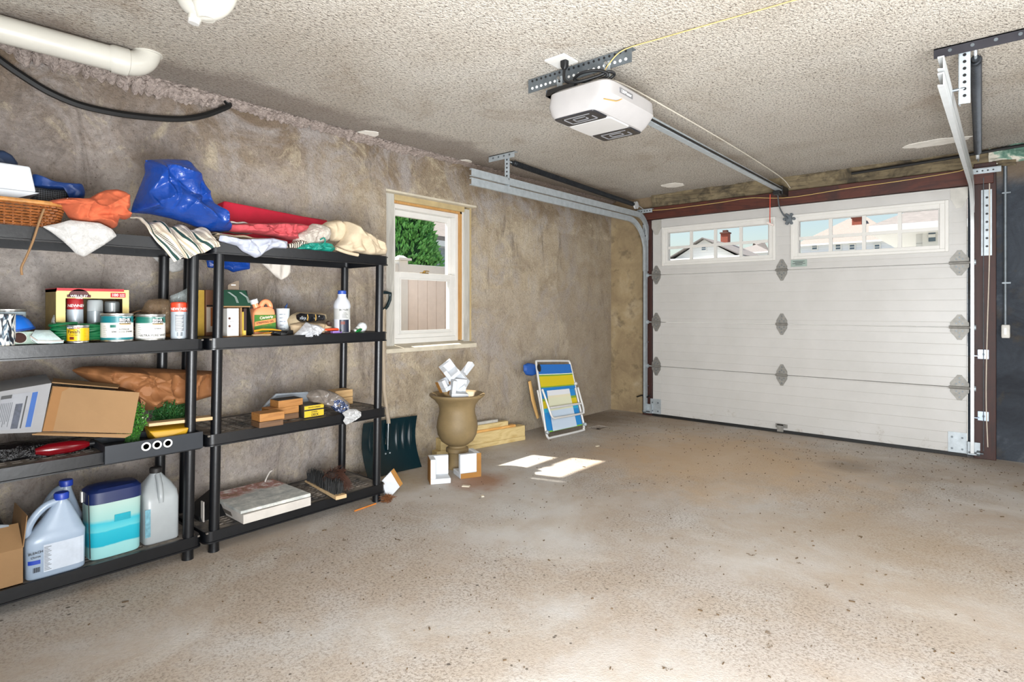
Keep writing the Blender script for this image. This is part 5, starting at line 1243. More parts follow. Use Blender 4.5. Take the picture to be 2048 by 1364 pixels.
# yellow tools and tan strips at the shelf front
t = thing('yellow_tool', 'yellow handled tool lying before the orange jug', 'tool', spot(535, -2.95, Z2))
YT = mat('yellow_plastic', '#d59a25', .4, var=.08)
MB().tube([at(508, 662, x=-2.97), at(524, 659, x=-2.955), at(545, 659, x=-2.945), at(562, 661, x=-2.94)], [.010, .009, .008, .004], 10, flat=.6).build('upper_arm', YT, t, smooth=True)
MB().tube([at(515, 670, x=-2.94), at(530, 667, x=-2.94), at(548, 664, x=-2.94)], [.006, .006, .003], 8, flat=.6).build('lower_arm', YT, t, smooth=True)
for i, (pa, pb, lb_) in enumerate((((504, 672), (540, 675), 'tan wooden strip lying nearest the bulb carton'), ((506, 677), (541, 679), 'tan wooden strip at the very front of the shelf below the yellow tool'))):
    p_, q_ = at(*pa, x=-2.935 + .02 * i), at(*pb, x=-2.925 + .02 * i); p_.z = q_.z = Z2 + .006
    tag(MB().tube([p_, q_], .007, 4, flat=.6).build('wooden_strip', PINE2), lb_, 'wood strip', 'tan strips')
t = thing('cable_bundle', 'tangle of black cable at the shelf front', 'cable', spot(558, -2.94, Z2)); b = MB(); random.seed(5)
pts = [(spot(557 + random.uniform(-18, 18), -2.945 + random.uniform(-.03, .025), Z2 + .006 + random.uniform(0, .016))) for _ in range(16)]
b.tube(smoothp(pts, 6), .0042, 6).build('loops', BLACKM, t, smooth=True)
MB().loft([(-2.925, Yx(566, -2.925), Z2 + .002, .012, .02, 4), (-2.925, Yx(566, -2.925), Z2 + .014, .010, .017, 4)], 20).build('plug', BLACKM, t, smooth=True)

# ------------------------------------------------------------------ third shelf, unit at the photo edge
Z1 = T[1]
t = thing('cardboard_carton', 'open printed carton tipped on its side with a wide tan flap', 'carton', (-3.0, .55, Z1))
WC = mat('white_grey_card', '#8b8b8d', .7, var=.06)
def quadbox(p, th, n):
    """four corners given as points; thickness along n"""
    n = Vector(n).normalized() * th; p = [Vector(q) for q in p]
    return MB().hexa([p[0], p[1], p[3], p[2], p[0] + n, p[1] + n, p[3] + n, p[2] + n])
xc_ = -2.93
fl = [at(105, 772, x=xc_), at(279, 785, x=xc_ + .03), at(264, 867, x=xc_ + .06), at(84, 862, x=xc_)]
quadbox(fl, .005, (-1, 0, 0)).build('wide_flap', CARD, t)
inn = [at(105, 773, x=xc_ - .002), at(136, 774, x=xc_ - .004), at(120, 862, x=xc_ - .004), at(84, 862, x=xc_ - .002)]
quadbox([p + Vector((.006, 0, 0)) for p in inn], .004, (1, 0, 0)).build('crease_strip', CARDD, t)
sd = [at(-40, 790, x=xc_ + .01), at(103, 766, x=xc_ + .005), at(83, 864, x=xc_ + .005), at(-60, 870, x=xc_ + .01)]
side_ = quadbox(sd, .005, (-1, 0, 0)).build('printed_side', WC, t)
tp = [sd[0], sd[1], sd[1] + Vector((-.20, .02, .02)), sd[0] + Vector((-.20, .02, .02))]
quadbox(tp, .004, (0, 0, -1)).build('top_side', WC, t)
bt = [sd[3], sd[2], sd[2] + Vector((-.20, .02, .0)), sd[3] + Vector((-.20, .02, .0))]
quadbox(bt, .004, (0, 0, 1)).build('bottom_side', CARD, t)
quadbox([p + Vector((-.2, .02, .01)) for p in sd], .004, (-1, 0, 0)).build('back_side', CARDD, t)
tf = [at(107, 758, x=xc_ - .13), at(240, 771, x=xc_ - .10), at(236, 777, x=xc_ - .02), at(104, 766, x=xc_)]
quadbox(tf, .004, (0, 0, 1)).build('top_flap', CARD, t)
bf = [at(64, 868, x=xc_ + .01), at(250, 874, x=xc_ + .05), at(262, 868, x=xc_ + .05), at(84, 864, x=xc_)]
quadbox(bf, .004, (0, 0, -1)).build('bottom_flap', CARD, t)
def onq(q, u, v): return (q[0].lerp(q[1], u)).lerp(q[3].lerp(q[2], u), v)
def decal(q, u0, u1, v0, v1, name, m, par, off=.0008): return quadbox([onq(q, u0, v0) + Vector((off, 0, 0)), onq(q, u1, v0) + Vector((off, 0, 0)), onq(q, u1, v1) + Vector((off, 0, 0)), onq(q, u0, v1) + Vector((off, 0, 0))], .0006, (1, 0, 0)).build(name, m, par)
decal(sd, .30, .84, .12, .92, 'label_sheet', mat('pale_sheet', '#8d8f94', .7), side_)
decal(sd, .74, .82, .14, .88, 'blue_bar', mat('label_blue', '#1d4f94', .6), side_, .0016)
decal(sd, .66, .68, .2, .9, 'dark_rule', INK, side_, .0016)
decal(sd, .53, .63, .35, .9, 'photo_print', mat('photo_grey', '#3d4250', .6, var=.4, scale=50), side_, .0016)
b = MB()
for i in range(7): q = [onq(sd, .32 + .025 * i, .3), onq(sd, .33 + .025 * i, .3), onq(sd, .33 + .025 * i, .85 - .06 * (i % 3)), onq(sd, .32 + .025 * i, .85 - .06 * (i % 3))]; o = quadbox([p + Vector((.0016, 0, 0)) for p in q], .0004, (1, 0, 0)); b.add(o.v, o.f)
b.build('small_print', mat('dim_ink', '#55585e', .6), side_)
decal(sd, .30, .45, .12, .20, 'dark_tag', INK, side_, .0018)
# torn tape marks on the flap
for (u0, u1, v0, v1) in ((.40, .56, .12, .2), (.40, .52, .80, .87)): decal(fl, u0, u1, v0, v1, 'torn_patch', mat('torn_card', '#d9c4a4', .8, var=.3, scale=90), t, .001)
# kraft bag
t = thing('kraft_bag', 'crumpled brown paper bag lying behind the tipped carton', 'paper bag', (-3.1, .95, Z1))
pile([(142, 740), (165, 733), (200, 732), (300, 736), (430, 742), (432, 768), (430, 790), (388, 802), (340, 812), (292, 822), (280, 815), (262, 800), (236, 782), (190, 768), (160, 752)], -3.19, .07, .05, 9, .9, 51, m=170, rings=40, fold=.006, dirn=(18, 40), cr=(34, .038, .018)).build('bag', KRAFT, t, smooth=True, ang=35)
quadbox([at(277, 772, x=-3.10), at(302, 762, x=-3.095), at(304, 785, x=-3.085), at(284, 822, x=-3.09)], .004, (-1, 0, 0)).build('torn_corner', KRAFT, t)
# artificial greenery
def greens(name, label, px, py0, py1, w, xc, n, seed, flowers):
    random.seed(seed); base = at(px, py1, x=xc); base.z = max(base.z, Z1 + .004); t = thing(name, label, 'plant', base)
    zt2 = Zx(px, py0, xc); Wd = abs(Yx(px + w, xc) - base.y); st = MB(); lf = MB(); fl_ = MB()
    for i in range(n):
        top = Vector((xc + random.uniform(-.06, .05), base.y + random.uniform(-1, 1) * Wd, base.z + (zt2 - base.z) * random.uniform(.35, 1)))
        mid = base.lerp(top, .5) + Vector((random.uniform(-.02, .02), random.uniform(-.02, .02), .015))
        st.tube([base + Vector((random.uniform(-.03, .03), random.uniform(-.5, .5) * Wd, 0)), mid, top], .0013, 4)
        for k in range(12):
            p = mid.lerp(top, k / 11) if k > 3 else base.lerp(mid, .3 + k / 5)
            d = Vector((random.gauss(0, 1), random.gauss(0, 1), random.gauss(.3, 1))).normalized(); s_ = d.cross(Vector((.3, .5, .8))).normalized() * .0042; L = random.uniform(.010, .018)
            nn = d.cross(s_).normalized() * .0012
            lf.add([p, p + d * L * .5 + s_ + nn, p + d * L, p + d * L * .5 - s_ + nn, p + d * L * .5 - nn], [(0, 1, 2), (0, 2, 3), (0, 4, 1), (1, 4, 2), (2, 4, 3), (3, 4, 0)])
        if flowers and i % 3 == 0: fl_.lathe([(.001, -.003), (.0045, 0), (.001, .003)], top, 6)
    st.build('stems', mat(name + '_stem', '#2f5a24', .6), t); lf.build('leaves', mat(name + '_leaf', '#3f7d24' if flowers else '#24562a', .45, var=.4, scale=90), t)['kind'] = 'stuff'
    if flowers: fl_.build('blossoms', mat(name + '_blossom', '#c9d3b0', .6), t)['kind'] = 'stuff'
greens('white_flower_greens', 'bright green artificial sprigs with tiny white buds beside the carton flap', 265, 806, 886, 28, -2.955, 120, 3, True)
greens('fir_greens', 'dark green artificial fir sprigs behind the wooden slat', 345, 798, 858, 42, -3.09, 130, 4, False)
# black tray with three ringed holes, lying over the rim
xt = -2.872; ty0, ty1 = Yx(208, xt), Yx(404, xt); tz0, tz1 = Z1 - .046, Zx(208, 892, xt)
t = thing('ringed_tray', 'black tray with three white-ringed holes along the shelf edge', 'tray', (xt - .05, (ty0 + ty1) / 2, Z1))
DK = mat('charcoal_board', '#20252c', .45, var=.1)
MB().box(xt, xt + .012, ty0, ty1, Z1 - .046, tz1).build('front_board', DK, t, bevel=.001)
MB().box(xt - .20, xt, ty0, ty0 + .010, Z1 + .001, tz1).box(xt - .20, xt, ty1 - .010, ty1, Z1 + .001, tz1).box(xt - .20, xt - .19, ty0 + .01, ty1 - .01, Z1 + .001, tz1).box(xt - .19, xt, ty0 + .01, ty1 - .01, Z1 + .001, Z1 + .004).build('tray_box', DK, t)
for px in (292, 314, 335.5):
    yh = Yx(px, xt + .012); zh = Zx(px, 893 - (px - 292) * .155, xt + .012)
    MB().lathe([(.012, 0), (.012, .003), (.0185, .003), (.0185, 0)], (xt + .012, yh, zh), 28, Matrix.Rotation(R(90), 4, 'Y'), cap=False).build('white_ring', WHITEI, t, smooth=True)
    MB().lathe([(.001, .0008), (.012, .0008)], (xt + .012, yh, zh), 28, Matrix.Rotation(R(90), 4, 'Y')).build('hole', mat('brown_hole', '#5b4630', .7), t)
p, q = at(298, 856, x=-2.94), at(432, 858, x=-2.90)
zs_ = Z1 + .072; t = tag(MB().hexa([(-3.0, p.y, zs_), (-2.94, p.y, zs_), (-2.97, q.y, zs_ - .004), (-2.905, q.y, zs_ - .004), (-3.0, p.y, zs_ + .014), (-2.94, p.y, zs_ + .014), (-2.97, q.y, zs_ + .012), (-2.905, q.y, zs_ + .012)]).build('wooden_batten', PINE2, bevel=.002), 'pale wooden slat resting across the black tray', 'slat')
t = thing('yellow_scoop', 'yellow plastic scoop inside the black tray', 'scoop', (-2.95, Yx(340, -2.95), Z1 + .005))
MB().hexa([(-3.02, Yx(305, -2.95), Z1 + .006), (-2.90, Yx(318, -2.9), Z1 + .006), (-3.02, Yx(375, -2.95), Z1 + .006), (-2.90, Yx(370, -2.9), Z1 + .006), (-3.03, Yx(300, -2.95), Z1 + .062), (-2.915, Yx(298, -2.915), Z1 + .055), (-3.03, Yx(378, -2.95), Z1 + .062), (-2.895, Yx(378, -2.9), Z1 + .050)]).build('scoop', mat('yellow_scoop', '#b88c14', .4, var=.08), t, bevel=.006)
t = thing('red_bottle', 'glossy red bottle lying under the tipped carton', 'bottle', (-3.0, .62, Z1))
pr_ = [at(70, 898, x=-2.99), at(95, 890, x=-2.99), at(140, 880, x=-2.99), at(168, 876, x=-2.99), at(178, 874, x=-2.99)]
MB().tube([Vector((p.x, p.y, Z1 + .026)) for p in pr_], [.012, .025, .026, .018, .010], 20).build('body', mat('glossy_red', '#6a0812', .2, var=.1), t, smooth=True)
MB().cyl((pr_[4].x, pr_[4].y, Z1 + .026), (pr_[4].x, pr_[4].y + .018, Z1 + .026), .011, n=14).build('cap', BLACKM, t, smooth=True)
cloth('black_plastic_bag', mat('glossy_bin_bag', '#0b0b0d', .2, var=.3, bump=.8, bscale=40, dist=.02), 'crumpled black plastic bag at the back of the low shelf', 'bag', [(-40, 893), (30, 882), (120, 876), (190, 884), (205, 900), (190, 914), (120, 918), (40, 926), (-40, 926)], -3.07, .06, .02, fr=26, ridge=.9, seed=61, m=120)
# ------------------------------------------------------------------ third shelf, unit nearest the window
def block(px, py, zb, L, D_, H_, rz, mt, label, back=.05, name='wooden_block', group='wood blocks on the third shelf'):
    p = at(px, py, z=zb) if zb < CH - .05 else None
    c = Vector((p.x, p.y, zb + H_ / 2)) + Vector((-math.cos(rz) * D_ / 2, -math.sin(rz) * D_ / 2, 0)) + Vector((-math.sin(rz) * L / 2, math.cos(rz) * L / 2, 0)) 
    return tag(MB().cb(c, (D_, L, H_), rz).build(name, mt, bevel=.003), label, 'wood block', group), c
rzb = R(-2)
o, cA = block(519, 857, Z1, .125, .10, .030, rzb, DARKW, 'lower half of the front stacked wood block')
tag(MB().cb((cA.x, cA.y + .004, Z1 + .030 + .021), (.10, .130, .040), rzb).build('wooden_block', BLOCKW, bevel=.003), 'light oak block on top of the front stack', 'wood block', 'wood blocks on the third shelf')
xB = cA.x - .11
yl, yr = Yx(537, xB + .05), Yx(598, xB + .05)
tag(MB().box(xB - .05, xB + .05, yl, yr, Z1, Z1 + .032).build('wooden_block', DARKW, bevel=.003), 'dark block at the bottom of the rear stack', 'wood block', 'wood blocks on the third shelf')
tag(MB().box(xB - .048, xB + .047, yl + .01, yr + .002, Z1 + .032, Z1 + .070).build('wooden_block', BLOCKW, bevel=.003), 'oak block in the middle of the rear stack', 'wood block', 'wood blocks on the third shelf')
yl2, yr2 = Yx(557, xB + .05), Yx(606, xB + .05)
o = MB().box(xB - .045, xB + .05, yl2, yr2, Z1 + .070, Z1 + .108).build('wooden_block', BLOCKW, bevel=.003); tag(o, 'oak block with dark top crowning the rear stack', 'wood block', 'wood blocks on the third shelf')
MB().box(xB - .043, xB + .048, yl2 + .002, yr2 - .002, Z1 + .1079, Z1 + .1095).build('dark_top', mat('charred_top', '#2e2925', .7), o)
xq = -2.935; t = thing('putty_box', 'black and yellow printed box beside the oak blocks', 'box', (xq - .05, Yx(625, xq), Z1))
yq0, yq1 = Yx(608, xq), Yx(648, xq)
MB().box(xq - .11, xq, yq0, yq1, Z1, Z1 + .072).build('box', mat('black_box_card', '#2a251e', .5), t, bevel=.003)
MB().box(xq, xq + .001, yq0 + .002, yq1 - .002, Z1 + .004, Z1 + .066).build('yellow_front', mat('sulphur_card', '#c5a82a', .5, var=.08), t)
MB().box(xq + .001, xq + .0015, yq0 + .002, yq1 - .002, Z1 + .038, Z1 + .046).build('black_bar', INK, t)
flat_text([('WOOD SCREWS', .011, 0, .052), ('EXTERIOR', .009, 0, .027), ('DECK', .019, .004, .008)], (xq + .0018, (yq0 + yq1) / 2, Z1), (0, 1, 0), (0, 0, 1), INK, t, stretch=.9)
t = thing('printed_bag', 'silvery plastic bag with blue print spilling over the shelf edge', 'bag', (-2.93, Yx(670, -2.93), Z1))
BP = NT('blue_print_film'); _c = BP.coord(scale=(40, 40, 40)); BP.done(BP.ramp(BP.noise(_c, 1.2, 3, .6, 1.5), [(.45, '#222a3c'), (.52, '#2d4a86'), (.56, '#c9ccd2'), (.7, '#8b8680')]), .2); BP.bump(BP.noise(BP.coord(), 50, 4, .7, 1), .7, .01)
pile([(612, 792), (620, 782), (634, 777), (650, 778), (668, 785), (684, 795), (696, 806), (700, 820), (690, 828), (672, 822), (655, 815), (635, 806), (620, 804)], -2.955, .045, .018, 22, .7, 71, cr=(14, .015, .008)).build('body', mat('grey_film', '#6d655e', .2, var=.3, scale=40, bump=.6, bscale=45, dist=.01), t, smooth=True, ang=60)
pile([(664, 800), (680, 797), (694, 808), (700, 822), (688, 829), (670, 822), (660, 812)], -2.915, .018, .010, 30, .6, 72).build('print', BP.m, t, smooth=True, ang=60)
pile([(684, 826), (698, 818), (712, 818), (722, 824), (722, 832), (708, 842), (692, 850), (686, 842), (690, 834)], -2.875, .014, .012, 50, .9, 73, cr=(16, .012, .004)).build('ruffled_end', m_film('ruffled_film', '#c9c9c9', .75, .12), t, smooth=True, ang=40)
# translucent bin on its side, behind the blocks
xr = -3.2; t = thing('clear_bin', 'translucent white plastic bin lid leaning behind the wood blocks', 'bin', (xr, Yx(570, xr), Z1))
BINM = mat('milky_bin', '#b9c2cc', .25, alpha=.75, var=.06)
MB().prism([at(514, 832, x=xr), at(540, 802, x=xr), at(552, 790, x=xr), at(615, 786, x=xr), at(618, 800, x=xr), at(618, 830, x=xr)], (-.03, 0, 0)).build('panel', BINM, t, bevel=.008)
MB().tube([at(514, 832, x=xr), at(540, 802, x=xr), at(552, 790, x=xr), at(615, 786, x=xr), at(618, 800, x=xr)], .008, 8).build('rim', BINM, t, smooth=True)
for zz, lb_ in ((0, 'tan wood block low at the back by the window end'), (1, 'tan wood block on top at the back by the window end')):
    xr2 = -3.16; o = MB().box(xr2 - .10, xr2, Yx(668, xr2) + .01 * zz, Yx(706, xr2), Z1 + .047 * zz, Z1 + .045 + .047 * zz).build('wooden_block', m_wood('tan_block%d' % zz, '#a98455', '#c4a273', 9, 1), bevel=.003); tag(o, lb_, 'wood block', 'wood blocks on the third shelf')
# ------------------------------------------------------------------ bottom shelf, unit at the photo edge
Z0 = T[0]
NAVY = mat('navy_lid', '#14224f', .4, var=.06); ROYAL = mat('royal_blue_cap', '#1b3a9e', .4, var=.04); JUG = mat('bleach_plastic', '#93a3b6', .32, var=.03, subs=.1)
def bleach(label, px0, px1, x, pytop, full=True, name='bleach_jug'):
    ya, yb = Yx(px0, x), Yx(px1, x); yc = (ya + yb) / 2; hw = (yb - ya) / 2; zt3 = Zx((px0 + px1) / 2, pytop, x) ; Hh = zt3 - Z0; d = .055; xc = x - d
    t = thing(name, label, 'jug', (xc, yc, Z0), group='bleach jugs on the bottom shelf')
    rings = [(xc, yc, Z0, d * .86, hw * .92, 5), (xc, yc, Z0 + .008, d * .97, hw * .99, 5), (xc, yc, Z0 + Hh * .44, d, hw, 5), (xc, yc + .002, Z0 + Hh * .50, d * .98, hw * .99, 4.5)]
    for k in range(1, 8):
        f = k / 7; lo = -hw + f ** .8 * (hw * .95); hi = hw - f ** 1.1 * hw * .46
        rings.append((xc, yc + (lo + hi) / 2, Z0 + Hh * (.50 + .36 * f), d * (.95 - .55 * f), max(.018, (hi - lo) / 2), 3.2 - f))
    yn = rings[-1][1]; rn = .019
    rings += [(xc, yn, Z0 + Hh * .90, rn, rn, 2), (xc, yn, Z0 + Hh * .95, rn, rn, 2)]
    MB().loft(rings, 48).build('body', JUG, t, smooth=True, ang=60)
    hp = [(xc, yc - hw * .82, Z0 + Hh * .50), (xc, yc - hw * .86, Z0 + Hh * .60), (xc, yc - hw * .66, Z0 + Hh * .74), (xc, yc - hw * .28, Z0 + Hh * .86), (xc, yn - .008, Z0 + Hh * .90)]
    MB().tube(smoothp(hp), .0145, 14).build('handle', JUG, t, smooth=True)
    MB().lathe([(rn + .006, Hh * .915), (rn + .007, Hh * .985), (rn + .004, Hh)], (xc, yn, Z0), 30).build('cap', ROYAL, t, smooth=True, ang=40)
    if full:
        xl = x + .0012
        def curved(u0, u1, z0_, z1_, nm, m, par, off=0.0):
            b = MB(); n = 10; vs = []
            for i in range(n + 1):
                u = u0 + (u1 - u0) * i / n; xx = xc + d * (1 - abs(u) ** 5) ** .2 + .0012 + off
                for z in (z0_, z1_): vs.append((xx, yc + u * hw, z))
            return b.add(vs, [(2 * i, 2 * i + 2, 2 * i + 3, 2 * i + 1) for i in range(n)]).build(nm, m, par)
        lab = curved(-.45, .9, Z0 + Hh * .08, Z0 + Hh * .42, 'label', mat('jug_label', '#b7c0cc', .4), t)
        b = MB()
        for i in range(16): b.box(xl + .001, xl + .0015, yc - hw * .43, yc - hw * (.2 + .05 * (i % 3)), Z0 + Hh * (.1 + .019 * i), Z0 + Hh * (.109 + .019 * i))
        b.build('small_print', GREYI, lab)
        curved(-.93, -.55, Z0 + Hh * .20, Z0 + Hh * .25, 'blue_strip', ROYAL, t)
        flat_text([('BLEACH', .013, -hw * .72, Hh * .34), ('Clorox', .011, -hw * .72, Hh * .29)], (xc + d * .985 + .001, yc, Z0), (-.12, 1, 0), (0, 0, 1), INK, t)
        b = MB()
        for i in range(8): b.box(xc + d * .97, xc + d * .97 + .0025, yc - hw * .78 + .0028 * i, yc - hw * .78 + .0028 * i + (.0018 if i % 2 else .001), Z0 + Hh * .10, Z0 + Hh * .16)
        b.build('barcode', INK, t)
    return t
bleach('white bleach jug with big handle nearest the photo edge', 52, 174, -2.895, 993)
bleach('second bleach jug half hidden behind the front one', 88, 168, -3.12, 966, False)
# aqua tub with navy lid
xt_ = -2.93; ya, yb = Yx(174, xt_), Yx(284, xt_ - .04); yc = (ya + yb) / 2; hw = (yb - ya) / 2 * .93; zt3 = Zx(228, 972, xt_ - .02); Hh = zt3 - Z0; xc = xt_ - .07
t = thing('detergent_tub', 'aqua detergent tub with navy blue lid', 'tub', (xc, yc, Z0))
AQ = NT('aqua_print'); X_ = AQ.sep(AQ.coord()); n_ = AQ.noise(AQ.coord(), 9, 3, .5, .6)
f_ = AQ.math('ADD', X_[2], AQ.math('MULTIPLY', AQ.math('SUBTRACT', n_, .5), .02))
AQ.done(AQ.ramp(AQ.math('MULTIPLY', f_, 1 / .25), [(0, '#8fc4c4'), (.20, '#8fc4c4'), (.22, '#1b9fb5'), (.45, '#2aa7ba'), (.47, '#5fb9c2'), (.6, '#3aadbd'), (.66, '#8fb9b5'), (1, '#a9bfb6')]), .3)
MB().loft([(xc, yc, Z0, .066, hw * .93, 4.5), (xc, yc, Z0 + .008, .07, hw * .97, 4.5), (xc, yc, Z0 + Hh * .80, .074, hw, 4.5)], 44).build('body', AQ.m, t, smooth=True, ang=50)
MB().box(xc + .0735, xc + .076, yc - hw * .1, yc + hw * .5, Z0 + Hh * .5, Z0 + Hh * .60).build('teal_print', mat('teal_print', '#0f93a5', .35), t)
MB().loft([(xc, yc, Z0 + Hh * .795, .077, hw * 1.03, 4.5), (xc, yc, Z0 + Hh * .955, .075, hw * 1.02, 4.5), (xc, yc, Z0 + Hh, .062, hw * .9, 4)], 44).build('lid', NAVY, t, smooth=True, ang=40)
MB().tube([(xc + .055, yc - hw * .93, Z0 + .01), (xc + .06, yc - hw * 1.0, Z0 + Hh * .95)], .002, 5).build('seam', INK, t)
MB().box(xc - .03, xc - .01, yc - hw * 1.09, yc - hw * 1.03, Z0 + Hh * .80, Z0 + Hh * .95).build('clasp', CREAMP, t)
# tall grey-white gallon jug with front handle
xg = -2.93; ya, yb = Yx(290, xg), Yx(361, xg); yc = (ya + yb) / 2; hw = (yb - ya) / 2; zt3 = Zx(325, 936, xg - .05); Hh = zt3 - Z0; xc = xg - .07
t = thing('water_jug', 'tall cloudy white jug with dark cap and front handle', 'jug', (xc, yc, Z0))
GJ = mat('cloudy_jug', '#9a9fa1', .35, var=.04, subs=.1)
MB().loft([(xc, yc, Z0, .062, hw * .93, 6), (xc, yc, Z0 + .008, .069, hw * .99, 6), (xc, yc, Z0 + Hh * .58, .07, hw, 6), (xc - .006, yc, Z0 + Hh * .68, .062, hw * .98, 5), (xc - .018, yc, Z0 + Hh * .78, .045, hw * .78, 4), (xc - .024, yc, Z0 + Hh * .88, .028, hw * .42, 2.5), (xc - .024, yc, Z0 + Hh * .92, .022, .022, 2), (xc - .024, yc, Z0 + Hh * .94, .022, .022, 2)], 44).build('body', GJ, t, smooth=True, ang=50)
MB().tube(smoothp([(xc + .064, yc - hw * .1, Z0 + Hh * .56), (xc + .062, yc - hw * .1, Z0 + Hh * .66), (xc + .035, yc - hw * .05, Z0 + Hh * .80), (xc + .0, yc, Z0 + Hh * .90)]), .0125, 12).build('handle', GJ, t, smooth=True)
MB().lathe([(.025, Hh * .925), (.026, Hh * .985), (.022, Hh)], (xc - .024, yc, Z0), 28).build('cap', mat('dark_cap', '#22201f', .5), t, smooth=True, ang=40)
MB().box(xc + .0702, xc + .0708, yc - hw * .99, yc - hw * .7, Z0 + Hh * .12, Z0 + Hh * .5).build('side_label', mat('teal_grey_label', '#5f8f9e', .5, var=.3, scale=60), t)
# small carton at the photo edge with dark gadget
xk = -2.905; t = thing('small_carton', 'small open tan carton at the bottom edge of the photo', 'carton', (xk - .1, .42, Z0))
yk1 = Yx(46, xk); zk = Zx(20, 1102, xk)
MB().box(xk - .004, xk, .25, yk1, Z0, zk).build('front', CARD, t); MB().box(xk - .25, xk - .004, yk1 - .004, yk1, Z0, zk).box(xk - .25, xk - .246, .25, yk1, Z0, zk).box(xk - .25, xk, .25, yk1, Z0, Z0 + .003).build('shell', CARDD, t)
quadbox([(xk, .25, zk), (xk, yk1, zk), (xk - .09, yk1 + .0, zk + .075), (xk - .09, .25, zk + .075)], .003, (-1, 0, -1)).build('front_flap', CARD, t)
quadbox([(xk - .005, yk1, zk), (xk - .24, yk1, zk), (xk - .24, yk1 + .012, zk + .12), (xk - .005, yk1 + .012, zk + .12)], .003, (0, 1, 0)).build('side_flap', CARD, t)
t = thing('black_gadget', 'black and grey plastic gadget sticking out of the small carton', 'gadget', (-3.05, .44, Z0 + .1))
MB().hexa([(-3.12, .30, Z0 + .006), (-3.0, .30, Z0 + .006), (-3.12, .46, Z0 + .006), (-3.0, .46, Z0 + .006), (-3.10, .30, Z0 + .27), (-3.0, .30, Z0 + .26), (-3.10, Yx(9, -3.0), Z0 + .23), (-3.0, Yx(9, -3.0), Z0 + .22)]).build('body', BLACKM, t, bevel=.01)
MB().hexa([(-3.0, .32, Z0 + .17), (-2.99, .32, Z0 + .17), (-3.0, .455, Z0 + .16), (-2.99, .455, Z0 + .16), (-3.0, .32, Z0 + .25), (-2.99, .32, Z0 + .25), (-3.0, .45, Z0 + .215), (-2.99, .45, Z0 + .215)]).build('grey_panel', mat('gadget_grey', '#7e868e', .4), t)
# ------------------------------------------------------------------ bottom shelf, unit nearest the window
xz = -2.868; y0_, y1_ = Yx(487, xz) , Yx(622, xz)
t = thing('record_box', 'flat white box with a worn grey and red printed lid', 'box', (xz - .2, (y0_ + y1_) / 2, Z0))
WB = mat('worn_white_card', '#bab4ad', .7, var=.12, scale=9)
MB().box(xz - .40, xz, y0_, y1_, Z0, Z0 + .046).build('lower_box', WB, t, bevel=.002)
LID = NT('worn_lid'); _c = LID.coord(); X_ = LID.sep(_c); n_ = LID.noise(_c, 7, 6, .7, .6); n2_ = LID.noise(_c, 16, 6, .7, .4)
g_ = LID.ramp(n2_, [(.3, '#8b8f90'), (.5, '#b4b5b0'), (.7, '#d8d6cf')])
f_ = LID.math('ADD', LID.math('MULTIPLY', X_[0], -3.2), LID.math('MULTIPLY', n_, .8))
LID.done(LID.mix(LID.ramp(f_, [(.55, 0.0), (.68, 1.0)]), g_, LID.ramp(n2_, [(.4, '#d9d2cc'), (.5, '#b0807a'), (.6, '#8c6a52')])), .7)
MB().hexa([(xz - .41, y0_ - .005, Z0 + .048), (xz - .012, y0_ - .008, Z0 + .050), (xz - .40, y1_ - .01, Z0 + .048), (xz + .004, y1_ - .004, Z0 + .050), (xz - .41, y0_ - .005, Z0 + .064), (xz - .012, y0_ - .008, Z0 + .064), (xz - .40, y1_ - .01, Z0 + .070), (xz + .004, y1_ - .004, Z0 + .068)]).build('printed_lid', LID.m, t, bevel=.002)
MB().prism([(xz - .30, y0_ - .001, Z0 + .012), (xz - .12, y0_ - .001, Z0 + .012), (xz - .14, y0_ - .001, Z0 + .03), (xz - .28, y0_ - .001, Z0 + .03)], (0, -.001, 0)).build('hand_notch', mat('notch_dark', '#57504a', .8), t)
wire('scrap_wire', [(xz - .36, Yx(530, xz - .36), Z0 + .075), (xz - .36, Yx(534, xz - .36), Z0 + .10), (xz - .36, Yx(540, xz - .36), Z0 + .125), (xz - .36, Yx(544, xz - .36), Z0 + .13)], .004, WB, 'short pale twist of paper standing behind the printed lid', 'scrap')
t = thing('dark_dustpan', 'dark plastic dustpan edge behind the corner post', 'dustpan', (-3.18, 1.25, Z0))
MB().hexa([(-3.26, 1.19, Z0), (-3.06, 1.19, Z0), (-3.26, 1.32, Z0), (-3.06, 1.32, Z0), (-3.26, 1.19, Z0 + .02), (-3.08, 1.19, Z0 + .02), (-3.26, 1.32, Z0 + .10), (-3.20, 1.32, Z0 + .10)]).build('pan', BLACKM, t, bevel=.004)
MB().box(-3.08, -3.05, 1.20, 1.205, Z0, Z0 + .1).build('pale_edge', WB, t)
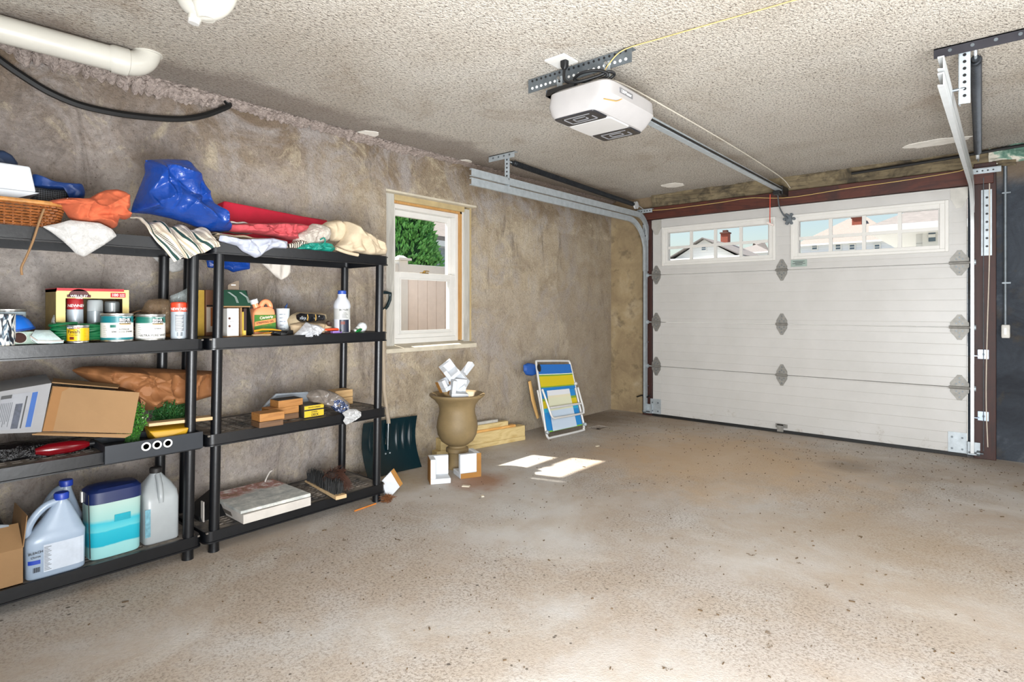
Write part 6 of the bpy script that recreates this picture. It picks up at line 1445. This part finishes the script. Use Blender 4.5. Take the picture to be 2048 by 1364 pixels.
# push broom head, bristles up
p0, p1 = at(609, 964, z=Z0 + .012), at(672, 1001, z=Z0); p0.x = max(p0.x, -3.27); d_ = (p1 - p0); d_.z = 0; L = d_.length; d_.normalize(); s_ = Vector((-d_.y, d_.x, 0))
if s_.y < 0: s_ = -s_
t = thing('push_broom_head', 'wooden push broom head lying with black bristles up', 'broom', p0)
wv = .065
MB().hexa([p0, p1, p0 + s_ * wv, p1 + s_ * wv] + [q + Vector((0, 0, .022)) for q in (p0, p1, p0 + s_ * wv, p1 + s_ * wv)]).build('block', PINE2, t, bevel=.003)
for v in bpy.data.objects[t.name].children[0].data.vertices: v.co.z = max(v.co.z, Z0 - t.location.z + .0005) if v.co.z < .015 else Z0 - t.location.z + .022
random.seed(9); b = MB()
for i in range(30):
    for j in range(9):
        p = p0 + d_ * (L * (.03 + .91 * (i + random.random()) / 30)) + s_ * (wv * (.1 + .8 * (j + random.random()) / 9)); p.z = Z0 + .021
        q = p + Vector((random.gauss(0, .006), random.gauss(0, .006), random.uniform(.06, .078)))
        b.tube([p, p.lerp(q, .5) + Vector((random.gauss(0, .002), 0, 0)), q], [.0038, .0032, .0012], 4)
b.build('bristles', mat('black_bristle', '#0d0c0c', .6), t)['kind'] = 'stuff'
t = thing('coir_brush', 'brown coir brush lying on the broom bristles', 'brush', p1); b = MB(); c0 = p0.lerp(p1, .62) + s_ * .055; c0.z = Z0 + .10
for i in range(380):
    a = random.uniform(0, 6.28); k = random.random(); bs = c0 + Vector((random.gauss(0, .012), random.gauss(0, .012), -.01 + random.uniform(-.01, .01)))
    tp = bs + Vector((.05 * math.cos(a), .055 * math.sin(a) + .02, random.uniform(-.03, .045))) * random.uniform(.6, 1.1)
    b.tube([bs, bs.lerp(tp, .55) + Vector((0, 0, .008)), tp], [.0016, .0014, .0007], 4)
for i in range(120):
    bs = c0 + Vector((random.uniform(-.01, .03), .045 + random.gauss(0, .006), random.uniform(-.01, .01))); tp = bs + Vector((.06 + random.gauss(0, .012), random.gauss(.01, .012), -.07 + random.gauss(0, .01)))
    b.tube([bs, bs.lerp(tp, .5) + Vector((.006, 0, .008)), tp], [.0016, .0014, .0007], 4)
b.build('fibres', mat('coir_brown', '#3f2214', .8, var=.3, scale=60), t)['kind'] = 'stuff'
MB().lathe([(.001, -.024), (.03, -.015), (.036, 0), (.028, .018), (.001, .026)], c0, 20).build('core', mat('coir_dark', '#1f120c', .9), t, smooth=True)

# ------------------------------------------------------------------ things on the floor along the wall
# snow shovel
t = thing('snow_shovel', 'dark green snow shovel leaning against the wall behind the shelf', 'shovel', (-3.36, 2.6, 0))
SG = mat('dark_green_plastic', '#0b2127', .2, var=.15, scale=6)
BL, BR_, TR, TL = Vector((-3.33, at(732, 950, x=-3.33).y, .004)), Vector((-3.31, at(838, 930, x=-3.31).y, .004)), at(829, 830, x=-3.44), at(722, 846, x=-3.44)
def bl(u, v):
    p = BL.lerp(BR_, u).lerp(TL.lerp(TR, u), v); k = 2 * u - 1
    x = -.045 * math.sin(math.pi * v) - .03 * (1 - k * k) * .6
    rib = 0
    if .35 < v < .93:
        for q in (.16, .3, .66, .78, .9): rib += .007 * math.exp(-((u - q) / .018) ** 2) * math.sin(math.pi * (v - .35) / .58)
    p.x += x + rib + .03; p.x = max(p.x, -3.49)
    p.y += -.03 * (1 - v) * 0
    return p
MB().sheet(bl, 60, 30, .004).build('blade', SG, t, smooth=True, ang=70)
g0 = at(769, 840, x=-3.40); g1 = at(766, 640, x=-3.455)
MB().tube([bl(.46, .52) + Vector((.012, 0, 0)), bl(.455, .95) + Vector((.016, 0, 0)), g0.lerp(g1, .3), g1, at(768, 618, x=-3.46)], [.012, .015, .014, .014, .013], 14).build('shaft', m_wood('shaft_wood', '#8a7f72', '#b5a48c', 6, 2), t, smooth=True)
MB().tube([bl(.46, .42) + Vector((.012, 0, 0)), bl(.458, .92) + Vector((.014, 0, 0))], [.012, .021], 14).build('socket', SG, t, smooth=True)
gc = at(768, 600, x=-3.462)
dg = [(0, .0, -.075), (0, -.03, -.045), (0, -.052, .0), (0, -.056, .05), (0, -.02, .055), (0, .02, .055), (0, .056, .05), (0, .052, .0), (0, .03, -.045)]
MB().tube([gc + Vector(q) for q in dg], .013, 10, closed=True).build('d_grip', SG, t, smooth=True)
b = MB()
for u, v in ((.42, .35), (.5, .35), (.47, .75)): b.lathe([(.006, 0), (.006, .003)], bl(u, v) + Vector((.003, 0, 0)), 10, Matrix.Rotation(R(90), 4, 'Y'))
b.build('rivet', GALV, t)
# foam corner pieces
def foam_corner(label, m, s=.13, th=.03, wall=.11, style=0):
    t = thing('foam_corner', label, 'foam corner', m.to_translation(), group='foam packing corners')
    MB().box(0, s, 0, s, 0, th, m).box(0, th, 0, s, th, wall, m).box(th, s, 0, th, th, wall, m).build('foam', FOAM, t, bevel=.004)
    e = .003
    if style == 0: MB().box(0, s * .99, -e, 0, .0, wall * .97, m).build('card_edge', TANCARD, t)
    elif style == 1:
        MB().box(-e, 0, -e, .03, .0, wall, m).build('card_edge', TANCARD, t)
        MB().box(-e, 0, .03, s * .98, .0, .035, m).build('card_base', TANCARD, t)
    else: MB().box(0, .035, -e, 0, .0, wall, m).build('card_edge', TANCARD, t)
    return t
def fm(loc, rz=0, rx=0, ry=0): return Matrix.Translation(loc) @ Matrix.Rotation(R(rz), 4, 'Z') @ Matrix.Rotation(R(ry), 4, 'Y') @ Matrix.Rotation(R(rx), 4, 'X')
foam_corner('white foam corner with tan side standing on the floor, the one nearer the shelves', fm((-3.02, 2.65, .001), -34), .135, .035, .165)
foam_corner('white foam corner with tan border standing on the floor below the urn foot', fm((-2.79, 2.93, .001), 155), .15, .035, .165, 1)
sp3 = [at(763, 962, x=-2.96), at(787, 937, x=-2.97), at(805, 968, x=-2.93), at(776, 1000, x=-2.90)]
t = thing('foam_corner', 'white foam corner lying tilted against the bottom shelf end', 'foam corner', sp3[3], group='foam packing corners')
def plate(p, n, th): n = Vector(n) * th; return MB().hexa([p[0], p[1], p[3], p[2], p[0] + n, p[1] + n, p[3] + n, p[2] + n])
nn_ = (sp3[1] - sp3[0]).cross(sp3[3] - sp3[0]).normalized()
if nn_.x > 0: nn_ = -nn_
plate(sp3, nn_, .03).build('foam', FOAM, t, bevel=.003)
e_ = (sp3[0] - sp3[1]).normalized() * .028; plate([sp3[1] + e_, sp3[1], sp3[2], sp3[2] + e_], -nn_, .006).build('card_edge', TANCARD, t)
# urn
uc = Vector((-3.085, 2.99, 0)); t = thing('garden_urn', 'brown stone-look garden urn holding white foam pieces', 'urn', uc)
URN = mat('urn_stone', '#7d6a49', .6, var=.22, scale=5, bump=.2, bscale=60)
ur = [(.085, 0), (.088, .012), (.075, .03), (.068, .06), (.064, .095), (.07, .115), (.082, .12), (.082, .145), (.066, .155), (.066, .165), (.085, .175), (.118, .20), (.142, .245), (.152, .30), (.146, .35), (.134, .395), (.130, .43), (.138, .465), (.165, .50), (.192, .52), (.204, .532), (.204, .542), (.195, .546), (.165, .535), (.13, .50), (.11, .44), (.10, .42), (.001, .42)]
MB().lathe(ur, uc, 56).build('body', URN, t, smooth=True, ang=50)
top = uc + Vector((0, 0, .545))
for i, (lab_, mm, s_) in enumerate((
    ('foam corner standing upright at the front of the urn', fm(top + Vector((-.035, -.06, .0)), -32, -6, 4), .125),
    ('foam corner tilted at the top of the heap in the urn', fm(top + Vector((-.09, -.04, .125)), -20, 40, 20), .105),
    ('foam corner at the window side of the urn', fm(top + Vector((-.06, .075, .02)), -60, 35, 20), .115),
    ('foam corner sunk at the shelf side of the urn', fm(top + Vector((-.06, -.115, .01)), -10, 22, -10), .09))):
    foam_corner(lab_, mm, s_, .03, s_ * .95, 2)
q = at(935, 737, x=-3.1); tag(MB().cb((q.x, q.y, q.z), (.05, .11, .035), 0, R(40)).build('foam_stick', FOAM, bevel=.003), 'foam stick poking out of the urn heap into sunlight', 'foam', 'foam packing corners')
# lumber
A, B_ = Vector((-3.425, 3.12, 0)), Vector((-3.265, 4.0, 0)); d_ = (B_ - A).normalized(); s_ = Vector((-d_.y, d_.x, 0))
def beam(name, label, a0, a1, off, w, z0, z1, m):
    p, q = A + d_ * a0 + s_ * off, A + d_ * a1 + s_ * off
    return tag(MB().hexa([(*p.xy, z0), (*(p + s_ * w).xy, z0), (*q.xy, z0), (*(q + s_ * w).xy, z0), (*p.xy, z1), (*(p + s_ * w).xy, z1), (*q.xy, z1), (*(q + s_ * w).xy, z1)]).build(name, m, bevel=.003), label, 'lumber', 'lumber behind the urn')
A.x += .0; 
beam('pine_board', 'flat pine board lying at the bottom of the lumber pile', -.02, .9, .0, .085, 0, .036, PINE)
beam('pine_beam', 'thick square pine beam in the lumber pile', .02, .9, .005, .082, .036, .128, PINE)
beam('pine_strip', 'thin orange pine strip on top of the thick beam', .1, .80, .012, .05, .128, .148, m_wood('amber_strip', '#c08a45', '#d9a864', 6, 1))
beam('pine_stud', 'pale pine stud lying on the thin strip', .08, .72, .02, .05, .148, .188, PINE)
beam('dark_board', 'grey weathered board on top of the lumber pile', .1, .62, .035, .03, .188, .212, GREYWOOD)
# folding beach chair leaning on the wall
t = thing('beach_chair', 'folded beach chair with blue, yellow and white fabric', 'beach chair', (-3.2, 4.4, 0))
CB = [Vector((-3.115, 4.125, .012)), Vector((-3.065, 4.66, .012)), Vector((-3.30, 4.20, .687)), Vector((-3.265, 4.69, .655))]
nrm = (CB[1] - CB[0]).cross(CB[2] - CB[0]).normalized()
if nrm.x < 0: nrm = -nrm
def cp_(u, v, n=0): return CB[0].lerp(CB[1], u).lerp(CB[2].lerp(CB[3], u), v) + nrm * n
TUBE = mat('white_tube', '#cdccca', .3, .1, var=.03)
def fr_(pts, r, nm): return MB().tube(smoothp([cp_(*p) for p in pts], 5), r, 10).build(nm, TUBE, t, smooth=True)
fr_([(.02, 1.0, 0), (.0, .93, 0), (.0, .5, 0), (.0, .1, 0), (.04, .005, 0), (.12, .0, 0), (.9, .0, 0), (.97, .02, 0), (1.0, .1, 0), (1.0, .5, 0), (1.0, .93, 0), (.97, .99, 0), (.9, 1.0, 0), (.12, 1.0, 0), (.03, .99, 0)], .011, 'outer_frame')
fr_([(.0, .62, .03), (.03, .5, .04), (.10, .28, .045), (.16, .235, .045), (.24, .23, .045), (.9, .23, .045), (.97, .25, .045), (1.0, .31, .04), (1.0, .45, .035), (1.0, .60, .03)], .010, 'front_frame')
fr_([(.10, .37, .042), (.5, .37, .046), (.97, .37, .042)], .010, 'cross_bar')
SLING = m_uvstripes('sling_back', [(0, '#1b74b8'), (.08, '#1b74b8'), (.11, '#7a9a2c'), (.16, '#c9b412'), (.50, '#c9b412'), (.55, '#6e9630'), (.60, '#d8dcc8'), (.63, '#1f66b4'), (1, '#1f66b4')], vert=True)
def sl(v0, v1, u0, u1, n, sag):
    def fn(u, v):
        return cp_(u0 + (u1 - u0) * u, v0 + (v1 - v0) * v, n + sag * math.sin(math.pi * u) * (.4 + .6 * math.sin(math.pi * v)))
    return MB().sheet(fn, 16, 20, .003)
sl(.60, .95, .02, .98, .008, -.01).build('back_sling', SLING, t, smooth=True)
sl(.07, .62, .03, .97, -.006, -.012).build('lower_sling', m_uvstripes('sling_low', [(0, '#6fae3a'), (.03, '#1f7fc0'), (.45, '#2a9dc4'), (.55, '#c9b412'), (.72, '#7a9a2c'), (.78, '#1f7fc0'), (1, '#1f66b4')], vert=True), t, smooth=True)
sl(.075, .615, .17, .80, .004, -.008).build('white_centre', m_uvstripes('sling_white', [(0, '#b9c8d8'), (.42, '#b9c8d8'), (.48, '#cfcfb4'), (.78, '#d3cdb2'), (.84, '#d3d5da'), (1, '#d3d5da')], vert=True), t, smooth=True)
pile([(1047, 730), (1055, 726), (1066, 727), (1073, 735), (1072, 748), (1062, 752), (1052, 750), (1047, 742)], -3.33, .03, .004, 20, .4, 81, m=60, rings=10, flatness=8, soft=False).build('pillow', mat('pillow_blue', '#1b4f9c', .6), t, smooth=True)
MB().lathe([(.001, -.006), (.022, -.005), (.024, .004), (.014, .008), (.001, .009)], cp_(.02, .90, .02), 20, Matrix.Rotation(R(80), 4, 'Y') @ Matrix.Scale(1.5, 4, (1, 0, 0))).build('pivot_cap', BLACKM, t, smooth=True)
for u, v in ((.0, .075), (1.0, .075), (.99, .66)): MB().lathe([(.016, -.012), (.018, .008), (.010, .016)], cp_(u, v, .015), 16, Matrix.Rotation(R(80), 4, 'Y')).build('joint', GALV if v < .5 else TUBE, t, smooth=True)
MB().tube([at(1059, 762, x=-3.36), at(1066, 800, x=-3.35), at(1070, 815, x=-3.345), at(1076, 836, x=-3.335)], [.020, .024, .022, .018], 8, flat=.5).build('armrest', m_wood('arm_wood', '#c08f4e', '#dcb273', 6, 2), t, smooth=True)
MB().tube([cp_(-.02, .62, -.02), cp_(.0, .3, -.015), cp_(.02, .06, -.01)], .009, 8).build('rear_leg', TUBE, t, smooth=True)
MB().tube([cp_(1.02, .90, -.02), cp_(1.01, .62, -.02)], .006, 8).build('arm_link', GALVD, t, smooth=True)
# floor bits
o = MB().tube([at(709, 1022, z=.006), at(752, 1007, z=.006)], .0045, 6).build('pencil', mat('pencil_orange', '#c0742c', .5)); tag(o, 'orange pencil lying on the floor by the shelf foot', 'pencil')
random.seed(12); b = MB(); fc = at(768, 1003, z=.02); fc = Vector((-2.865, 2.185, 0))
for i in range(320):
    p = fc + Vector((random.gauss(0, .012), random.gauss(0, .016), random.uniform(0, .035))); q = p + Vector((random.gauss(0, .010), random.gauss(0, .012), random.uniform(-.01, .014))); q.z = max(.001, q.z); b.tube([p, q], .0012, 4)
o = b.build('fibre_clump', mat('rust_fibre', '#6e4424', .9, var=.3)); tag(o, 'clump of rusty brown fibre at the shelf corner', 'fibre', kind='stuff')
CHIP = mat('pale_chip', '#d8cdb8', .8)
for i, (px, py, s_, lb_) in enumerate(((932, 972, .05, 'pale wood chip on the floor below the urn'), (1195, 892, .035, 'pale paper scrap on the floor near the beach chair'), (965, 992, .03, 'small pale flake on the bare floor below the foam corners'))):
    p = at(px, py, z=.004); o = MB().cb(p, (s_, s_ * .55, .005), .5 + i).build('floor_chip', CHIP); tag(o, lb_, 'chip', 'pale chips on the floor')
random.seed(21); b = MB()
for i in range(1400):
    if i < 520: x, y = random.uniform(-3.4, .6), 5.72 - abs(random.gauss(0, .75))
    elif i < 640: x, y = LX + abs(random.gauss(0, .10)) + .01, random.uniform(2.3, 5.7)
    else: x, y = random.uniform(-2.8, .9), random.uniform(.6, 5.5)
    if x < -3.15 and 2.2 < y < 4.75: continue
    s_ = random.uniform(.0018, .005) * (1 if random.random() < .9 else 1.8); an_ = random.uniform(0, 3.14); L = s_ * random.choice((1, 1.3, 2.5))
    b.cb((x, y, .0022), (L, s_ * .6, .004), an_, random.uniform(-.2, .2))
random.seed(23)
for px, py in ((1270, 985), (1310, 968), (1215, 1036), (1505, 1109), (1600, 1127), (1655, 1170), (1725, 985), (1700, 965), (1650, 965), (1530, 1265), (1335, 1338), (1345, 1076), (1965, 1020), (2015, 1143), (1540, 1294), (770, 1055), (800, 1080), (690, 1080), (745, 1000), (1620, 1293)):
    p = at(px, py, z=.003)
    for k in range(5):
        q = p + Vector((random.gauss(0, .006), random.gauss(0, .006), 0)); b.tube([q, q + Vector((random.gauss(0, .006), random.gauss(0, .006), .002))], .0012, 4)
o = b.build('floor_grit', mat('dark_grit', '#54432f', .9, var=.4, scale=3)); tag(o, 'dark grit and leaf crumbs scattered over the floor', 'grit', kind='stuff')

# ------------------------------------------------------------------ outside: fence, evergreen, houses
o = MB().box(-60, 40, -40, 80, -.35, -.15).build('ground', mat('asphalt', '#8b8a86', .9)); struct(o, 'grey street and yards outside the garage', 'ground')
t = thing('vinyl_fence', 'pale vinyl fence seen through the lower window sash', 'fence', (-5.5, 4, -.15))
FV = mat('fence_vinyl', '#ddd0c6', .5, var=.04)
for i in range(36): MB().box(-5.52, -5.48, 1.5 + .15 * i, 1.5 + .15 * i + .144, -.15, 1.62).build('plank', FV, t, bevel=.004)
MB().box(-5.54, -5.46, 1.4, 6.9, 1.60, 1.70).build('top_rail', VINYL, t, bevel=.006)
for y in (Yx(805, -5.46) - .06, Yx(805, -5.46) + 2.4):
    ps = MB().box(-5.56, -5.44, y, y + .13, -.15, 1.74).build('post', VINYL, t, bevel=.006)
    MB().box(-5.59, -5.41, y - .03, y + .16, 1.74, 1.765).hexa([(-5.56, y, 1.765), (-5.44, y, 1.765), (-5.56, y + .13, 1.765), (-5.44, y + .13, 1.765), (-5.52, y + .04, 1.80), (-5.48, y + .04, 1.80), (-5.52, y + .09, 1.80), (-5.48, y + .09, 1.80)]).build('cap', VINYL, ps)
def evergreen():
    c = Vector((-7.4, at(808, 480, x=-7.4).y, -.15)); t = thing('evergreen_tree', 'dense green evergreen tree behind the fence', 'tree', c); random.seed(31); b = MB()
    MB().tube([c, c + Vector((0, 0, 3.2))], [.07, .02], 8).build('trunk', DARKW, t)
    MB().lathe([(.8, .35), (.72, .9), (.58, 1.6), (.4, 2.3), (.2, 3.0), (.03, 3.5)], c, 20).build('inner_foliage', mat('evergreen_dark', '#1d4420', .8, var=.4, scale=9), t, smooth=True)
    for i in range(9000):
        z = random.random() ** .8; rr = (.98 * (1 - z) ** .8 + .05) * math.sqrt(random.uniform(.55, 1)); a = random.uniform(0, 6.283)
        p = c + Vector((rr * math.cos(a), rr * math.sin(a), .3 + 3.3 * z)); d = Vector((math.cos(a) * .6 + random.gauss(0, .3), math.sin(a) * .6 + random.gauss(0, .3), random.uniform(.3, 1))).normalized() * random.uniform(.06, .13)
        s_ = d.cross(Vector((random.gauss(0, 1), random.gauss(0, 1), 0))).normalized() * .026; k_ = d.cross(s_).normalized() * .012
        b.add([p, p + d * .5 + s_, p + d, p + d * .5 - s_, p + d * .5 + k_], [(0, 1, 4), (1, 2, 4), (2, 3, 4), (3, 0, 4), (0, 3, 2, 1)])
    b.build('foliage', mat('evergreen_leaf', '#5c9a4c', .6, var=.45, scale=9), t)['kind'] = 'stuff'
evergreen()
ROOF = mat('grey_shingle', '#77726f', .9, var=.18, scale=9); ROOF2 = mat('tan_shingle', '#847c76', .9, var=.15, scale=9); TRIM = mat('house_trim', '#e6e6e2', .6, var=.02); BRICK = mat('chimney_brick', '#8f4a38', .8, var=.2, scale=12)
WIN = mat('house_window', '#5d6d7a', .2, var=.1)
def house(name, label, x0, x1, y0, y1, ze, zr, wallm, roofm, ridge='x', hip=0, chim=None, wins=(), over=.35):
    t = thing(name, label, 'house', ((x0 + x1) / 2, (y0 + y1) / 2, -.15))
    MB().box(x0, x1, y0, y1, -.15, ze).build('wall', wallm, t)
    a0, a1, b0, b1 = x0 - over, x1 + over, y0 - over, y1 + over; xm, ym = (x0 + x1) / 2, (y0 + y1) / 2
    r0, r1 = ((a0 + hip, ym, zr), (a1 - hip, ym, zr)) if ridge == 'x' else ((xm, b0 + hip, zr), (xm, b1 - hip, zr))
    vs = [(a0, b0, ze), (a1, b0, ze), (a1, b1, ze), (a0, b1, ze), r0, r1, (a0, b0, ze - .15), (a1, b0, ze - .15), (a1, b1, ze - .15), (a0, b1, ze - .15)]
    fs = [(0, 1, 5, 4), (2, 3, 4, 5), (3, 0, 4), (1, 2, 5)] if ridge == 'x' else [(0, 1, 4), (2, 3, 5), (1, 2, 5, 4), (3, 0, 4, 5)]
    if hip: MB().add(vs[:6], fs + [(3, 2, 1, 0)]).build('roof', roofm, t)
    else:
        sl = [f for f in fs if len(f) == 4]; gb = [f for f in fs if len(f) == 3]
        o = MB()
        for f in sl: q = [Vector(vs[i]) for i in f]; o.hexa([q[0], q[1], q[3], q[2]] + [p + Vector((0, 0, .12)) for p in (q[0], q[1], q[3], q[2])])
        o.build('roof', roofm, t)
        if ridge == 'x': g = [[(x, y0, ze), (x, y1, ze), (x, ym, zr - .05)] for x in (x0, x1 - .1)]; dv = (.1, 0, 0)
        else: g = [[(x0, y, ze), (x1, y, ze), (xm, y, zr - .05)] for y in (y0, y1 - .1)]; dv = (0, .1, 0)
        for q in g: MB().prism(q, dv).build('gable', wallm, t)
    MB().add(vs[6:] + vs[:4], [(0, 1, 5, 4), (1, 2, 6, 5), (2, 3, 7, 6), (3, 0, 4, 7), (3, 2, 1, 0)]).build('fascia', TRIM, t)
    if chim:
        cx, cyy, w, zz = chim; ch = MB().box(cx - w / 2, cx + w / 2, cyy - w / 2, cyy + w / 2, ze, zz).build('chimney', BRICK, t)
        MB().box(cx - w * .6, cx + w * .6, cyy - w * .6, cyy + w * .6, zz - .15, zz).box(cx - w * .3, cx + w * .3, cyy - w * .3, cyy + w * .3, zz, zz + .25).build('chimney_cap', mat('brick_dark', '#5f3a30', .8), ch)
    for (face, u0, u1, z0, z1) in wins:
        if face == 'y': wb = MB().box(u0 - .1, u1 + .1, y0 - .08, y0 - .01, z0 - .1, z1 + .1); gl = MB().box(u0, u1, y0 - .1, y0 - .079, z0, z1); br = MB().box(u0, u1, y0 - .11, y0 - .1, (z0 + z1) / 2 - .03, (z0 + z1) / 2 + .03)
        else: wb = MB().box(x1 + .01, x1 + .08, u0 - .1, u1 + .1, z0 - .1, z1 + .1); gl = MB().box(x1 + .079, x1 + .1, u0, u1, z0, z1); br = MB().box(x1 + .1, x1 + .11, u0, u1, (z0 + z1) / 2 - .03, (z0 + z1) / 2 + .03)
        w_ = wb.build('window', TRIM, t); gl.build('pane', WIN, w_); br.build('sash_bar', TRIM, w_)
    return t
D1 = 58; g1 = at(1408, 478, y=D1); ch1 = at(1451, 470, y=D1 + 7); hw1 = (at(1472, 500, y=D1).x - at(1348, 500, y=D1).x) / 2
house('white_house', 'white gabled house with grey roof and brick chimney across the street', g1.x - hw1, g1.x + hw1, D1, D1 + 9, at(1408, 515, y=D1).z, g1.z, m_siding('white_siding', '#e9e9e6', '#c9c9c6', 4), ROOF, 'y', 0, (ch1.x, D1 + 7, .8, at(1451, 465, y=D1 + 7).z), (('y', g1.x - .2, g1.x + .2, at(1408, 500, y=D1).z, at(1408, 494, y=D1).z),), .5)
w0, w1 = at(1455, 520, y=74).x, at(1535, 520, y=74).x
house('low_house', 'low grey roofed house behind the white gabled one', w0, w1, 74, 83, at(1500, 505, y=74).z, at(1480, 487, y=78).z, m_siding('pale_siding', '#dfe0de', '#c2c3c1', 4), ROOF, 'x', 3.5)
D2 = 60; r2 = at(1738, 434, y=D2 + 5.5); l2, rr2 = at(1602, 480, y=D2).x, at(1790, 480, y=D2).x; ch2 = at(1715, 440, y=D2 + 4)
house('hip_roof_house', 'pale house with tan hip roof and brick chimney across the street', l2, rr2, D2, D2 + 11, at(1700, 484, y=D2).z, r2.z, m_siding('cream_siding', '#dfe3e8', '#c4c8cd', 4), ROOF2, 'x', (rr2 - l2) * .46, (ch2.x, D2 + 4, .8, at(1715, 434, y=D2 + 4).z), tuple(('y', at(p, 480, y=D2).x, at(p + 9, 480, y=D2).x, at(p, 499, y=D2).z, at(p, 490, y=D2).z) for p in (1625, 1672, 1700, 1750)), .5)
D3 = 14; l3 = at(1832, 460, y=D3).x
house('siding_house', 'near house with grey eaves and white siding at the edge of the door window', l3, l3 + 7, D3, D3 + 9, at(1850, 452, y=D3).z, at(1873, 405, y=D3 + 4).z + .4, m_siding('white_clapboard', '#dfe0df', '#a9abac', 5), ROOF, 'x', 1.5, None, (('y', at(1858, 470, y=D3).x, at(1872, 470, y=D3).x, at(1858, 484, y=D3).z, at(1858, 462, y=D3).z),), .7)
hx = -12.0; ye0, ye1 = Yx(820, hx), Yx(905, hx)
t = house('blue_grey_house', 'blue-grey sided house with brown roof seen through the upper window sash', hx - 7, hx, ye0 - 4, ye1 + 2, Zx(870, 484, hx), Zx(870, 440, hx - 3.5) + .2, m_siding('blue_siding', '#8896a0', '#6d7a84', 6), ROOF2, 'y', 0, None, (), .4)
